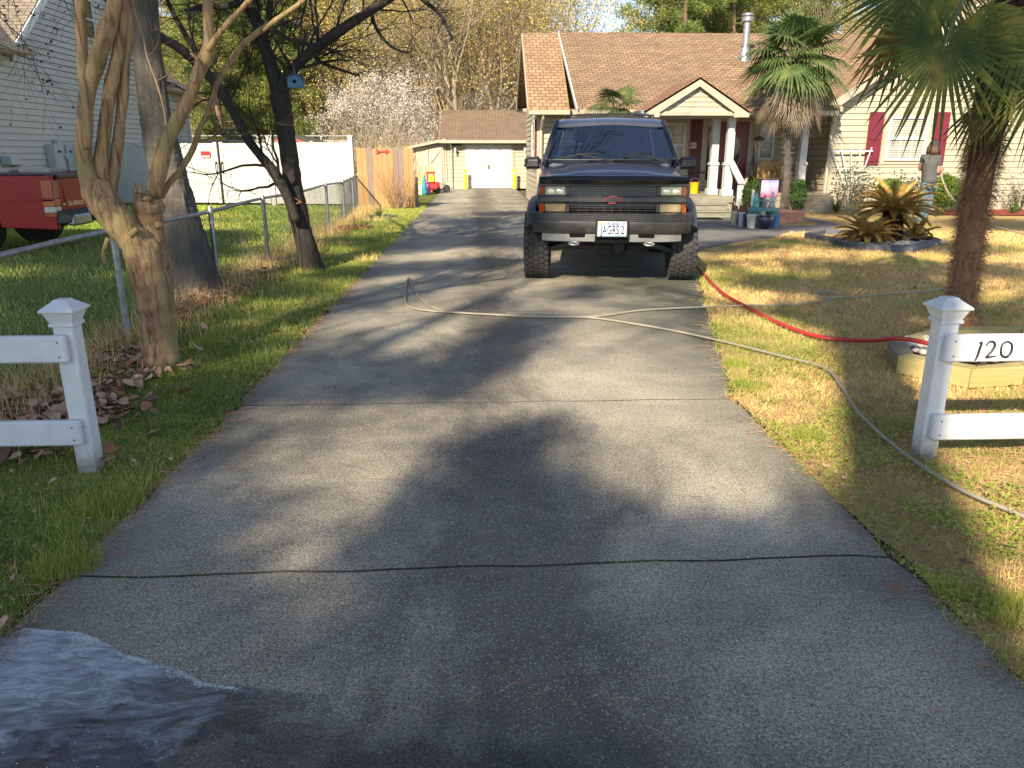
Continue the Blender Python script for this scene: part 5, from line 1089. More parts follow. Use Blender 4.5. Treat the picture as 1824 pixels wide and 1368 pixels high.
# teal turtle bench with stone figures
a=at(1332,372,16.5);b=at(1387,372,16.5); xc=(a.x+b.x)/2; hw=(b.x-a.x)/2; z=at(1360,372,16.5).z
tb=thing('garden_bench','teal scalloped garden table with legs behind the navy pot','garden table',(xc,16.5,0)); te=mat('teal_ceramic',(.10,.26,.24),.4,var=.2)
mb=MB(); N=28; P=[(xc+hw*math.cos(2*PI*i/N)*(1+.06*math.cos(5*2*PI*i/N)),16.5+.22*math.sin(2*PI*i/N)) for i in range(N)]
mb.prism(P,z-.05,z+.02,'Z'); mb.build('table_top',te,tb,bevel=.012,fixn=True)
for s in(-.5,.5): mb=MB(); mb.lathe((xc+s*hw*1.1,16.5,0),[(.12,0),(.13,z*.3),(.10,z*.6),(.14,z-.05)],14); mb.build('leg',te,tb,True)
def figurine(x,y,z0,h,m_,label,sd):
    r=random.Random(sd); mb=MB(); mb.lathe((x,y,z0),[(h*.2,0),(h*.24,h*.08),(h*.19,h*.3),(h*.13,h*.5),(h*.16,h*.62),(h*.07,h*.72),(h*.10,h*.84),(h*.07,h*.97),(.003,h)],12,1,.8)
    for s in(-1,1): mb.tube([(x+s*h*.14,y,z0+h*.62),(x+s*h*.24,y-.04,z0+h*.45),(x+s*h*.08,y-.09,z0+h*.38)],[h*.05,h*.045,h*.03],7)
    mb.build('stone_figure',m_,None,True,loc=(x,y,z0),label=label,cat='figurine')
st=mat('grey_stone',(.25,.26,.26),.8,var=.3,scale=12)
figurine(xc-.17,16.5,z+.02,.32,mat('aqua_glaze',(.12,.42,.40),.3,var=.3,scale=10),'aqua glazed garden figure on the left of the teal table',1)
figurine(xc+.02,16.5,z+.02,.28,st,'grey stone garden figure in the middle of the teal table',2)
figurine(xc+.2,16.55,z+.02,.34,mat('pale_stone',(.38,.39,.38),.8,var=.3,scale=12),'pale stone garden figure on the right of the teal table',3)
a=at(1357,321,17.2);b=at(1384,352,17.2); fl=thing('garden_flag','pink and violet landscape garden flag behind the teal table','flag',((a.x+b.x)/2,17.2,0))
mb=MB(); mb.tube([(a.x-.03,17.2,0),(a.x-.03,17.2,a.z+.02),(b.x+.02,17.2,a.z+.02)],.008,5); mb.build('flag_pole',M['blackp'],fl)
t=NT('flag_print'); sp=t.n('SeparateXYZ',Vector=t.coord()); t.set(color=t.ramp(t.math('ADD',t.math('SUBTRACT',sp.outputs[2],b.z),t.math('MULTIPLY',t.noise(9,3),.25)),[(.1,(.55,.06,.16)),(.25,(.6,.35,.5)),(.4,(.5,.45,.75)),(.55,(.16,.12,.5))]),rough=.7)
V=[(a.x+(b.x-a.x)*i/8,17.2+.012*math.sin(i*1.4),zz) for zz in(b.z,a.z) for i in range(9)]; mb=MB(); mb.add(V,[(i,i+1,i+10,i+9) for i in range(8)]); mb.build('cloth',t.m,fl)
a=at(1340,337,17);b=at(1351,366,17); mb=MB()
for i in range(2): x=a.x+i*.075; h=a.z-.12*i; mb.prism([(x,.25),(x+.06,.25),(x+.06,h-.03),(x+.03,h),(x,h-.03)],17+.01*i,17.02+.01*i,'Y')
mb.bb(a.x,a.x+.14,17.03,17.045,.4,.45); mb.bb(a.x+.01,a.x+.04,17.0,17.02,0,.25); mb.build('picket_board',M['trim_white'],loc=(a.x,17,0),label='pair of short white pickets standing left of the stone figures',cat='picket')
mb=MB(); a=at(1303,372,17.0)
for i in range(3):
    x=a.x+.09+i*.15; mb.prism([(x+.07*math.cos(PI*k/8),.28+.12*math.sin(PI*k/8)) for k in range(9)]+[(x-.07,0),(x+.07,0)],17,17.03,'Y')
mb.build('edging_tile',mat('brown_tile',(.13,.05,.04),.6),loc=(a.x,17,0),label='brown scalloped edging tiles behind the cream pot',cat='edging',fixn=True)
# on the porch: wicker chair, black obelisk, wind chime, plaque, side table, bucket
def wicker(x,y,label,w=.5):
    t_=thing('wicker_chair',label,'chair',(x,y,PF)); wk=woodmat('wicker',(.30,.19,.08),(.55,.37,.17),(90,90,90),.8,.8)
    mb=MB(); mb.bbox(x-w/2,x+w/2,y-.25,y+.25,PF+.32,PF+.38,.02); mb.build('seat',wk,t_)
    mb=MB(); N=12; secs=[]
    for i in range(N+1):
        u=-1+2*i/N; xx=x+u*w*.55; yy=y+.27-.12*abs(u)**2; h=.45-.16*u*u
        secs.append([(xx,yy-.015,PF+.36),(xx,yy+.015,PF+.36),(xx,yy+.045,PF+.38+h),(xx,yy+.015,PF+.38+h)])
    mb.loft(secs); mb.build('backrest',wk,t_,True,fixn=True,angle=40)
    for s in(-1,1): mb=MB(); mb.tube([(x+s*w*.5,y-.25,PF+.55),(x+s*w*.52,y+.1,PF+.56),(x+s*w*.5,y+.2,PF+.7)],.03,7); mb.tube([(x+s*w*.5,y-.25,PF+.55),(x+s*w*.5,y-.25,PF+.38)],.02,6); mb.build('armrest',wk,t_)
    for sx in(-1,1):
        for sy in(-1,1): mb=MB(); mb.tube([(x+sx*w*.42,y+sy*.2,PF),(x+sx*w*.42,y+sy*.2,PF+.33)],.02,6); mb.build('leg',wk,t_)
wicker(at(1369,320,21.3).x,21.3,'honey wicker chair with patterned back, on the porch left of the palm trunk'); wicker(at(1392,320,21.5).x,21.5,'brown wicker chair half behind the palm trunk on the porch',.6)
x=at(1340,300,21.2).x; zz=PF; mb=MB(); mb.lathe((x,21.2,zz),[(.2,0),(.2,.05),(.13,.09),(.10,.3),(.12,.33),(.06,.36),(.045,.75),(.07,.78),(.05,.82),(.02,.95),(.012,1.15),(.001,1.2)],4); mb.build('obelisk',M['blackp'],loc=(x,21.2,PF),label='slim black tower-shaped ornament on the porch floor',cat='ornament')
c=at(1353,242,20.9); wc=thing('wind_chime','hanging shell wind chime under the porch eave','wind chime',(c.x,c.y,c.z)); cm=mat('shell',(.5,.42,.3),.5)
mb=MB(); mb.lathe((c.x,c.y,c.z-.1),[(.01,.1),(.13,.05),(.14,0),(.12,-.02)],12); mb.tube([(c.x,c.y,c.z),(c.x,c.y,2.42)],.004,4); mb.build('hanger',mat('dark_bronze',(.08,.05,.03),.5),wc)
for k in range(7): t_=k*.9; mb=MB(); xx=c.x+.1*math.cos(t_); yy=c.y+.1*math.sin(t_); L=.2+.06*(k%3); mb.tube([(xx,yy,c.z-.1),(xx,yy,c.z-.1-L)],.008,5); mb.build('chime',cm,wc)
p=at(1234,259,FY-.06); pq=thing('wall_plaque','small cream plaque with dark figure on the maroon porch panel','plaque',(p.x,FY-.06,p.z)); mb=MB(); mb.bbox(p.x-.1,p.x+.1,FY-.075,FY-.052,p.z-.08,p.z+.08,.008); mb.build('board',M['trim_white'],pq)
mb=MB(); mb.prism([(p.x-.06,p.z-.05),(p.x-.03,p.z-.05),(p.x-.02,p.z+.02),(p.x-.045,p.z+.055),(p.x-.07,p.z+.02)],FY-.08,FY-.0755,'Y'); mb.bb(p.x+.0,p.x+.07,FY-.08,FY-.0755,p.z-.01,p.z+.015); mb.build('motif',M['maroon'],pq)
p=at(1245,330,21.2); tt=thing('side_table','small dark side table on the porch beside the front door','table',(p.x,21.2,PF)); 
mb=MB(); mb.bbox(p.x-.3,p.x+.3,21.0,21.35,PF+.5,PF+.53,.006); mb.build('table_top',M['blackp'],tt)
for sx in(-1,1):
    for y in(21.03,21.32): mb=MB(); mb.tube([(p.x+sx*.27,y,PF),(p.x+sx*.27,y,PF+.5)],.012,5); mb.build('leg',M['blackp'],tt)
p=at(1237,330,20.6); bk=thing('yellow_bucket','yellow bucket standing on the porch behind the suv','bucket',(p.x,20.6,PF)); mb=MB(); mb.lathe((p.x,20.6,PF),[(.1,0),(.13,.27),(.14,.28),(.125,.28),(.1,.03)],16); mb.build('pail',M['yellow'],bk,True,angle=40); mb=MB(); mb.tube([(p.x-.13,20.6,PF+.26),(p.x-.09,20.6,PF+.36),(p.x,20.6,PF+.4),(p.x+.09,20.6,PF+.36),(p.x+.13,20.6,PF+.26)],.005,4); mb.build('handle',M['galv'],bk)
mb=MB(); mb.bb(4.85,5.75,18.05,18.45,.008,.018); mb.build('door_mat',M['deep'],loc=(5.3,18.25,.01),label='flat black mat on the paving before the porch steps',cat='mat')
# ================================================================ TOYS BY THE SHED
def P30(px,py,Y=29.5): return at(px,py,Y)
wh=mat('toy_white',(.72,.70,.58),.5); 
a=P30(741,328);b=P30(755,350); t_=thing('play_wall','cream plastic playhouse panel with yellow handholds, leftmost of the toys','toy',((a.x+b.x)/2,29.3,0)); mb=MB(); mb.bbox(a.x,b.x,29.28,29.34,0,a.z,.02); mb.build('panel',wh,t_)
for z_ in(.12,.38): mb=MB(); mb.bbox(a.x+.06,b.x-.08,29.26,29.285,z_,z_+.06,.01); mb.build('handhold',M['yellow'],t_)
a=P30(753,316);b=P30(761,350); um=thing('folded_umbrella','folded teal garden umbrella with white tip leaning among the toys','umbrella',((a.x+b.x)/2,29.2,0)); mb=MB(); x=(a.x+b.x)/2; mb.lathe((x,29.2,0),[(.10,.0),(.12,.1),(.09,.35),(.05,.62),(.03,.66)],10); mb.build('canopy',mat('teal_cloth',(.03,.22,.28),.7,var=.2),um,True); mb=MB(); mb.lathe((x,29.2,0),[(.05,.64),(.055,.8),(.05,.95),(.01,1.0)],10); mb.build('tip_cover',M['trim_white'],um,True)
a=P30(745,300,31.5);b=P30(774,345,31.5); pw=thing('toy_castle','tan plastic play wall with notched top against the shed doors','toy',((a.x+b.x)/2,31.5,0)); mb=MB(); zt_=P30(760,297,31.5).z; mb.bbox(a.x,b.x,31.45,31.55,0,zt_-.1,.02); n=5
for i in range(n): x0=a.x+(b.x-a.x)*i/n; mb.bbox(x0,x0+(b.x-a.x)/n*.6,31.45,31.55,zt_-.11,zt_,.01)
mb.build('wall',mat('toy_tan',(.55,.36,.15),.6),pw)
tc_=P30(772,335,30.5); tc=thing('toy_car','red and yellow ride-on toy car behind the umbrella','toy',(tc_.x,30.5,0)); rd=mat('toy_red',(.55,.03,.04),.4); mb=MB(); mb.bbox(tc_.x-.3,tc_.x+.25,30.3,30.7,.12,.42,.08); mb.build('body',rd,tc,True,angle=40)
mb=MB(); mb.bbox(tc_.x-.26,tc_.x+.1,30.32,30.68,.74,.80,.03); mb.tube([(tc_.x-.22,30.35,.4),(tc_.x-.2,30.35,.76)],.03,6); mb.tube([(tc_.x+.05,30.35,.4),(tc_.x+.04,30.35,.76)],.03,6); mb.build('roof',rd,tc); mb=MB(); mb.bbox(tc_.x-.12,tc_.x+.06,30.26,30.31,.42,.66,.02); mb.build('seat',M['yellow'],tc)
for s in(-1,1): mb=MB(); mb.lathe((tc_.x+s*.19,30.27,.11),[(.11,-.03),(.11,.03),(.02,.035)],14,axis='Y'); mb.build('wheel',M['blackp'],tc)
a=P30(783,325,31); tk=thing('toy_tricycle','small tricycle with dark wheels nearest the garage downspout','tricycle',(a.x,31,0)); mb=MB(); mb.tube([(a.x-.2,31,.16),(a.x-.05,31,.35),(a.x+.2,31,.3),(a.x+.27,31,.15)],.02,6); mb.tube([(a.x+.2,31,.3),(a.x+.15,31,.55),(a.x+.15,30.85,.58)],.016,6); mb.tube([(a.x+.15,30.85,.56),(a.x+.15,31.15,.56)],.016,6); mb.bbox(a.x-.12,a.x+.0,30.93,31.07,.36,.40,.02); mb.build('frame',M['galv'],tk)
for x,r in((a.x-.2,.12),(a.x+.27,.15)): mb=MB(); mb.lathe((x,31,r),[(r,-.02),(r,.02),(.02,.025)],16,axis='Y'); mb.build('wheel',M['blackp'],tk)
a=P30(778,330,30); mb=MB(); mb.lathe((a.x-.35,29.7,.0),[(.16,0),(.17,.05),(.14,.2),(.10,.4),(.16,.42),(.15,.45)],14); mb.build('toy_bucket',mat('toy_pink',(.62,.12,.28),.5),loc=(a.x-.35,29.7,0),label='pink plastic toy stool in front of the red toy car',cat='toy')
ch=thing('folding_chair','white frame folding chair leaning behind the cream panel','chair',(P30(741,320).x-.1,29.9,0)); x=P30(741,320).x
mb=MB(); mb.tube([(x-.15,29.9,0),(x-.1,30.0,.9)],.014,5); mb.tube([(x+.15,29.9,0),(x+.1,30.0,.9)],.014,5); mb.tube([(x-.1,30,.9),(x+.1,30,.9)],.014,5); mb.build('frame',M['galv'],ch); mb=MB(); mb.bbox(x-.14,x+.14,29.88,29.93,.4,.46,.01); mb.build('seat',wh,ch)
# ================================================================ TRELLIS
a=at(1485,270,20.55); tl=thing('fan_trellis','white wooden fan trellis against the siding left of the maroon shutter','trellis',(at(1515,375,20.5).x,20.5,0)); mb=MB()
bx=at(1512,372,20.6).x
for i in range(5):
    u=-1+i*.5; top=at(1516+u*37,258+abs(u)*4,20.6); mb.bar((bx+u*.12,20.6,.05),(bx+u*.16,20.6,.6),.03,.015,up=(0,1,0)); mb.bar((bx+u*.16,20.6,.6),(top.x,20.6,top.z),.03,.015,up=(0,1,0))
mb.build('slat',M['trim_white'],tl); mb=MB()
for py,h in((269,.56),(300,.42),(325,.30)): c=at(1518,py,20.57); mb.bb(c.x-h,c.x+h,20.575,20.59,c.z-.018,c.z+.018)
mb.build('crossbar',M['trim_white'],tl)
# ================================================================ BIRD HOUSE
c=at(527,146,10.05); bh=thing('birdhouse','blue wooden birdhouse hung beside the fork of the dark tree','birdhouse',(c.x,c.y,c.z)); mb=MB(); w,d,h=.085,.08,.07
mb.prism([(c.x-w,c.z-h),(c.x+w,c.z-h),(c.x+w,c.z+h*.5),(c.x,c.z+h*1.2),(c.x-w,c.z+h*.5)],c.y-d,c.y+d,'Y'); mb.build('walls',mat('birdhouse_blue',(.06,.16,.26),.6,var=.2),bh)
mb=MB(); mb.bar((c.x-w-.02,c.y,c.z+h*.42),(c.x,c.y,c.z+h*1.35),2*d+.04,.012); mb.bar((c.x+w+.02,c.y,c.z+h*.42),(c.x,c.y,c.z+h*1.35),2*d+.04,.012)
mb.build('roof',mat('birdhouse_roof',(.02,.06,.18),.6),bh); mb=MB(); mb.lathe((c.x,c.y-d-.004,c.z),[(.022,-.002),(.022,.003)],12,axis='Y'); mb.build('entrance_hole',M['deep'],bh)
mb=MB(); mb.tube([(c.x,c.y,c.z+h*1.3),(c.x-.05,c.y+.05,c.z+.32)],.003,4); mb.build('hanging_wire',M['galv'],bh)
# ================================================================ VEGETATION HELPERS
def rv(r,s=1.): return Vector((r.uniform(-1,1),r.uniform(-1,1),r.uniform(-1,1)))*s
def grow(mb,p,d,L,r,lv,rn,tips,up=.15,wig=.22,nch=(3,5),ang=(28,60),lf=(.5,.75),n0=7,rmin=.004,seg=5,first=.3):
    pts=[Vector(p)];rad=[r];d=Vector(d).normalized();dirs=[d.copy()]
    for i in range(seg):
        d=(d+rv(rn,wig)+Vector((0,0,up*.3))).normalized(); pts.append(pts[-1]+d*L/seg); rad.append(max(rmin*.6,r*(1-.62*(i+1)/seg))); dirs.append(d.copy())
    mb.tube(pts,rad,n0 if r>.05 else (5 if r>.02 else 3),cap=False)
    if lv<=0 or r<rmin: tips.append((pts[-1],dirs[-1])); tips.append((pts[seg//2],dirs[seg//2])); return
    for k in range(rn.randint(*nch)):
        f=rn.uniform(first,1); i=min(seg-1,int(f*seg)); q=pts[i].lerp(pts[i+1],f*seg-i)
        ax=dirs[i].orthogonal(); ax.rotate(Quaternion(dirs[i],rn.uniform(0,2*PI))); nd=dirs[i].copy(); nd.rotate(Quaternion(ax,R(rn.uniform(*ang))))
        grow(mb,q,nd,L*rn.uniform(*lf),rad[i]*rn.uniform(.5,.7),lv-1,rn,tips,up,wig,nch,ang,lf,n0,rmin,max(3,seg-1),.2)
    grow(mb,pts[-1],dirs[-1],L*rn.uniform(.5,.7),rad[-1],lv-1,rn,tips,up,wig,nch,ang,lf,n0,rmin,max(3,seg-1),.2)
nr=np.random.default_rng(5)
def rdir(n):
    v=nr.normal(size=(n,3)); return v/np.linalg.norm(v,axis=1,keepdims=True)
def tris(C,D,L,W):  # thin triangles at C along D
    s=np.cross(D,rdir(len(C))); s/=np.maximum(1e-6,np.linalg.norm(s,axis=1,keepdims=True)); W=np.asarray(W).reshape(-1,1) if hasattr(W,'__len__') else W; L=np.asarray(L).reshape(-1,1) if hasattr(L,'__len__') else L
    V=np.stack([C-s*W/2,C+s*W/2,C+D*L],1).reshape(-1,3); return V,np.arange(len(V)).reshape(-1,3)
def quads(C,N,U,L,W):  # little leaf quads (diamond)
    s=np.cross(N,U); s/=np.maximum(1e-6,np.linalg.norm(s,axis=1,keepdims=True)); W=np.asarray(W).reshape(-1,1) if hasattr(W,'__len__') else W; L=np.asarray(L).reshape(-1,1) if hasattr(L,'__len__') else L
    V=np.stack([C,C+U*L*.5-s*W/2,C+U*L,C+U*L*.5+s*W/2],1).reshape(-1,3); return V,np.arange(len(V)).reshape(-1,4)
def clumps(centres,radii,per,L,W,flat=.6,outward=.5):
    Cs=[];Ds=[]
    for c,r in zip(centres,radii):
        k=max(8,int(per*(r*r))) ; o=rdir(k)*(nr.random((k,1))**.45)*r; o[:,2]*=flat
        Cs.append(np.array(c)+o); d=rdir(k)+outward*o/r; Ds.append(d/np.linalg.norm(d,axis=1,keepdims=True))
    C=np.concatenate(Cs);D=np.concatenate(Ds); n=len(C); return tris(C,D,L*(.6+.8*nr.random(n)),W*(.6+.8*nr.random(n)))
M['bark_pine']=barkmat('pine_bark',(.13,.085,.06),(.26,.17,.12),9,2)
M['bark_tan']=barkmat('tan_bark',(.20,.155,.105),(.40,.33,.24),14,3)
M['bark_grey']=barkmat('oak_bark',(.06,.05,.042),(.17,.15,.13),26,3.5,1.,.03,moss=(.09,.09,.065))
M['bark_dark']=barkmat('dark_bark',(.018,.015,.013),(.06,.052,.045),30,5,.9,.015,moss=(.05,.045,.035))
M['needle']=leafmat('pine_needles',[(.32,(.06,.09,.02)),(.5,(.14,.18,.035)),(.66,(.30,.30,.07))],.5)
M['needle_s']=leafmat('shade_needles',[(.35,(.03,.06,.012)),(.65,(.09,.12,.03))],.5)
M['bud']=leafmat('spring_buds',[(.3,(.36,.29,.12)),(.5,(.50,.38,.10)),(.7,(.40,.40,.14))],.4)
M['bud_o']=leafmat('orange_buds',[(.3,(.42,.29,.13)),(.6,(.52,.38,.10))],.4)
M['blossom']=leafmat('white_blossom',[(.3,(.58,.50,.44)),(.6,(.74,.68,.61))],1.,trans=.2)
# ================================================================ BACKGROUND TREE PROTOTYPES
def pine_proto(sd,Ht,base,label,grp):
    r=random.Random(sd); t_=thing('pine_tree',label,'tree',(0,0,0),grp); mb=MB(); x=y=0; pts=[];rad=[]
    for i in range(9): f=i/8; pts.append((.25*math.sin(f*3+sd),.2*math.sin(f*4+sd*2),Ht*f)); rad.append(.24*(1-.8*f)+.02)
    mb.tube(pts,rad,8); cs=[];rs=[]
    nb=int(Ht*3.2)
    for k in range(nb):
        f=base/Ht+(1-base/Ht)*(k+.5)/nb; z=Ht*f; a=r.uniform(0,2*PI); L=(1.0+2.6*math.sin(PI*min(1,(f*1.15-.05)))**.8)*r.uniform(.6,1.15)*(1.05-f*.45)
        d=Vector((math.cos(a),math.sin(a),r.uniform(-.1,.35))); p=Vector(pts[min(8,int(f*8))]); p.z=z; e=p+d*L
        mb.tube([p,p+d*L*.5+Vector((0,0,.06)),e],[.045,.03,.012],4,False)
        for s in(.45,.7,.9,1.05): cs.append(p+d*L*s+rv(r,.35)); rs.append(r.uniform(.40,.85))
    mb.build('trunk',M['bark_pine'],t_,True); V,Fc=clumps(cs,rs,420,.30,.05); fastmesh('crown',V,Fc,M['needle'],parent=t_); return t_
def decid_proto(sd,Ht,label,grp,leaf,dens,size,name='bare_tree',lean=.0,bark='bark_tan',kids=(3,5),spreadup=.25,catn='tree'):
    r=random.Random(sd); t_=thing(name,label,catn,(0,0,0),grp); mb=MB(); tips=[]
    grow(mb,(0,0,-.1),(lean,.0,1),Ht*.42,Ht*.017,4,r,tips,spreadup,.13,kids,(24,55),(.62,.85),7,.004,6,.45)
    mb.build('trunk',M[bark],t_,True)
    if leaf:
        T=np.array([list(p) for p,_ in tips]); n=int(len(T)*dens); idx=nr.integers(0,len(T),n); C=T[idx]+nr.normal(size=(n,3))*size*2.2
        V,Fc=quads(C,rdir(n),rdir(n),size*(.6+.8*nr.random(n)),size*(.5+.5*nr.random(n))); fastmesh('crown',V,Fc,M[leaf],parent=t_)
    return t_
PG='pines in the wood behind the houses'; BG='budding trees in the wood behind the houses'; 
pines=[pine_proto(1,15,3,'',PG),pine_proto(2,18,5,'',PG),pine_proto(3,13,1.2,'',PG)]
buds=[decid_proto(11,13,'',BG,'bud',7,.11),decid_proto(12,15,'',BG,'bud',6.5,.11),decid_proto(13,12,'',BG,'bud_o',7,.11),decid_proto(14,14,'',BG,None,0,0),decid_proto(15,11,'',BG,'bud',4,.11)]
for i,b in enumerate((buds)):
    b['group']=BG
rp=random.Random(99)
plist=[(405,38,2,.75),(470,40,2,.8),(535,39,2,.7),(440,47,2,.9),(575,46,2,.8), # px, Y, which, scale, description   (pines)
 (395,50,2,.9),(430,44,0,.8),(462,55,2,1.0),(505,48,0,.95),(548,52,2,.95),(585,60,1,.9),(345,60,1,.9),(320,66,0,.8),(640,66,1,1.0),(720,70,1,1.0),(800,74,1,1.),
 (1160,58,1,.9),(1215,47,0,.95),(1262,60,2,1.05),(1295,50,1,.85),(1350,56,0,.95),(1400,60,2,1.1),(1445,52,0,.8),(1500,62,1,.95),(1235,70,1,1.),(1330,70,0,1.1),(270,62,2,1.),(1640,50,0,1.),(1760,56,2,1.1),(1880,52,1,.95),(2030,58,2,1.1),(2200,60,0,1.),(1700,66,2,1.1),(1950,70,2,1.2)]
blist=[(610,42,2,.9),(655,47,0,.95),(560,64,2,1.0),(700,56,1,1.),(750,50,0,.9),(785,44,4,.95),(815,40,3,.9),(850,46,1,.95),(880,41,0,.9),(905,50,2,1.0),(935,44,4,.95),(965,52,0,1.),(985,48,1,.85),
 (1475,48,3,.9),(1520,55,4,1.),(1460,66,0,1.0),(360,44,2,.75),(310,52,2,.85),(420,62,0,1.),(520,70,1,1.0),(680,75,0,1.1),(840,62,2,1.1),(920,66,1,1.1),(775,60,3,1.0),(640,40,4,.7),(1560,60,1,1.),(950,75,3,1.2),(380,75,1,1.),(860,72,4,1.2),(1600,48,1,.9),(1820,60,3,1.),(1990,54,0,1.),(2120,52,4,1.)]
def hor(px): 
    return 'far left' if px<450 else 'behind the white vinyl fence' if px<600 else 'behind the blossom tree' if px<770 else 'behind the garage' if px<960 else 'above the house roof ridge' if px<1440 else 'right of the roof vent pipe' if px<1590 else 'beyond the right end of the house'
used=set()
def place(lst,protos,kind,words):
    cnt={}
    for (px,Y,w,s) in sorted(lst,key=lambda t:t[1]):
        X=(px-850)/1420*Y; src=protos[w]; zone=hor(px); cnt[zone]=cnt.get(zone,0)+1; i=cnt[zone]
        o=src if id(src) not in used else dup(src,(0,0,0))
        used.add(id(src)); o.location=(X,Y,-.05); o.rotation_euler=(0,0,rp.uniform(0,6.28)); o.scale=(s,s,s*rp.uniform(.95,1.1))
        ordn=['nearest','second nearest','third nearest','fourth nearest','fifth nearest','sixth nearest','seventh nearest','eighth nearest','ninth nearest','tenth nearest','eleventh nearest','farthest'][min(i-1,11)]
        o['label']='%s %s standing %s'%(ordn,words[w],zone)
place(plist,pines,'pine',['slender green pine','tall bare-stemmed pine','bushy low-branched pine'])
place(blist,buds,'bud',['yellow-budded bare tree','loose yellow-budded tree','orange-budded tree','leafless tan tree','sparsely budded tan tree'])
# two marked pine trunks above the roof
# blossom tree, round brown shrub, thicket
bt_=decid_proto(31,7.0,'white blossoming tree between the white vinyl fence and the garage',None,'blossom',8,.085,'blossom_tree',0,'bark_tan',(4,5),.0); 
c=at(690,160,38); bt_.location=((688-850)/1420*38,38,-.05); bt_.scale=(.72,.7,.80)
bt2=dup(bt_,((655-850)/1420*41,41,-.05),2.,(.55,.6,.55),'smaller pale blossoming tree left of the large blossom tree')
def shrub(name,label,px,Y,rad,h,mats_,n,seed,L=.5,leaf=None,nleaf=0,ls=.05,group=None,fan_=1.,r0=.008,lv=1,catn='shrub',x=None):
    r=random.Random(seed); X=(px-850)/1420*Y if x is None else x; t_=thing(name,label,catn,(X,Y,0),group); mb=MB(); tips=[]
    for k in range(n):
        a=r.uniform(0,2*PI); q=math.sqrt(r.random()); d=Vector((math.cos(a)*q*rad/h*fan_,math.sin(a)*q*rad/h*fan_,1))
        grow(mb,(X+math.cos(a)*q*rad*.25,Y+math.sin(a)*q*rad*.25,-.02),d,h*r.uniform(.55,.95)*math.sqrt(1.15-q*q*.5),r0,lv,r,tips,.1,.12,(2,4),(15,45),(.4,.7),4,.002,4)
    mb.build('stems',mats_,t_)
    if leaf:
        T=np.array([list(p) for p,_ in tips]); idx=nr.integers(0,len(T),nleaf); C=T[idx]+nr.normal(size=(nleaf,3))*ls*1.3; V,Fc=quads(C,rdir(nleaf),rdir(nleaf),ls*(.6+.8*nr.random(nleaf)),ls*.6); fastmesh('leaves',V,Fc,leaf,parent=t_)
    return t_
twig=mat('tan_twigs',(.42,.33,.21),.85,var=.3,scale=3)
shrub('round_shrub','round leafless brown shrub between blossom tree and garage',742,36.2,1.5,2.2,twig,90,3,r0=.014,lv=2,fan_=1.2)
for i,(px,Y,rr,hh,lb) in enumerate(((660,33,1.6,2.2,'low tan thicket just right of the white vinyl fence'),(350,40,2.2,3.2,'tan thicket behind the far left corner of the vinyl fence'),(420,39,2.4,2.9,'tan thicket behind the white gate'),(600,38,2.0,3.,'tan thicket behind the right end of the vinyl fence'),(520,41,2.4,3.0,'tan thicket behind the dark roofed garden shed'),(812,42,2.2,4.2,'tall tan thicket behind the garage ridge'),(900,43,2.2,4.4,'tall tan thicket at the left edge of the house roof'))):
    shrub('thicket',lb,px,Y,rr,hh,twig,46,40+i,r0=.02,lv=2,group='leafless thickets at the wood edge')
# far wood as one mass
def farwood():
    n=120000; X=nr.uniform(-75,75,n); Y=nr.uniform(74,98,n); Z=nr.gamma(2.4,3.1,n); gap=(np.sin(X*.33)+np.sin(X*.13+2)*.8+np.sin(X*.71+1)*.5); keep=Z<(12.5+2.6*gap); C=np.stack([X,Y,Z],1)[keep]; m=len(C); D=rdir(m); D[:,2]=np.abs(D[:,2])+.3; D/=np.linalg.norm(D,axis=1,keepdims=True)
    k=(np.sin(C[:,0]*.21+1)+np.sin(C[:,0]*.57)*.6+nr.normal(size=m)*.9); mi=np.where(k>.9,1,np.where(k<-.9,2,0))
    L=np.where(mi==0,1.9,.5)*(.5+nr.random(m)); W=np.where(mi==0,.05,.22)*(.5+nr.random(m)); V,Fc=tris(C,D,L,W); 
    mb=MB(); r=random.Random(8)
    fastmesh('far_wood',V,Fc,[twig,M['bud'],M['needle']],mi,kind='stuff',label='far mass of mixed budding wood and pines behind all other trees',cat='wood')
farwood()
# ================================================================ FOREGROUND TREES
def T_(pts,Y,w,pxm): 
    out=[]
    for i,(x,y) in enumerate(pts):
        yy=Y[i] if hasattr(Y,'__len__') else Y; out.append(at(x,y,yy))
    return out,[a/2/pxm for a in w]
def mbark():
    t=NT('crape_bark'); v=t.coord((22,22,2.2)); n=t.noise(1,5,.6,v,1.2); n2=t.noise(2.2,4,.6,None,.4)
    c=t.ramp(n,[(.30,(.09,.05,.028)),(.44,(.24,.135,.07)),(.58,(.35,.24,.12)),(.72,(.20,.175,.10))]); c=t.mix(t.ramp(n2,[(.5,0.),(.68,.75)]),c,(.20,.19,.055))
    t.set(color=c,rough=.7,spec=.3); t.bump(t.math('ADD',n,t.math('MULTIPLY',t.noise(40,4,.7,t.coord((1.5,1.5,.4))),.5)),.9,.014); return t.m
M['crape']=mbark()
cm_=thing('crape_myrtle','smooth-barked multi-stemmed crape myrtle with a knobbly pollard stump behind the left white fence','tree',(-2.32,5.54,0)); PM=238
def knob(pts,rad,amp=.1,sd=1,k=3):
    P=smooth([Vector(p) for p in pts],k); r=random.Random(sd); n=len(P); m=len(rad); R_=[]
    for i in range(n):
        f=i/(n-1)*(m-1); a=int(min(m-2,math.floor(f))); R_.append((rad[a]+(rad[a+1]-rad[a])*(f-a))*(1+amp*r.uniform(-1,1)))
    return P,R_
mb=MB()
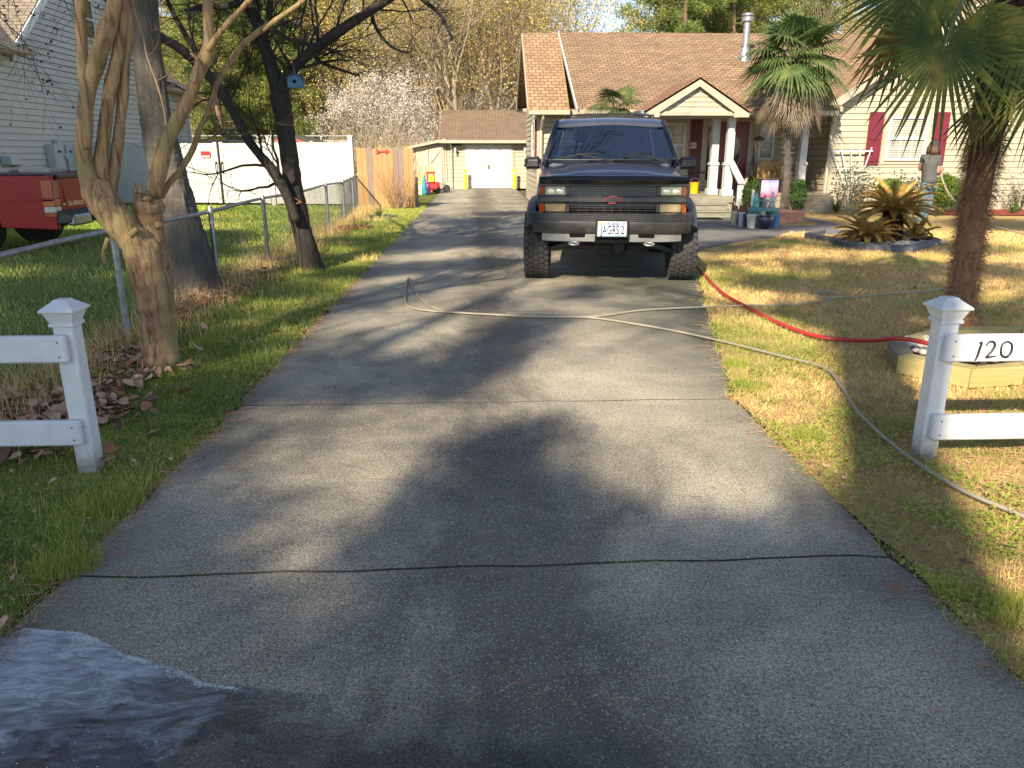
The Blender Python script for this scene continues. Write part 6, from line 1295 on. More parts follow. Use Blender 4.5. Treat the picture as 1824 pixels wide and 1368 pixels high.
p,r_=T_([(292,672),(288,640),(284,600),(278,550),(270,500),(256,455),(230,415),(200,380),(178,350),(165,320)],[5.52,5.54,5.56,5.56,5.55,5.52,5.5,5.48,5.47,5.47],[66,60,58,60,66,62,52,47,44,32],PM); mb.tube(*knob(p,r_,.05,1,7),28,flat=.9)
p,r_=T_([(282,560),(276,500),(272,450),(268,400),(266,365),(268,348)],[5.6,5.62,5.64,5.66,5.66,5.66],[54,56,50,48,52,34],PM); mb.tube(*knob(p,r_,.06,3,7),24)
for (x,y,s,q) in((262,352,9,2),(252,372,8,3),(280,400,8,4),(258,470,20,5),(290,470,16,6),(252,500,14,7),(298,575,14,8),(296,640,18,9),(215,398,13,10)):
    c=at(x,y,5.58); mb.sphere(c,s*.8/PM,9,7,1.1,.9,1.1)
mb.gnarl(0,.026,7,.010,26,.6); mb.build('trunk',M['crape'],cm_,True)
stems=[([(176,360),(158,320),(149,270),(150,220),(155,170),(168,120),(188,60),(203,10),(210,-60),(220,-140)],[34,30,26,24,25,26,26,24,20,16],5.45),
 ([(156,265),(158,215),(152,165),(147,120),(144,60),(142,0),(138,-80)],[10,14,16,17,17,17,14],5.44),
 ([(182,350),(180,300),(184,250),(192,190),(202,130),(212,80),(218,30),(226,-60),(240,-140)],[28,24,22,21,20,18,16,14,11],5.52),
 ([(190,362),(200,320),(210,260),(216,200),(222,130),(228,70),(227,20),(224,-60),(215,-140)],[26,21,18,17,16,15,14,13,10],5.58),
 ([(272,350),(284,300),(298,250),(325,200),(345,155),(360,115),(372,85),(370,40),(368,0),(360,-80)],[24,27,24,22,20,22,24,16,15,12],5.64),
 ([(370,88),(392,58),(418,28),(445,0),(480,-40)],[12,9,9,8,7],5.66),
 ([(345,150),(352,110),(340,95)],[8,6,5],5.6),
 ([(284,350),(300,330),(322,300),(345,262),(358,222),(376,192),(386,150),(410,112),(438,74),(480,44),(530,8),(580,-40)],[14,11,10,10,9,11,9,9,9,9,8,6],5.75),
 ([(244,345),(240,326)],[7,5],5.55),([(252,345),(250,330)],[6,5],5.55),([(232,418),(246,408)],[14,9],5.42),([(192,425),(184,450),(188,470)],[9,7,5],5.38)]
for i,(pts,w,Y) in enumerate(stems):
    mb=MB(); p,r_=T_(pts,[Y+.012*k for k in range(len(pts))],w,PM); mb.tube(*knob(p,r_,.05,i+10,4),10); tips=[]; r=random.Random(i+60)
    if i in(0,2,3,4,7,1,5):
        for _ in range(3): grow(mb,p[-1],(r.uniform(-.5,.5),r.uniform(-.4,.5),1),r.uniform(.7,1.2),r_[-1]*.7,2,r,tips,.1,.2,(2,3),(20,45),(.6,.8))
    mb.gnarl(0,.008,12,0,30,.4); mb.build('stem',M['crape'],cm_,True)
c=at(270,342,5.62); mb=MB(); mb.sphere(c+Vector((-.02,-.05,-.02)),.022,10,6,1.2,1,.6); mb.sphere(c+Vector((-.04,-.055,-.05)),.016,8,6,.8,.8,1.6); mb.build('moss',mat('moss',(.05,.06,.012),.95,var=.4,scale=50,bump=1,bscale=80),cm_,True)
# oak
ok=thing('oak_tree','large grey rough-barked oak trunk leaning beside the chain link fence','tree',(-3.22,8.67,0)); PM=153
mb=MB(); p,r_=T_([(352,540),(347,520),(342,490),(332,440),(318,380),(304,320),(292,270),(280,210),(272,150),(265,90),(260,30),(255,-40),(250,-130)],[8.67]*13,[118,98,84,76,66,58,54,50,47,44,42,40,36],PM)
mb.tube(*knob(p,r_,.02,5,14),56); mb.gnarl(0,.035,4,.016,24,.18); tips=[]; r=random.Random(5); top=p[-1]
for a in range(6):
    th=a*1.05+.4; grow(mb,top-Vector((0,0,.25*(a%3))),(math.cos(th)*.75,math.sin(th)*.75,1),2.4,.10,4,r,tips,.1,.2,(3,4),(25,55),(.6,.8))
mb.build('trunk',M['bark_grey'],ok,True)
mb=MB(); p,_=T_([(298,236),(291,190),(278,145),(262,100),(254,60),(240,15),(235,-40)],[8.42]*7,[5]*7,PM); mb.tube(smooth(p),.010,6); 
r=random.Random(3)
for q in p[1:]: grow(mb,q,(r.uniform(-1,1),-.2,.3),.35,.006,1,r,tips,0,.3)
mb.build('vine',mat('vine_tan',(.20,.13,.085),.8),ok,True)
# dark tree
dt=thing('dark_tree','dark-barked tree forking beside the driveway with a second leaning stem','tree',(-2.21,10.3,0)); PM=132
mb=MB(); p,r_=T_([(562,492),(556,478),(546,440),(532,380),(522,320),(514,260),(504,205),(497,168)],[10.3]*8,[50,42,36,33,31,29,29,32],PM); mb.tube(*knob(p,r_,.04,2,8),22); mb.gnarl(0,.02,6,.008,30,.3)
def limb(pts,w,Y,sd,tw=0,tl=.9,side=None):
    p,r_=T_(pts,[Y+.03*k*(1 if sd%2 else -1) for k in range(len(pts))],w,PM); P,Q=knob(p,r_,.06,sd,4); mb.tube(P,Q,9); r=random.Random(sd*7)
    for _ in range(tw):
        i=r.randint(2,len(P)-2); d=(P[i+1]-P[i]).normalized(); ax=d.orthogonal(); ax.rotate(Quaternion(d,r.uniform(0,6.28))); nd=d.copy(); nd.rotate(Quaternion(ax,R(r.uniform(35,75)))); grow(mb,P[i],nd,tl*r.uniform(.5,1.1),max(.006,Q[i]*.32),3,r,tips,.05,.3,(2,4),(25,60),(.55,.8),5,.0035,5)
    return P,Q
limb([(500,175),(488,135),(474,90),(458,40),(446,0),(430,-60),(415,-120)],[26,24,21,19,18,15,11],10.3,1,9)
limb([(500,175),(512,140),(532,112),(560,88),(600,58),(645,28),(690,0),(740,-35),(790,-80)],[24,20,17,17,17,15,13,11,8],10.3,2,16,1.0)
limb([(468,70),(478,40),(482,0),(490,-60)],[13,12,10,8],10.3,3,5)
limb([(528,395),(510,345),(487,305),(462,275),(440,245),(415,198),(385,150),(350,112),(318,85),(285,65),(250,40)],[18,18,18,15,15,15,15,16,14,13,10],10.1,4,12,.9)
limb([(372,135),(358,105),(335,70),(318,40),(300,5),(285,-40)],[12,10,9,8,7,5],10.1,5,8,.8)
limb([(560,88),(540,75),(520,72),(500,60),(480,40)],[9,8,7,6,5],10.2,6,6,.6); limb([(565,86),(566,50),(562,10),(560,-40)],[6,5,4,4],10.3,7,5,.6)
limb([(660,20),(668,45),(680,65),(700,85),(730,95)],[7,6,5,4,3],10.4,8,7,.5); limb([(720,-22),(760,5),(785,28),(802,60),(806,72)],[8,7,6,5,3],10.4,9,8,.5); limb([(555,92),(570,110),(600,122),(640,135)],[7,6,5,3],10.4,10,7,.5)
limb([(440,0),(400,12),(370,10),(330,20)],[12,10,9,7],10.2,11,7,.7)
for (x,y,Y) in((430,-60,10.2),(415,-120,10.1),(740,-35,10.7),(790,-80,10.8),(560,-40,10.5),(490,-60,10.4),(690,0,10.6),(250,40,9.9)):
    q=at(x,y,Y); r=random.Random(x+500)
    for _ in range(2): grow(mb,q,(r.uniform(-.7,.7),r.uniform(-.8,.4),1),r.uniform(2.0,2.8),.055,4,r,[],.1,.22,(3,4),(22,50),(.6,.8),6,.005)
mb.build('trunk',M['bark_dark'],dt,True)
mb=MB(); c=[at(x,y,10.12) for x,y in((510,335),(516,345),(528,355),(537,360))]; mb.tube(smooth(c),.005,5); c=[at(x,y,10.1) for x,y in((510,338),(514,352),(524,362),(537,360))]; mb.tube(smooth(c),.005,5); mb.build('wire',mat('copper_wire',(.35,.13,.06),.5),dt)
mb=MB(); c=[at(x,y,10.0) for x,y in((512,375),(515,400),(520,440),(525,480))]; mb.tube(smooth(c),.006,5); mb.build('dead_vine',mat('vine_dark',(.12,.07,.05),.8),dt)
# loose twigs hanging at the far top left belong to a small tree by the neighbour's house
sm=thing('small_bare_tree','small bare tree with twigs reaching in at the top left before the grey house','tree',(-5.6,8.6,0)); mb=MB(); r=random.Random(21); tips=[]
mb.tube([(-5.9,8.3,0),(-5.85,8.3,1.5),(-5.6,8.4,2.9),(-5.3,8.5,3.7)],[.07,.06,.05,.035],8)
for (x0,y0,x1,y1) in((-40,-30,60,80),(10,-30,70,60),(-30,60,60,130),(-40,0,30,60),(100,-60,140,60),(0,30,95,170),(150,-30,190,70)):
    a=at(x0,y0,8.5);b=at(x1,y1,8.3); grow(mb,a,b-a,(b-a).length*.8,.008,3,r,tips,-.1,.25,(3,4),(25,55),(.5,.75),4,.002,5)
    mb.tube([(-5.3,8.5,3.7),(Vector((-5.3,8.5,3.7))+a)/2+Vector((0,0,.1)),a],[.03,.015,.008],5)
mb.build('trunk',M['bark_dark'],sm)
T=np.array([list(p) for p,_ in tips]); n=90; C=T[nr.integers(0,len(T),n)]; V,Fc=quads(C,rdir(n),rdir(n),.035,.03); fastmesh('seed_pods',V,Fc,M['blackp'],parent=sm)
# ================================================================ TREES ACROSS THE STREET: their shade dapples the drive
UH=Vector((math.sin(SUN_AZ),math.cos(SUN_AZ),0)); KS=1/math.tan(SUN_EL)
def sky_over(g,Hh): return Vector((g.x,g.y,0))-UH*(Hh*KS)+Vector((0,0,Hh))
SH=[ # px, py, radius m, density, height      crown clumps sized and placed as the dapples they cast
 (860,830,.34,1.6,9),(930,780,.30,1.2,9.5),(880,930,.42,1.7,9),(980,880,.3,1.2,10),(780,960,.4,1.2,9),(840,1010,.3,1.4,9),
 (1110,1000,.35,1.4,10),(1300,1010,.35,1.5,9),(1450,1030,.4,1.6,9),(1560,1080,.4,1.6,9),(1250,1110,.36,1.1,9.5),(1400,1150,.4,1.5,9),(1050,1120,.35,1.3,9),(900,1130,.35,1.6,9),(1600,1200,.45,1.7,9),(1250,1230,.45,1.6,9),(1000,1260,.45,1.6,9),(750,1200,.4,1.2,9),(800,1330,.45,1.6,9),(1150,1350,.45,1.6,9),(1500,1330,.5,1.6,9),(550,1260,.45,1.5,9),(300,1100,.35,1.5,9),(200,1220,.5,1.4,9),(100,1330,.5,1.2,9),(380,1330,.5,1.3,9),(620,1380,.4,1.4,9),(-60,1200,.5,1.5,9),(180,1060,.3,1.5,9),(700,1060,.22,1.0,9),
 (250,960,.4,1.7,10),(400,930,.35,1.2,10),(600,980,.3,.7,9),(350,840,.35,1.2,10),(480,780,.25,.5,10),(300,1010,.3,1.5,10),(1330,975,.22,1.2,9),(1140,950,.2,.7,9),
 (500,680,.38,1.1,11),(620,690,.38,1.3,11),(740,670,.36,1.5,11),(850,640,.38,1.7,11),(900,600,.38,1.5,11.5),(800,690,.3,1.2,11),(960,570,.3,1.2,12),(1040,520,.4,1.0,12),(680,640,.3,1.2,12),(560,640,.35,1.2,11),(640,600,.3,.5,11),
 (700,520,.5,.8,12),(620,540,.45,.8,12),(800,500,.45,.9,12),(870,540,.3,.8,12),(740,480,.6,1.0,13),(660,480,.6,.8,13),(850,470,.6,1.3,13),(900,430,.8,1.4,13),(800,430,.8,1.4,13),(720,440,.8,1.2,13),(840,395,.9,1.2,14),(900,380,.8,.8,14),(1000,480,.5,.9,12),
 # left verge and fence
 (60,740,.5,1.8,9),(140,700,.45,1.8,9),(60,640,.5,1.8,9),(200,840,.4,1.7,9),(80,860,.5,1.8,9),(20,960,.45,1.7,9),(130,960,.4,1.6,9),(60,1060,.4,1.6,9),(160,780,.4,1.7,9),(300,760,.4,1.5,10),(230,720,.4,1.5,10),(380,690,.4,1.4,10),(340,730,.35,1.3,10),(-60,800,.6,1.8,9),(-40,680,.6,1.8,9),(-100,950,.6,1.8,9),
 (220,640,.5,1.6,11),(120,600,.7,1.7,11),(20,570,.8,1.7,11),(400,630,.35,1.2,11),(470,610,.3,.8,11),(330,600,.5,1.1,11),(430,560,.4,.7,12),(260,560,.6,1.6,12),(150,530,.8,1.6,12),(40,510,.9,1.6,12),(560,560,.3,1.0,12),(520,520,.5,1.2,12),(440,510,.6,1.2,12),(600,490,.5,1.2,13),(330,490,.7,1.5,13),(200,470,.9,1.5,13),(80,460,1.0,1.5,13),(540,460,.6,1.2,13),(420,450,.7,.9,13),(640,430,.8,.9,14),(0,430,1.2,1.5,14),(150,430,1.0,1.4,14),(300,440,.8,1.2,14),
 # suv front
 (1010,470,.35,.9,12),(1100,470,.35,.9,12),(1180,475,.35,1.0,12),(960,440,.4,1.2,12),(1060,430,.5,1.3,12.5),(1180,440,.5,1.2,12.5),
 # right lawn
 (1500,560,.6,1.6,11),(1420,510,.55,1.4,12),(1600,540,.6,1.5,11),(1690,560,.5,.7,11),(1560,500,.6,1.3,12),(1340,500,.5,.8,12),(1640,480,.7,.8,12),(1780,560,.7,1.2,11),(1440,470,.6,.7,12),(1300,440,.8,1.1,13),(1400,430,.8,.8,13),(1780,480,.8,.6,12),(1560,440,.7,.6,13),(1700,440,.9,1.0,13),(1290,470,.5,.5,13),(1540,620,.3,1.3,10.5),(1600,590,.4,1.3,10.5),
 (1820,610,.5,1.,10),(1560,930,.3,1.2,9),(1650,1010,.25,.9,9),(1600,960,.25,1.2,9),
 # porch, wing wall and shrubs
 (1350,400,1.2,1.1,13),(1250,400,1.,1.,13),(1450,395,1.0,.9,13.5),(1500,380,1.1,1.,13),(1800,400,1.4,1.2,13)]
SH=[(a[0],a[1],a[2],a[3]*(.85 if a[1]>1050 and a[0]>=960 else .5 if a[1]>1000 and not 780<a[0]<960 else .38 if a[1]>715 and 280<a[0]<780 and a[1]<=1000 else .75 if a[1]>700 and a[0]<=280 else 1),a[4]) for a in SH]+[(Vector((x,y,0)),0,.9,1.6,14) for x,y in [(-9.5+.9*i,12.2+.85*j) for i in range(6) for j in range(4)]]
trk=[Vector((-8.6,-11.5,0)),Vector((-12,-13.5,0)),Vector((-15.5,-11.5,0)),Vector((-10.8,-16.5,0))]
grp=[[] for _ in trk]
for s in SH:
    c=sky_over(s[0] if hasattr(s[0],'x') else G(s[0],s[1]),s[4]); k=min(range(len(trk)),key=lambda i:(trk[i]-Vector((c.x,c.y,0))).length); grp[k].append((c,s[2],s[3]))
for k,(b,lst) in enumerate(zip(trk,grp)):
    t_=thing('shade_pine','tall pine across the street %s, outside the picture'%('nearest the driveway axis','left of the first','far to the left','standing farthest back')[k],'tree',b,'pines across the street')
    lst.sort(key=lambda q:(q[0]-b).length); tree=[b+Vector((0,0,10)),b+Vector((0,0,8))]
    mb=MB(); r=random.Random(k); mb.tube([b,b+Vector((.1,0,6)),b+Vector((.0,.2,12)),b+Vector((0,0,16))],[.17,.13,.09,.03],9)
    cs=[];ds=[]
    Cs=[];Ds=[]
    for c,rad,den in lst:
        s0=min(tree,key=lambda q:(q-c).length); tree.append(c); mid=(s0+c)/2+rv(r,.1); mb.tube([s0,mid,c],[.02,.014,.009],4,False)
        n=int(den*PI*rad*rad/.0036); o=rdir(n)*(nr.random((n,1))**.5)*rad*1.15; o[:,2]*=.33; Cs.append(np.array(c)+o); Ds.append(rdir(n))
    mb.build('trunk',M['bark_pine'],t_)
    if Cs:
        C=np.concatenate(Cs);D=np.concatenate(Ds); V,Fc=tris(C,D,.34,.055); fastmesh('crown',V,Fc,M['needle_s'],parent=t_)
# the tree whose trunk throws the long straight shadow over the right lawn
b=G(1600,925)-UH*13.2; b.z=0; t_=thing('forked_tree','straight trunked tree across the street whose shadow crosses the right lawn, outside the picture','tree',b)
mb=MB(); tips=[]; r=random.Random(77); mb.tube([b,b+Vector((0,0,4)),b+Vector((.05,.0,8)),b+Vector((0,0,10.6))],[.28,.26,.25,.24],12)
for a in range(6): th=a*1.05; grow(mb,b+Vector((0,0,10.2+.1*a)),(math.cos(th)*.7,math.sin(th)*.7,1),2.6,.11,3,r,tips,.1,.2,(3,4),(25,50),(.6,.8))
mb.build('trunk',M['bark_grey'],t_)
# branch shadows in front of the suv come from a leafless tree at the verge
b=G(900,520)-UH*14.0; b.z=0; b.x-=3.0; t_=thing('verge_tree','leafless tree at the far verge behind the photographer, outside the picture','tree',b); mb=MB(); r=random.Random(31); tips=[]
mb.tube([b,b+Vector((0,0,3)),b+Vector((.1,.0,5.4))],[.16,.12,.10],9)
for a in range(6): th=a*1.05+.3; grow(mb,b+Vector((0,0,4.8+.1*a)),(math.cos(th)*.6+1.1,math.sin(th)*.5,.9),2.6,.045,3,r,tips,.12,.22,(3,4),(25,55),(.6,.8))
mb.build('trunk',M['bark_grey'],t_)
# ================================================================ PALMS
def fan(mb,hub,axis,nrm,Rr,ns=38,spread=250,droop=.25,split=.5,ww=1.,rn=None,fold=.35,curl=0.):
    hub=Vector(hub);axis=Vector(axis).normalized();nrm=Vector(nrm); nrm=(nrm-axis*nrm.dot(axis)).normalized(); side=axis.cross(nrm)
    rn=rn or random.Random(1)
    for i in range(ns):
        th=R(-spread/2+spread*i/(ns-1)); d=axis*math.cos(th)+side*math.sin(th); t_=nrm.cross(d)
        L=Rr*(1-.22*abs(th)/R(spread/2))*rn.uniform(.9,1.05); dth=R(spread/(ns-1))/2; tw=rn.uniform(-.1,.1)
        st=[.04,.2,split,.72,.9,1.0]; rows=[]
        for s in st:
            rr=L*s; w=rr*math.tan(dth)*.99*ww if s<=split else L*split*math.tan(dth)*ww*(1-((s-split)/(1-split))**1.5)
            w=max(w,.0012); up=nrm*(-curl*s*s*L); g=Vector((0,0,-1))*(droop*L*max(0,s-.25)**2*1.5)*rn.uniform(.85,1.15)
            c=hub+d*rr+g+up+t_*tw*L*max(0,s-split)
            ridge=c+nrm*w*fold*(1 if i%2 else 1); rows.append([c-t_*w,ridge,c+t_*w])
        V=[p for q in rows for p in q]; Fc=[]
        for k in range(len(st)-1):
            for j in(0,1): a=k*3+j; Fc.append((a,a+1,a+4,a+3))
        mb.add(V,Fc)
def palmleaf(name,stops): return leafmat(name,stops,3.,.55,.3,.25)
M['palm']=palmleaf('palm_green',[(.35,(.03,.06,.014)),(.50,(.065,.105,.02)),(.64,(.24,.23,.04))])
M['palm_m']=palmleaf('palm_mid_green',[(.35,(.05,.085,.03)),(.55,(.11,.15,.05)),(.70,(.24,.24,.07))])
M['palm_y']=palmleaf('palm_yellowing',[(.35,(.07,.07,.012)),(.6,(.20,.13,.02)),(.7,(.06,.07,.015))])
M['palm_d']=palmleaf('palm_dead',[(.35,(.16,.12,.09)),(.6,(.30,.23,.17))])
M['petiole']=mat('petiole_green',(.08,.10,.03),.5)
def fibres(mb,axisf,z0,z1,rad,n,L,w,rn,hang=-.4):
    for _ in range(n):
        f=rn.random(); z=z0+(z1-z0)*f; a=rn.uniform(0,2*PI); c=axisf(z); o=Vector((math.cos(a),math.sin(a),0)); tg=Vector((-math.sin(a),math.cos(a),0))
        r=rad(z); p=c+o*r*rn.uniform(.93,1.04); d=(tg*rn.choice((-1,1))*rn.uniform(.3,1)+o*rn.uniform(.02,.5)+Vector((0,0,rn.uniform(-.6,.6)+hang))).normalized(); l=L*rn.uniform(.4,1.3); s=o.cross(d).normalized()*w
        m_=p+d*l*.5+o*rn.uniform(0,.03); e=p+d*l+Vector((0,0,-.25*l)); mb.add([p-s,p+s,m_+s*.7,m_-s*.7,e],[(0,1,2,3),(3,2,4)])
# --- large shaggy palm
bp=Vector((4.24,6.37,0)); pm=thing('fan_palm','large shaggy-trunked fan palm behind the numbered white fence','palm',bp)
def ax1(z): return Vector((4.19-.03*math.sin(z*1.2)-.005*z,6.37,z))
def rd1(z): return .112-.012*math.sin(z*2.2)+(.04 if z<.15 else 0)+(.02*max(0,z-1.2))
mb=MB(); zs=[i*.12-.05 for i in range(30)]; rr_=random.Random(4); mb.tube([ax1(z) for z in zs],[rd1(max(0,z))*rr_.uniform(.9,1.08) for z in zs],16)
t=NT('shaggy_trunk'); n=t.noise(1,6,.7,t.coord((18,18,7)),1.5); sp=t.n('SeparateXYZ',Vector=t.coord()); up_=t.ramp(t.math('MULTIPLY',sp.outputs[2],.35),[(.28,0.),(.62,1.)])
lowc=t.ramp(n,[(.3,(.20,.10,.055)),(.55,(.42,.24,.14)),(.72,(.60,.42,.27))]); hic=t.ramp(n,[(.3,(.02,.014,.01)),(.7,(.085,.06,.045))]); t.set(color=t.mix(up_,lowc,hic),rough=.95,spec=.1); t.bump(n,1.,.04); M['shag']=t.m  # lower trunk colour carries a painted sunlit tone, upper part kept dark
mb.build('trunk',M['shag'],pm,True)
rr_=random.Random(9); mb=MB(); fibres(mb,ax1,0,1.6,rd1,5200,.11,.0016,rr_,-.25); fibres(mb,ax1,1.4,3.4,rd1,2600,.13,.002,rr_,-.6)
for _ in range(60): # broad torn sheaths
    z=rr_.uniform(.05,3.1); a=rr_.uniform(0,2*PI); o=Vector((math.cos(a),math.sin(a),0)); p=ax1(z)+o*rd1(z)*.95; d=(o*rr_.uniform(.3,.9)+Vector((0,0,rr_.uniform(-.3,1.)))).normalized(); s=o.cross(Vector((0,0,1)))*rr_.uniform(.008,.022); l=rr_.uniform(.07,.2); mb.add([p-s,p+s,p+d*l*.6+s*.8,p+d*l*.6-s*.8,p+d*l-Vector((0,0,.04))],[(0,1,2,3),(3,2,4)])
mb.build('fibres',M['shag'],pm)
crown1=Vector((4.18,6.37,3.35)); rr_=random.Random(12)
def frond(mbf,mbp,hub,axis,nrm,Rr,root,**k):
    hub=Vector(hub); mid=(hub+root)/2+Vector((0,0,.18*(hub-root).length)); mbp.tube(smooth([root,mid,hub],5),[.013]*11,6); mbp.tube([hub,hub+Vector(axis).normalized()*Rr*.10],[.013,.004],5); fan(mbf,hub,axis,nrm,Rr,rn=rr_,**k)
mbf=MB(); mbp=MB(); vis=[((1684,74),5.65,(-.16,0,-1),(-.1,-1,.2),.74,dict(spread=285,droop=.10,ns=42,split=.42)),
 ((1640,-30),6.45,(-.45,.0,-.9),(-.2,-1,.5),.74,dict(spread=170,droop=.25,ns=34)),
 ((1680,-60),6.3,(.3,0,-1),(0,-1,.4),.7,dict(spread=150,droop=.2)),
 ((1842,25),5.7,(-.55,0,-.7),(-.3,-1,.6),.62,dict(spread=170,droop=.5)),
 ((1870,140),5.8,(-.8,0,-.45),(-.2,-.8,.8),.62,dict(spread=170,droop=.45))]
for (px,Y,axs,nm,Rr,kw) in vis: frond(mbf,mbp,at(px[0],px[1],Y),axs,nm,Rr,crown1+Vector((0,0,rr_.uniform(-.3,.2))),**kw)
for k in range(13):
    a=k*2.4; el=rr_.uniform(.1,1.3); d=Vector((math.cos(a)*math.cos(el),math.sin(a)*math.cos(el),math.sin(el))); 
    if d.y<-.2 and el<.7: d.z=abs(d.z)+.9; d.normalize()
    if d.y<-.15: d=Vector((d.x,-d.y,d.z+.1)).normalized()
    hub=crown1+Vector((0,0,.6))+d*rr_.uniform(.7,1.0); axs=(d+Vector((0,0,-.7))).normalized(); frond(mbf,mbp,hub,axs,Vector((0,0,1))+d*.3,.78,crown1,spread=270,droop=.3)
mbf.build('fronds',M['palm'],pm); mbp.build('petioles',M['petiole'],pm)
mbf=MB(); mbp=MB()
frond(mbf,mbp,at(1622,28,5.95),(-.42,0,-1),(-.1,-1,.5),.66,crown1,spread=62,droop=.15,ns=11)
frond(mbf,mbp,at(1752,175,6.25),(-.12,0,-1),(0,-1,.1),.52,crown1-Vector((0,0,.5)),spread=80,droop=.1,ns=13)
mbf.build('yellowing_fronds',M['palm_y'],pm); mbp.build('petioles',M['petiole'],pm)
mbf=MB(); mbp=MB()
for k in range(6):
    a=k*1.05+.2; d=Vector((math.cos(a),math.sin(a),0)); z=rr_.uniform(2.8,3.2); rt=ax1(z)+d*.12; hub=rt+d*.22+Vector((0,0,-.12)); frond(mbf,mbp,hub,(d.x*.25,d.y*.25,-1),d,.42,rt,spread=110,droop=.1,ns=16,ww=.5)
mbf.build('dead_fronds',mat('dark_dead_fronds',(.055,.04,.028),.9,var=.4),pm); mbp.build('petioles',mat('dark_dead_fronds',(.055,.04,.028)),pm)
# --- palm at the porch
def palm(name,label,x,y,zt,r,nf,nd,Rf,sd,m1,m2,lean=0,petl=.55,trunk=True):
    rn=random.Random(sd); t_=thing(name,label,'palm',(x,y,0)); ax=lambda z: Vector((x+lean*(z/zt)+.03*math.sin(z*2),y,z))
    mb=MB(); zs=[zt*i/14-.03 for i in range(15)]; mb.tube([ax(z) for z in zs],[r*(1.35 if z<.1 else 1)*rn.uniform(.9,1.1)*(1+.5*max(0,(z/zt-.75))) for z in zs],11); mb.build('trunk',m2,t_,True)
    mb=MB(); fibres(mb,ax,0,zt,lambda z:r,900,.09,.004,rn,.1); mb.build('fibres',mat('grey_fibre',(.17,.135,.11),.9,var=.4),t_)
    top=ax(zt); mbf=MB(); mbp=MB()
    global rr_; rr_=rn
    for k in range(nf):
        a=k*2.39996; f=k/nf; el=-.45+1.85*f; d=Vector((math.cos(a)*math.cos(el),math.sin(a)*math.cos(el),math.sin(el)))
        L=petl*rn.uniform(.85,1.2); hub=top+d*L+Vector((0,0,-.05 if el<0 else 0)); axs=(d+Vector((0,0,-.55+.35*f))).normalized(); frond(mbf,mbp,hub,axs,Vector((0,0,1))+d*.25+rv(rn,.25),Rf*rn.uniform(.85,1.1),top-Vector((0,0,.1)),spread=rn.uniform(190,270),droop=rn.uniform(.25,.55),ns=30)
    mbf.build('fronds',m1,t_); mbp.build('petioles',M['petiole'],t_)
    if nd:
        mbf=MB(); mbp=MB()
        for k in range(nd):
            a=k*2.39996; z=zt-rn.uniform(.35,1.1); d=Vector((math.cos(a),math.sin(a),0)); rt=ax(z)+d*r; hub=rt+d*rn.uniform(.2,.6)+Vector((0,0,-rn.uniform(.0,.25))); frond(mbf,mbp,hub,(d.x*.3,d.y*.3,-1),d+Vector((0,0,.2)),Rf*.85,rt,spread=rn.uniform(70,120),droop=.05,ns=18,ww=.6)
        mbf.build('dead_fronds',M['palm_d'],t_); mbp.build('petioles',M['palm_d'],t_)
    return t_
M['pt2']=barkmat('grey_palm_bark',(.05,.04,.035),(.17,.14,.12),20,9,1.,.03)
palm('fan_palm','fan palm with a skirt of dead fronds by the porch corner',7.5,18.9,3.5,.095,36,30,.78,3,M['palm_m'],M['pt2'],-.1,.68)
palm('fan_palm','small fan palm rising behind the dark blue suv roof',3.22,18.6,2.45,.09,10,0,.52,5,M['palm_m'],M['pt2'],0,.32)
# ================================================================ CYCADS
def pinnate(mb,base,d,L,rn,arch=.5,ll=.12,n=30,wl=.022,vee=.5):
    d=Vector(d).normalized(); h=Vector((d.x,d.y,0)); h=h.normalized() if h.length>.01 else Vector((1,0,0)); P=[]
    p=Vector(base); dd=d.copy()
    for i in range(n+1):
        P.append(p.copy()); dd=(dd+Vector((0,0,-arch/n*1.6*(.3+i/n)))+rv(rn,.012)).normalized(); p+=dd*L/n
    mb.tube(P[::3]+[P[-1]],[.008*(1-.7*i/len(P[::3])) for i in range(len(P[::3])+1)],5,False)
    for i in range(3,n):
        t_=(P[i+1]-P[i]).normalized(); s=t_.cross(Vector((0,0,1))).normalized(); u=s.cross(t_); l=ll*math.sin(PI*min(1,.15+i/n*.85))**.6
        for sg in(-1,1):
            for q in (0,.5):
                b=P[i]+(P[i+1]-P[i])*q; e=b+(s*sg*.85+t_*.55+u*vee*rn.uniform(.6,1.3)).normalized()*l*rn.uniform(.8,1.1); mb.add([b-t_*wl/2,b+t_*wl/2,e],[(0,1,2)])
M['sago']=leafmat('dead_cycad',[(.33,(.22,.13,.03)),(.5,(.46,.30,.07)),(.68,(.60,.45,.15))],5,.7,.15)
cy=thing('cycad','dead tan-orange cycad clump with a dark shaggy trunk in the timber-edged bed','cycad',(7.0,13.2,0))
ct=barkmat('cycad_trunk',(.02,.012,.008),(.10,.055,.03),25,25,1.,.05)
tops=[(at(1592,375,13.2),.19,44,.80,.2,.12),(at(1545,422,12.85),.10,36,.56,.2,.10),(at(1630,425,13.0),.08,10,.5,.5,.10)]
mb=MB(); rn=random.Random(2)
for c,r,n_,L,_,_ in tops:
    mb.tube([(c.x,c.y,0),(c.x,c.y,c.z*.5),(c.x,c.y,c.z)],[r*1.05,r,r*.85],12)
    if r>.1:
        for _ in range(420):
            z=rn.uniform(.02,c.z); a=rn.uniform(0,2*PI); o=Vector((math.cos(a),math.sin(a),0)); p=Vector((c.x,c.y,z))+o*r*.95; s=Vector((-math.sin(a),math.cos(a),0))*.014; e=p+o*.05+Vector((0,0,.035)); mb.add([p-s,p+s,e],[(0,1,2)])
mb.build('trunk',ct,cy)
mb=MB()
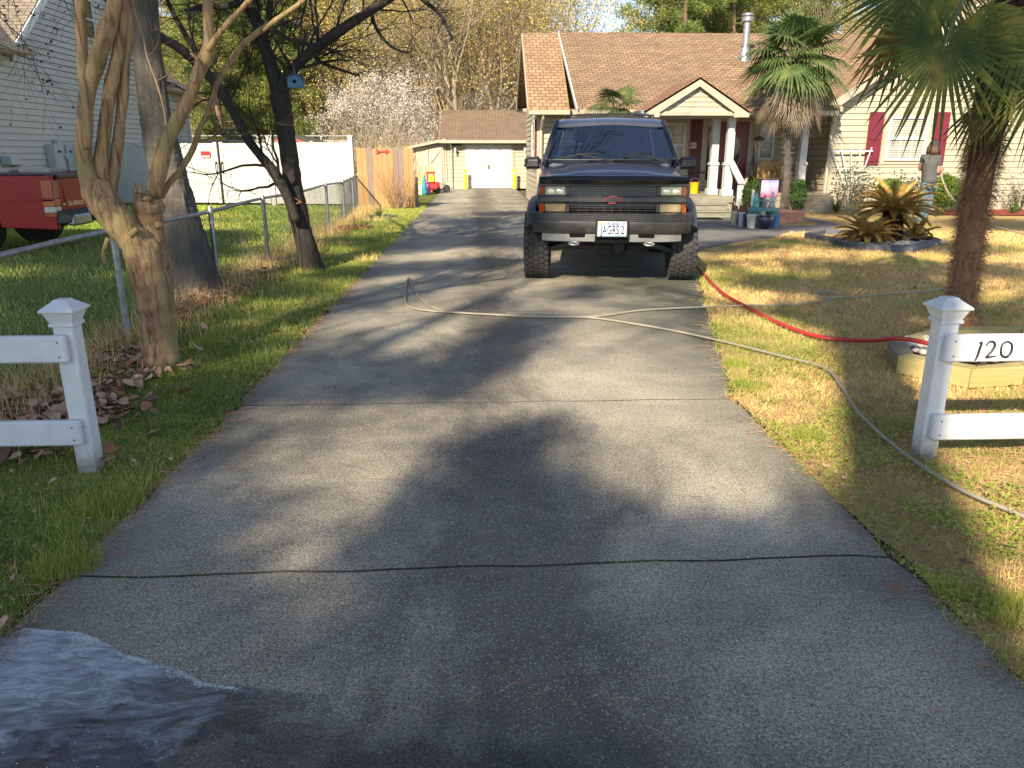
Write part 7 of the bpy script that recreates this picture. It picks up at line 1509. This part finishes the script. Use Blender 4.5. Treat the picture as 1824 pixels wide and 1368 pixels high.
for c,r,n_,L,lo,ll in tops:
    for k in range(n_):
        a=k*2.39996; f=k/n_; el=lo-.32+1.12*f; d=Vector((math.cos(a)*math.cos(el),math.sin(a)*math.cos(el),math.sin(el))); pinnate(mb,c+d*.03,d,L*rn.uniform(.75,1.1),rn,rn.uniform(.4,.9),ll)
c=tops[0][0]
for a,l in((-.3,.8),(.2,.7),(3.4,.9),(2.8,.8),(-.9,.7)): pinnate(mb,c-Vector((0,0,.1)),(math.cos(a),math.sin(a)-.3,-.3),l,rn,.5,.11)
mb.build('fronds',M['sago'],cy)
bd=[G(1475,432),G(1500,442),G(1540,446),G(1625,451),G(1675,436),Vector((8.15,14.2,0)),Vector((6.6,14.6,0)),Vector((5.95,13.9,0))]
be=thing('timber_edging','grey weathered timber edging around the dead cycad','edging',(7,13.2,0)); cc=sum(bd,Vector())/len(bd)
for i in range(len(bd)):
    a,b=bd[i],bd[(i+1)%len(bd)]; g_=(b-a).normalized()*.003; ai=a+(cc-a).normalized()*.13; bi=b+(cc-b).normalized()*.13; mb=MB(); mb.add([a+g_,b-g_,bi-g_,ai+g_]+[v+Vector((0,0,.10)) for v in(a+g_,b-g_,bi-g_,ai+g_)],[(3,2,1,0),(4,5,6,7),(0,1,5,4),(1,2,6,5),(2,3,7,6),(3,0,4,7)]); mb.build('timber',woodmat('grey_timber',(.07,.075,.085),(.15,.155,.165),(3,3,50)) if i==0 else bpy.data.materials['grey_timber'],be,bevel=.01,fixn=True)
pebbles('pebbles','white pebbles inside the timber edging of the dead cycad',(7.2,12.85),(.75,.35),260,.03,.03,5)
# ================================================================ BUSHES
def ball(name,label,c,rx,ry,rz,n,m_,sd,ls=.035,group=None,core=(.012,.02,.006)):
    rn=random.Random(sd); t_=thing(name,label,'bush',(c[0],c[1],0),group); c=np.array(c)
    d=rdir(n); bumps=1+.06*np.sin(d[:,0]*9+sd)+.05*np.sin(d[:,2]*11+d[:,1]*7+sd); rad=(.80+.22*nr.random(n)**.5)*bumps; C=c+d*rad[:,None]*np.array([rx,ry,rz]); C[:,2]=np.maximum(C[:,2],.02)
    u=rdir(n); nn=d+rdir(n)*.8; V,Fc=quads(C,nn/np.linalg.norm(nn,axis=1,keepdims=True),u,ls*(.6+.8*nr.random(n)),ls*.6); fastmesh('leaves',V,Fc,m_,parent=t_)
    mb=MB(); mb.sphere(tuple(c),1,16,12,rx*.84,ry*.84,rz*.84); 
    mb=MB(); r=random.Random(sd); tips=[]
    for k in range(14): a=r.uniform(0,6.28); grow(mb,(c[0],c[1],0),(math.cos(a)*.8,math.sin(a)*.8,1),max(rz,.2)*1.1,.012,2,r,tips)
    mb.build('branches',mat('bush_stems',(.05,.04,.03),.9),t_)
    V2,F2=quads(c+rdir(n//2)*.74*(nr.random((n//2,1))**.33)*np.array([rx,ry,rz]),rdir(n//2),rdir(n//2),ls*1.8,ls*1.3); fastmesh('inner_leaves',V2,F2,m_,parent=t_); return t_
M['box']=leafmat('boxwood',[(.35,(.02,.05,.008)),(.55,(.05,.10,.015)),(.7,(.09,.15,.02))],4)
M['boxl']=leafmat('bright_boxwood',[(.35,(.05,.10,.01)),(.55,(.12,.18,.02)),(.7,(.20,.26,.035))],4)
M['olive']=leafmat('grey_leaf',[(.35,(.07,.075,.045)),(.6,(.17,.17,.10))],3)
BGp='rounded bushes by the house'
def bpx(px0,px1,py0,py1,Y): 
    a=at(px0,py1,Y);b=at(px1,py0,Y); return ((a.x+b.x)/2,Y,max(.0,(a.z+b.z)/2)),(b.x-a.x)/2,(b.z-a.z)/2
for (q,Y,n,m_,nm) in(((1321,1362,320,376),17.9,4200,'box','clipped dark green boxwood ball beside the porch step rail'),((1406,1438,320,377),18.3,3600,'box','clipped dark green boxwood ball right of the porch palm trunk'),((1563,1612,319,352),19.6,3000,'boxl','bright green clipped ball behind the dead cycad'),((1655,1712,312,372),19.2,6000,'boxl','large bright green clipped bush right of the person')):
    c,rx,rz=bpx(*q,Y); ball('boxwood_bush',nm,c,rx,rx,rz,n,M[m_],int(q[0]),.045,BGp)
c,rx,rz=bpx(1700,1745,318,370,19.6); ball('boxwood_bush','bright green clipped bush half behind the shaggy palm trunk',c,rx,rx,rz,3600,M['boxl'],9,.045,BGp)
shrub('grey_bush','grey-green loose bush just left of the person',1622,19.7,.32,.60,mat('bush_stems',(.05,.04,.03)),16,61,leaf=M['olive'],nleaf=1500,ls=.08,r0=.012,lv=2,x=at(1622,340,19.7).x)
shrub('rose_bush','thorny rose bush with sparse leaves in front of the white trellis',1515,20.1,.42,.80,mat('rose_stems',(.32,.29,.22),.7),22,62,leaf=leafmat('rose_leaves',[(.4,(.04,.07,.02)),(.6,(.10,.13,.045))],3),nleaf=420,ls=.075,r0=.012,lv=2,x=at(1515,370,20.1).x,catn='bush')
def spiky(name,label,x,y,h,n,m_,sd,w=.018,catn='plant',z=0,spr=.9):
    rn=random.Random(sd); t_=thing(name,label,catn,(x,y,z)); mb=MB()
    for k in range(n):
        a=k*2.39996; el=rn.uniform(.35,1.45); d=Vector((math.cos(a)*math.cos(el)*spr,math.sin(a)*math.cos(el)*spr,math.sin(el))); s=d.cross(Vector((0,0,1))).normalized()*w; p=Vector((x,y,z)); L=h*rn.uniform(.6,1.1); m1=p+d*L*.5; e=p+d*L+Vector((0,0,-.15*L)); mb.add([p-s*.6,p+s*.6,m1+s,m1-s,e],[(0,1,2,3),(3,2,4)])
    mb.build('leaves',m_,t_); mb=MB(); mb.tube([(x,y,z-.02),(x,y,z+h*.22)],[.03,.02],7); mb.build('stem',mat('bush_stems',(.05,.04,.03)),t_); return t_
yc=leafmat('yucca_leaf',[(.4,(.05,.10,.02)),(.6,(.13,.18,.04))],3)
spiky('yucca','spiky green yucca at the foot of the trellis',at(1490,373,20.0).x,20.0,.5,34,yc,1); spiky('yucca','spiky green yucca in the red mulch right of the shaggy palm',at(1803,390,19.3).x,19.3,.42,34,yc,2); spiky('yucca','low spiky green plant in the mulch behind the person',at(1672,378,19.0).x,18.95,.3,30,yc,3,.012)
spiky('yucca','small green palm seedling in a brick ring by the wooden fence',at(675,368,19).x,19.0,.42,18,yc,4,.014); spiky('dry_sapling','dry tan sapling in a brick ring beside the chain link fence',at(632,395,16.2).x,16.2,.36,16,mat('dry_grass_tan',(.38,.27,.12),.8),5,.008,spr=.5)
shrub('dark_shrub','dark twiggy shrub at the right edge beside the siding wall',1815,20,.3,.6,mat('bush_stems',(.05,.04,.03)),14,63,leaf=M['olive'],nleaf=400,ls=.06,r0=.012,lv=2,x=at(1822,330,20).x)
shrub('bare_shrub','tangled bare tan shrub in front of the orange wooden fence',700,21.8,.6,.95,mat('tan_twigs2',(.40,.25,.13),.85,var=.3),30,64,r0=.010,lv=2,x=at(708,366,21.8).x,fan_=1.)
for (px,py,Y,lb,m_) in((632,400,16.2,'ring of red bricks around the dry sapling',mat('brick_red',(.32,.10,.06),.85,var=.3)),(677,380,19.,'ring of grey stones around the palm seedling',mat('stone_grey',(.22,.19,.16),.85,var=.3))):
    x=at(px,py,Y).x; t_=thing('stone_ring',lb,'edging',(x,Y,0))
    for k in range(11): a=k*2*PI/11; mb=MB(); mb.box((x+.33*math.cos(a),Y+.3*math.sin(a),.02),(.15,.08,.06),a+PI/2); mb.build('stone',m_,t_,bevel=.008)
# ================================================================ PERSON
PX,PY=9.5,16.3
def pz(x,y,dy=0): return at(x,y,PY+dy)
def skinmesh(name,chains,m_,parent,rootpt=None,sub=2,loc=None):
    pts=[];rad=[];edges=[];idx={}
    for ch in chains:
        prev=None
        for (p,r) in ch:
            p=Vector(p); k=(round(p.x,3),round(p.y,3),round(p.z,3))
            if k not in idx: idx[k]=len(pts); pts.append(p); rad.append(r)
            i=idx[k]
            if prev is not None and prev!=i: edges.append((prev,i))
            prev=i
    o=ORG[parent.name]; me=bpy.data.meshes.new(name); me.from_pydata([p-o for p in pts],edges,[]); me.materials.append(m_)
    ob=link(bpy.data.objects.new(name,me)); ob.parent=parent; ORG[ob.name]=o
    m=ob.modifiers.new('skin','SKIN'); m.use_smooth_shade=True
    if not me.skin_vertices: bpy.context.view_layer.update()
    sv=me.skin_vertices[0].data if me.skin_vertices else None
    if sv:
        for i,r in enumerate(rad): sv[i].radius=r if hasattr(r,'__len__') else (r,r)
        sv[0].use_root=True
    s=ob.modifiers.new('sub','SUBSURF'); s.levels=sub; s.render_levels=sub
    dg=bpy.context.evaluated_depsgraph_get(); nm=bpy.data.meshes.new_from_object(ob.evaluated_get(dg)); ob.modifiers.clear(); ob.data=nm; nm.name=name
    nm.polygons.foreach_set('use_smooth',[True]*len(nm.polygons)); return ob
ps=thing('person','person in grey t-shirt, jeans and dark cap seen from behind, holding a pale hose','person',(PX,PY,0))
pel=pz(1655,322); che=pz(1656,292,.0); nk=pz(1661,274,-.03); hd=pz(1664,262,-.0)
ft_l=Vector((pz(1636,398).x,PY-.02,.05)); ft_r=Vector((pz(1650,397).x,PY+.14,.05)); kn_l=pz(1647,364); kn_r=pz(1655,362,.1); hl=pel+Vector((-.085,0,-.05)); hr=pel+Vector((.085,.04,-.05))
shl=nk+Vector((-.145,.06,-.06)); shr=nk+Vector((.135,-.03,-.07)); elb=pz(1669,308,-.1); hand=pz(1677,303,.12); ell=shl+Vector((.03,.14,-.25)); hnl=pz(1672,309,.25)
skin=mat('skin',(.36,.18,.115),.55,var=.08); shirt=mat('grey_shirt',(.075,.072,.072),.9,var=.2,scale=5,bump=.6,bscale=9); jean=mat('blue_jeans',(.085,.13,.155),.85,var=.3,scale=5,bump=.5,bscale=14)
body=skinmesh('body',[[(pel,.10),(che,.11),(nk,.058),(hd-Vector((0,0,.03)),.062),(hd+Vector((0,0,.03)),.085),(hd+Vector((0,0,.075)),.06)],[(che,.11),(shl,.05),(ell,.042),(hnl,.028)],[(che,.11),(shr,.05),(elb,.044),((elb+hand)/2,.038),(hand,.026)],[(pel,.10),(hl,.075),(kn_l,.06),(ft_l+Vector((0,0,.06)),.042)],[(pel,.10),(hr,.075),(kn_r,.06),(ft_r+Vector((0,0,.06)),.042)]],skin,ps)
for nm_,h,dx in(('hand',hand,1),('hand',hnl,1)):
    mb=MB(); mb.sphere(h,.042,10,8,1,.8,1.1)
    for k in range(4): q=h+Vector((-.02+.018*k*.6,.02,.03-.02*k)); mb.tube([q,q+Vector((.03,.025,0)),q+Vector((.04,-.01,-.01))],[.011,.010,.008],6)
    mb.tube([h+Vector((-.01,-.02,.03)),h+Vector((.03,-.03,.03)),h+Vector((.045,-.01,.01))],[.012,.011,.008],6); mb.build('hand',skin,body,True)
skinmesh('shirt',[[(pel-Vector((0,0,.07)),(.172,.172)),(pel+Vector((0,0,.01)),(.168,.168)),((pel+che)/2,(.155,.16)),(che,(.18,.165)),(nk-Vector((0,0,.07)),(.14,.10)),(nk-Vector((0,0,.03)),(.07,.07))],[(nk-Vector((0,0,.07)),(.14,.10)),(shr,.075),((shr+elb)/2+Vector((0,0,-.03)),.078)],[(nk-Vector((0,0,.07)),(.14,.10)),(shl,.075),((shl+ell)/2,.075)]],shirt,ps)
skinmesh('jeans',[[(pel+Vector((0,0,.04)),(.16,.145)),(pel-Vector((0,0,.03)),(.165,.15)),(hl-Vector((0,0,.08)),.095),((hl+kn_l)/2,.088),(kn_l,.078),((kn_l+ft_l)/2,.075),(ft_l+Vector((0,0,.02)),.072)],[(pel-Vector((0,0,.03)),(.165,.15)),(hr-Vector((0,0,.08)),.095),((hr+kn_r)/2,.088),(kn_r,.078),((kn_r+ft_r)/2,.074),(ft_r+Vector((0,0,.02)),.072)]],jean,ps)
for f in(ft_l,ft_r): skinmesh('shoe',[[(f+Vector((-.01,-.06,0)),.045),(f+Vector((0,.05,-.005)),.045),(f+Vector((.02,.15,-.015)),.035)]],mat('tan_boot',(.20,.13,.08),.7),ps)
mb=MB(); mb.tube([pel-Vector((0,0,.07))+Vector((.14*math.cos(t_*PI/10),.155*math.sin(t_*PI/10),.0+.005*math.sin(t_))) for t_ in range(21)],.016,6,False); mb.build('belt',M['blackp'],ps)
for sx_ in(-.07,.075):
    mb=MB(); c=pel+Vector((sx_,-.150,-.10)); mb.bbox(c.x-.045,c.x+.045,c.y-.012,c.y+.02,c.z-.05,c.z+.05,.008); mb.build('pocket',jean,ps)
mb=MB()
for k in range(190):
    a=rn.uniform(PI*.75,1.95*PI); d=Vector((math.cos(a),math.sin(a),0)); q=hd+Vector((0,0,rn.uniform(-.02,.05)))+d*.088; mb.tube([q,q+d*.03+Vector((0,0,-.06)),q+d*.022+Vector((rn.uniform(-.03,.03),0,-rn.uniform(.11,.16)))],[.012,.014,.006],4)
mb.build('hair',mat('brown_hair',(.09,.04,.025),.6,var=.4,scale=40),ps,True)
mb=MB(); mb.lathe(hd+Vector((0,0,.02)),[(.100,0),(.102,.03),(.092,.075),(.06,.105),(.005,.115)],18,.95,1.1); mb.prism([(hd.x+.07+.075*math.cos(t_),hd.y+.045+.07*math.sin(t_)) for t_ in [-PI/2+.5+PI*k/8 for k in range(9)]],hd.z+.025,hd.z+.035,'Z'); mb.build('cap',mat('charcoal_cap',(.035,.037,.042),.85,var=.3,scale=30),ps,True,angle=40)
# facial features turned away from the camera
mb=MB(); mb.sphere(hd+Vector((0,.098,.0)),.016,8,6,.7,1,1.2)
for s in(-1,1): mb.sphere(hd+Vector((s*.09,.01,.0)),.02,8,6,.4,.8,1.3)
mb.build('nose_and_ears',skin,body,True)
mb=MB(); 
for s in(-1,1): mb.sphere(hd+Vector((s*.035,.085,.02)),.011,8,6)
mb.build('eyes',M['blackp'],body,True)
mb=MB(); P=[hand+Vector((-.06,.12,.03)),hand,pz(1678,318,.1),pz(1690,345,0),pz(1705,362,-.3),pz(1722,377,-.8)]; P[-1].z=max(.03,P[-1].z); P+= [G(1752,396,.03),G(1775,405,.03),G(1830,417,.03),G(1950,432,.03)]
mb.tube(smooth(P),.016,7); mb.build('pale_hose',mat('pale_hose',(.36,.31,.24),.6),None,True,loc=P[1],label='pale hose running from the hands of the person down behind the shaggy palm',cat='hose')
# ================================================================ GRASS, WEEDS, FALLEN LEAVES
def pnoise(X,Y,s,sd=0): return (np.sin(X*s*1.7+Y*s*.9+sd)+np.sin(Y*s*2.1-X*s*1.1+sd*2.3)+np.sin((X+Y)*s*3.3+sd*.7)*.7+np.sin((X-Y)*s*5.1+sd*1.9)*.5)/3.2
G_=[leafmat('grass_green',[(.3,(.17,.25,.035)),(.7,(.34,.42,.065))],2,.6,.2),leafmat('grass_yellow',[(.3,(.42,.43,.08)),(.7,(.60,.56,.14))],2,.6,.2),mat('grass_straw',(.78,.55,.23),.85,var=.3,scale=5),mat('grass_deadbrown',(.42,.22,.10),.9,var=.4,scale=5)]
def blades(name,X,Y,h,w,mi,label,lean=.6,cat='grass'):
    n=len(X); z=np.full(n,-.008); C=np.stack([X,Y,z],1); a=nr.uniform(0,2*np.pi,n); l=nr.random(n)*lean; D=np.stack([np.cos(a)*l,np.sin(a)*l,np.ones(n)],1); D/=np.linalg.norm(D,axis=1,keepdims=True); V,Fc=tris(C,D,h,w); return fastmesh(name,V,Fc,G_,mi,kind='stuff',label=label,cat=cat)
def samp(n,x0,x1,y0,y1,p=1.6):
    Y=y0+(y1-y0)*nr.random(n)**p; X=x0+(x1-x0)*nr.random(n); return X,Y
vXL=np.vectorize(XL); vXR=np.vectorize(XR)
# left verge
n=230000; X,Y=samp(n,-3.6,-1.3,1.2,24,2.3); edge=vXL(Y)+.03+.05*pnoise(X,Y,5,3); k=(X<edge)&((X>-3.0)|(Y<4.2)); bare=pnoise(X,Y,1.9,5)+.25*nr.normal(size=n); litter=np.exp(-((X+2.85)/.35)**2); k&=(bare>-.75)&(nr.random(n)>.8*litter); X,Y=X[k],Y[k]; n=len(X)
f=(Y/6).clip(.35,3); pn=pnoise(X,Y,1.3,1)+.35*nr.normal(size=n); mi=np.where(pn>.35,1,np.where(pn<-.75,2,0)); mi=np.where(nr.random(n)<.07,2,mi)
blades('grass',X,Y,(.028+.03*nr.random(n))*(1+.9*(pnoise(X,Y,2.5,8)>.3))*(.6+.9*nr.random(n)**2)*np.minimum(f,1.3)**.3,(.0028*f**.9).clip(.0018,.009),mi,'green grass verge left of the driveway',1.0)
# right lawn
n=330000; X,Y=samp(n,1.5,9.5,.6,15,1.7); X=vXR(Y)-.05+(X-1.5)/8*(1.3+Y*.62); edge=-.02+.05*pnoise(X,Y,5,7); k=(X-vXR(Y)>edge)&(X<1.4+Y*.75+1.0)&((Y<10.8)|(X>3.2+(Y-10.8)*.7)); k&=(pnoise(X,Y,2.2,2)+.3*nr.normal(size=len(X))>-.95); X,Y=X[k],Y[k]; n=len(X); f=(Y/6).clip(.3,3)
near=(X-vXR(Y)); pn=pnoise(X,Y,1.1,4)+.35*nr.normal(size=n)-.50+.8*np.exp(-near/.6)+.35*(Y<4.5); mi=np.where(pn>.30,0,np.where(pn>-.05,1,2)); mi=np.where((mi==2)&(nr.random(n)<.30),3,mi); mi=np.where(nr.random(n)<.1,2,mi)
blades('grass',X,Y,(.03+.035*nr.random(n))*f**.2,(.0034*f**.9).clip(.0022,.011),mi,'dormant straw and green lawn right of the driveway',1.9)
# lawn next door behind the chain link
n=90000; X,Y=samp(n,-12,-3.05,3.2,23.5,1.3); k=(X>-1.2-Y*.62); X,Y=X[k],Y[k]; n=len(X); f=(Y/6).clip(.6,3); pn=pnoise(X,Y,.9,9)+.3*nr.normal(size=n); mi=np.where(pn>.3,1,0)
blades('grass',X,Y,(.04+.04*nr.random(n)),(.006*f).clip(.004,.02),mi,'bright green lawn next door behind the chain link fence')
# dry growth under the fence line
n=16000; Y=3+20*nr.random(n)**1.4; X=-2.93+.22*nr.normal(size=n); mi=np.where(nr.random(n)<.7,2,3); blades('dry_grass',X,Y,.07+.22*nr.random(n)**2.2,.004+.0*Y,mi,'dry tan grass and stems along the foot of the chain link fence',.7)
# tufts: bright tufts on the verge and moss in the first joint
C=[];
for (px,py,r,k_) in((375,615,.16,1500),(620,700,.0,0),(510,575,.1,500),(1290,500,.07,300),(1310,650,.1,600),(1340,690,.12,500),(1440,780,.1,600),(1800,1090,.12,700),(1690,1060,.06,250),(120,1010,.12,900),(200,900,.14,1100)):
    if not k_: continue
    g=G(px,py); a=nr.uniform(0,6.28,k_); q=r*nr.random(k_)**.6; C.append(np.stack([g.x+q*np.cos(a),g.y+q*np.sin(a)],1))
C=np.concatenate(C); n=len(C); blades('grass_tuft',C[:,0],C[:,1],.04+.045*nr.random(n),.0032,np.where(nr.random(n)<.8,0,1),'bright green tufts scattered on both lawns beside the drive',.8)
n=1500; t_=nr.random(n); X=-1.35+2.9*t_; Y=2.572+.04*X/3.1+.007*nr.normal(size=n); k=(pnoise(X,Y,3.7,1)+.25*nr.normal(size=n))>.42; blades('joint_weeds',X[k],Y[k],.008+.018*nr.random(k.sum()),.0022,np.where(nr.random(k.sum())<.6,0,1),'tiny weeds growing in the nearest driveway joint',1.)
# broad leaved weeds
def weeds(n,x0f,x1,y0,y1,name,label,m_):
    X,Y=samp(n,0,1,y0,y1,1.5); a,b=x0f(Y); X=a+(b-a)*X; k=pnoise(X,Y,2.4,11)>.05; X,Y=X[k],Y[k]; n=len(X); C=np.stack([X,Y,.012+.03*nr.random(n)],1); N=rdir(n)*.5+np.array([0,0,1]); N/=np.linalg.norm(N,axis=1,keepdims=True); U=np.cross(N,rdir(n)); U/=np.linalg.norm(U,axis=1,keepdims=True); V,Fc=quads(C,N,U,.010+.015*nr.random(n),.011); fastmesh(name,V,Fc,m_,kind='stuff',label=label,cat='weeds')
wm=leafmat('clover_leaf',[(.35,(.10,.18,.025)),(.65,(.20,.30,.05))],6); wm2=leafmat('clover_leaf_light',[(.35,(.20,.27,.03)),(.65,(.36,.42,.06))],6)
weeds(42000,lambda Y:(vXL(Y)-1.4,vXL(Y)+.03),0,1.2,7,'clover','low clover and weeds in the left verge near the drive',wm)
weeds(30000,lambda Y:(vXR(Y)-.02,vXR(Y)+.9),0,.8,7.5,'clover','low clover and weeds along the right edge of the drive',wm2)
# fallen leaves: crinkled, piled under the fence; a few on the lawns
def leaves(C,size,name,label,mats_):
    n=len(C); V=[];Fc=[];mi=[]
    for i in range(n):
        s=size*nr.uniform(.6,1.3); a=nr.uniform(0,6.28); tl=nr.normal()*.35; tl2=nr.normal()*.35; cu=nr.uniform(.1,.5)
        ca,sa=math.cos(a),math.sin(a); b=len(V)
        for (u,v) in((0,0),(1,0),(.72,.42),(.35,.62),(.0,.35),(-.45,.3),(-1,0),(-.45,-.3),(0,-.38),(.35,-.62),(.72,-.4)):
            x=u*s*.5;y=v*s*.5; z=cu*s*(u*u*.5+v*v)*.6+u*s*.5*tl+v*s*.5*tl2; V.append((C[i][0]+ca*x-sa*y,C[i][1]+sa*x+ca*y,C[i][2]+z))
        for k in range(1,10): Fc.append((b,b+k,b+k+1))
        Fc.append((b,b+10,b+1)); m=nr.integers(0,len(mats_)); mi+= [m]*10
    fastmesh(name,np.array(V),np.array(Fc),mats_,np.array(mi),kind='stuff',label=label,cat='leaves')
lm=[mat('leaf_pinkbrown',(.46,.25,.17),.8,var=.3,scale=12),mat('leaf_tan',(.44,.28,.18),.8,var=.3,scale=12),mat('leaf_dark',(.14,.065,.04),.8,var=.3,scale=12),mat('leaf_rust',(.30,.12,.065),.8,var=.3,scale=12)]
C=[]
for (px,py,rx,ry,n) in((130,740,.35,.35,180),(190,690,.22,.4,140),(60,760,.4,.3,150),(200,640,.2,.3,80),(350,540,.25,.4,110),(400,525,.25,.3,60),(310,560,.2,.3,50),(450,490,.35,.5,70),(330,660,.15,.2,14),(100,810,.3,.15,20),(500,470,.3,.6,40),(420,600,.3,.4,8),(20,720,.3,.4,90),(20,800,.3,.15,20)):
    g=G(px,py)
    for _ in range(n): C.append((g.x+nr.normal()*rx*.6,g.y+nr.normal()*ry*.6,nr.uniform(.0,.05)))
leaves([c for c in C if c[0]<-1.62 or nr.random()<.2],.10,'fallen_leaves','brown and pinkish fallen leaves heaped along the foot of the chain link fence',lm)
C=[]
for _ in range(70): Y=nr.uniform(1.,9); X=XR(Y)+nr.uniform(.1,3.5); C.append((X,Y,.02))
for px,py in((1793,978),(1690,870),(1440,830),(1650,770),(1720,1010),(1590,1065)): g=G(px,py); C.append((g.x,g.y,.02))
leaves(C,.05,'fallen_leaves','scattered single brown leaves on the right lawn',lm)
C=[]
for px,py in((88,885),(95,870),(18,1020),(8,1130),(1590,1063),(1238,900)): g=G(px,py); C.append((g.x,g.y,.04))
leaves(C,.055,'fallen_leaves','a few larger curled leaves near the camera',lm[:3])
C=[]
for _ in range(1300): y=1.3+nr.random()**1.4*11; x=nr.uniform(-3,XL(y)-.02); C.append((x,y,nr.uniform(.0,.035)))
leaves(C,.026,'leaf_bits','small brown leaf fragments littering the left verge',lm)
C=[]
for _ in range(1300): y=.9+nr.random()**1.4*9; x=XR(y)+nr.random()*(1.+y*.6); C.append((x,y,nr.uniform(.0,.03)))
leaves(C,.024,'leaf_bits','small rusty leaf fragments littering the right lawn',lm)
# pine straw on the drive edges and slabs
def straw(n,f,label,L=.075):
    C=[];D=[]
    for _ in range(n): x,y=f(); a=nr.uniform(0,6.28); C.append((x,y,.004+nr.random()*.012)); D.append((math.cos(a),math.sin(a),nr.uniform(-.03,.06)))
    C=np.array(C);D=np.array(D); s=np.stack([-D[:,1],D[:,0],np.zeros(n)],1)*.0011; L_=(L*(.5+.8*nr.random(n)))[:,None]; B=np.cross(D,rdir(n))*.0+np.array([0,0,1])*.0018; bend=s*nr.normal(size=(n,1))*10
    m1=C+D*L_*.5+bend; e=C+D*L_; V=np.stack([C-s,C+s,m1+s,m1-s,e-s*.6,e+s*.6,C+B,m1+B,e+B],1).reshape(-1,3); q=np.array([[0,1,2,3],[3,2,5,4],[0,3,7,6],[3,4,8,7],[6,7,2,1],[7,8,5,2]]); Fc=(np.arange(n)[:,None,None]*9+q[None]).reshape(-1,4)
    fastmesh('pine_straw',V,Fc,[lm[0],mat('straw_rust',(.33,.16,.085),.8,var=.3)],nr.integers(0,2,len(Fc)),kind='stuff',label=label,cat='pine needles')
def fL(): y=1.6+nr.random()**1.3*8; return XL(y)+.02+abs(nr.normal())*.035-.02,y
def fR(): y=1.0+nr.random()**1.3*8; return XR(y)-.02+nr.normal()*.06,y
def fD():
    if nr.random()<.75: g=[G(790,478),G(640,475),G(700,550),G(880,478),G(850,1240),G(150,1035),G(620,540),G(800,555)][nr.integers(0,8)]; return g.x+nr.normal()*.3,g.y+nr.normal()*.07
    y=nr.uniform(1.3,10); return nr.uniform(XL(y),XR(y)),y
def fRL(): y=.9+nr.random()*3.6; return XR(y)+nr.random()*1.6,y
straw(800,fL,'rusty pine straw caught along the left edge of the driveway'); straw(420,fR,'rusty pine straw caught along the right edge of the driveway'); straw(260,fD,'loose pine needles scattered on the concrete'); straw(4200,fRL,'pine straw strewn through the lawn near the right white fence')
C=[]
for px,py in((1166,1262),(310,1135),(1000,745)): pass
mb=MB(); rn=random.Random(6)
for _ in range(60):
    y=rn.uniform(1.4,9); x=rn.uniform(XL(y)+.1,XR(y)-.1); s=rn.uniform(.0015,.0045); mb.sphere((x,y,s*.5),s,6,4,1,1.4,.7)
mb.build('debris',mat('dark_debris',(.05,.035,.025),.9,var=.5),kind='stuff',label='small dark seed husks and grit on the concrete',cat='debris')
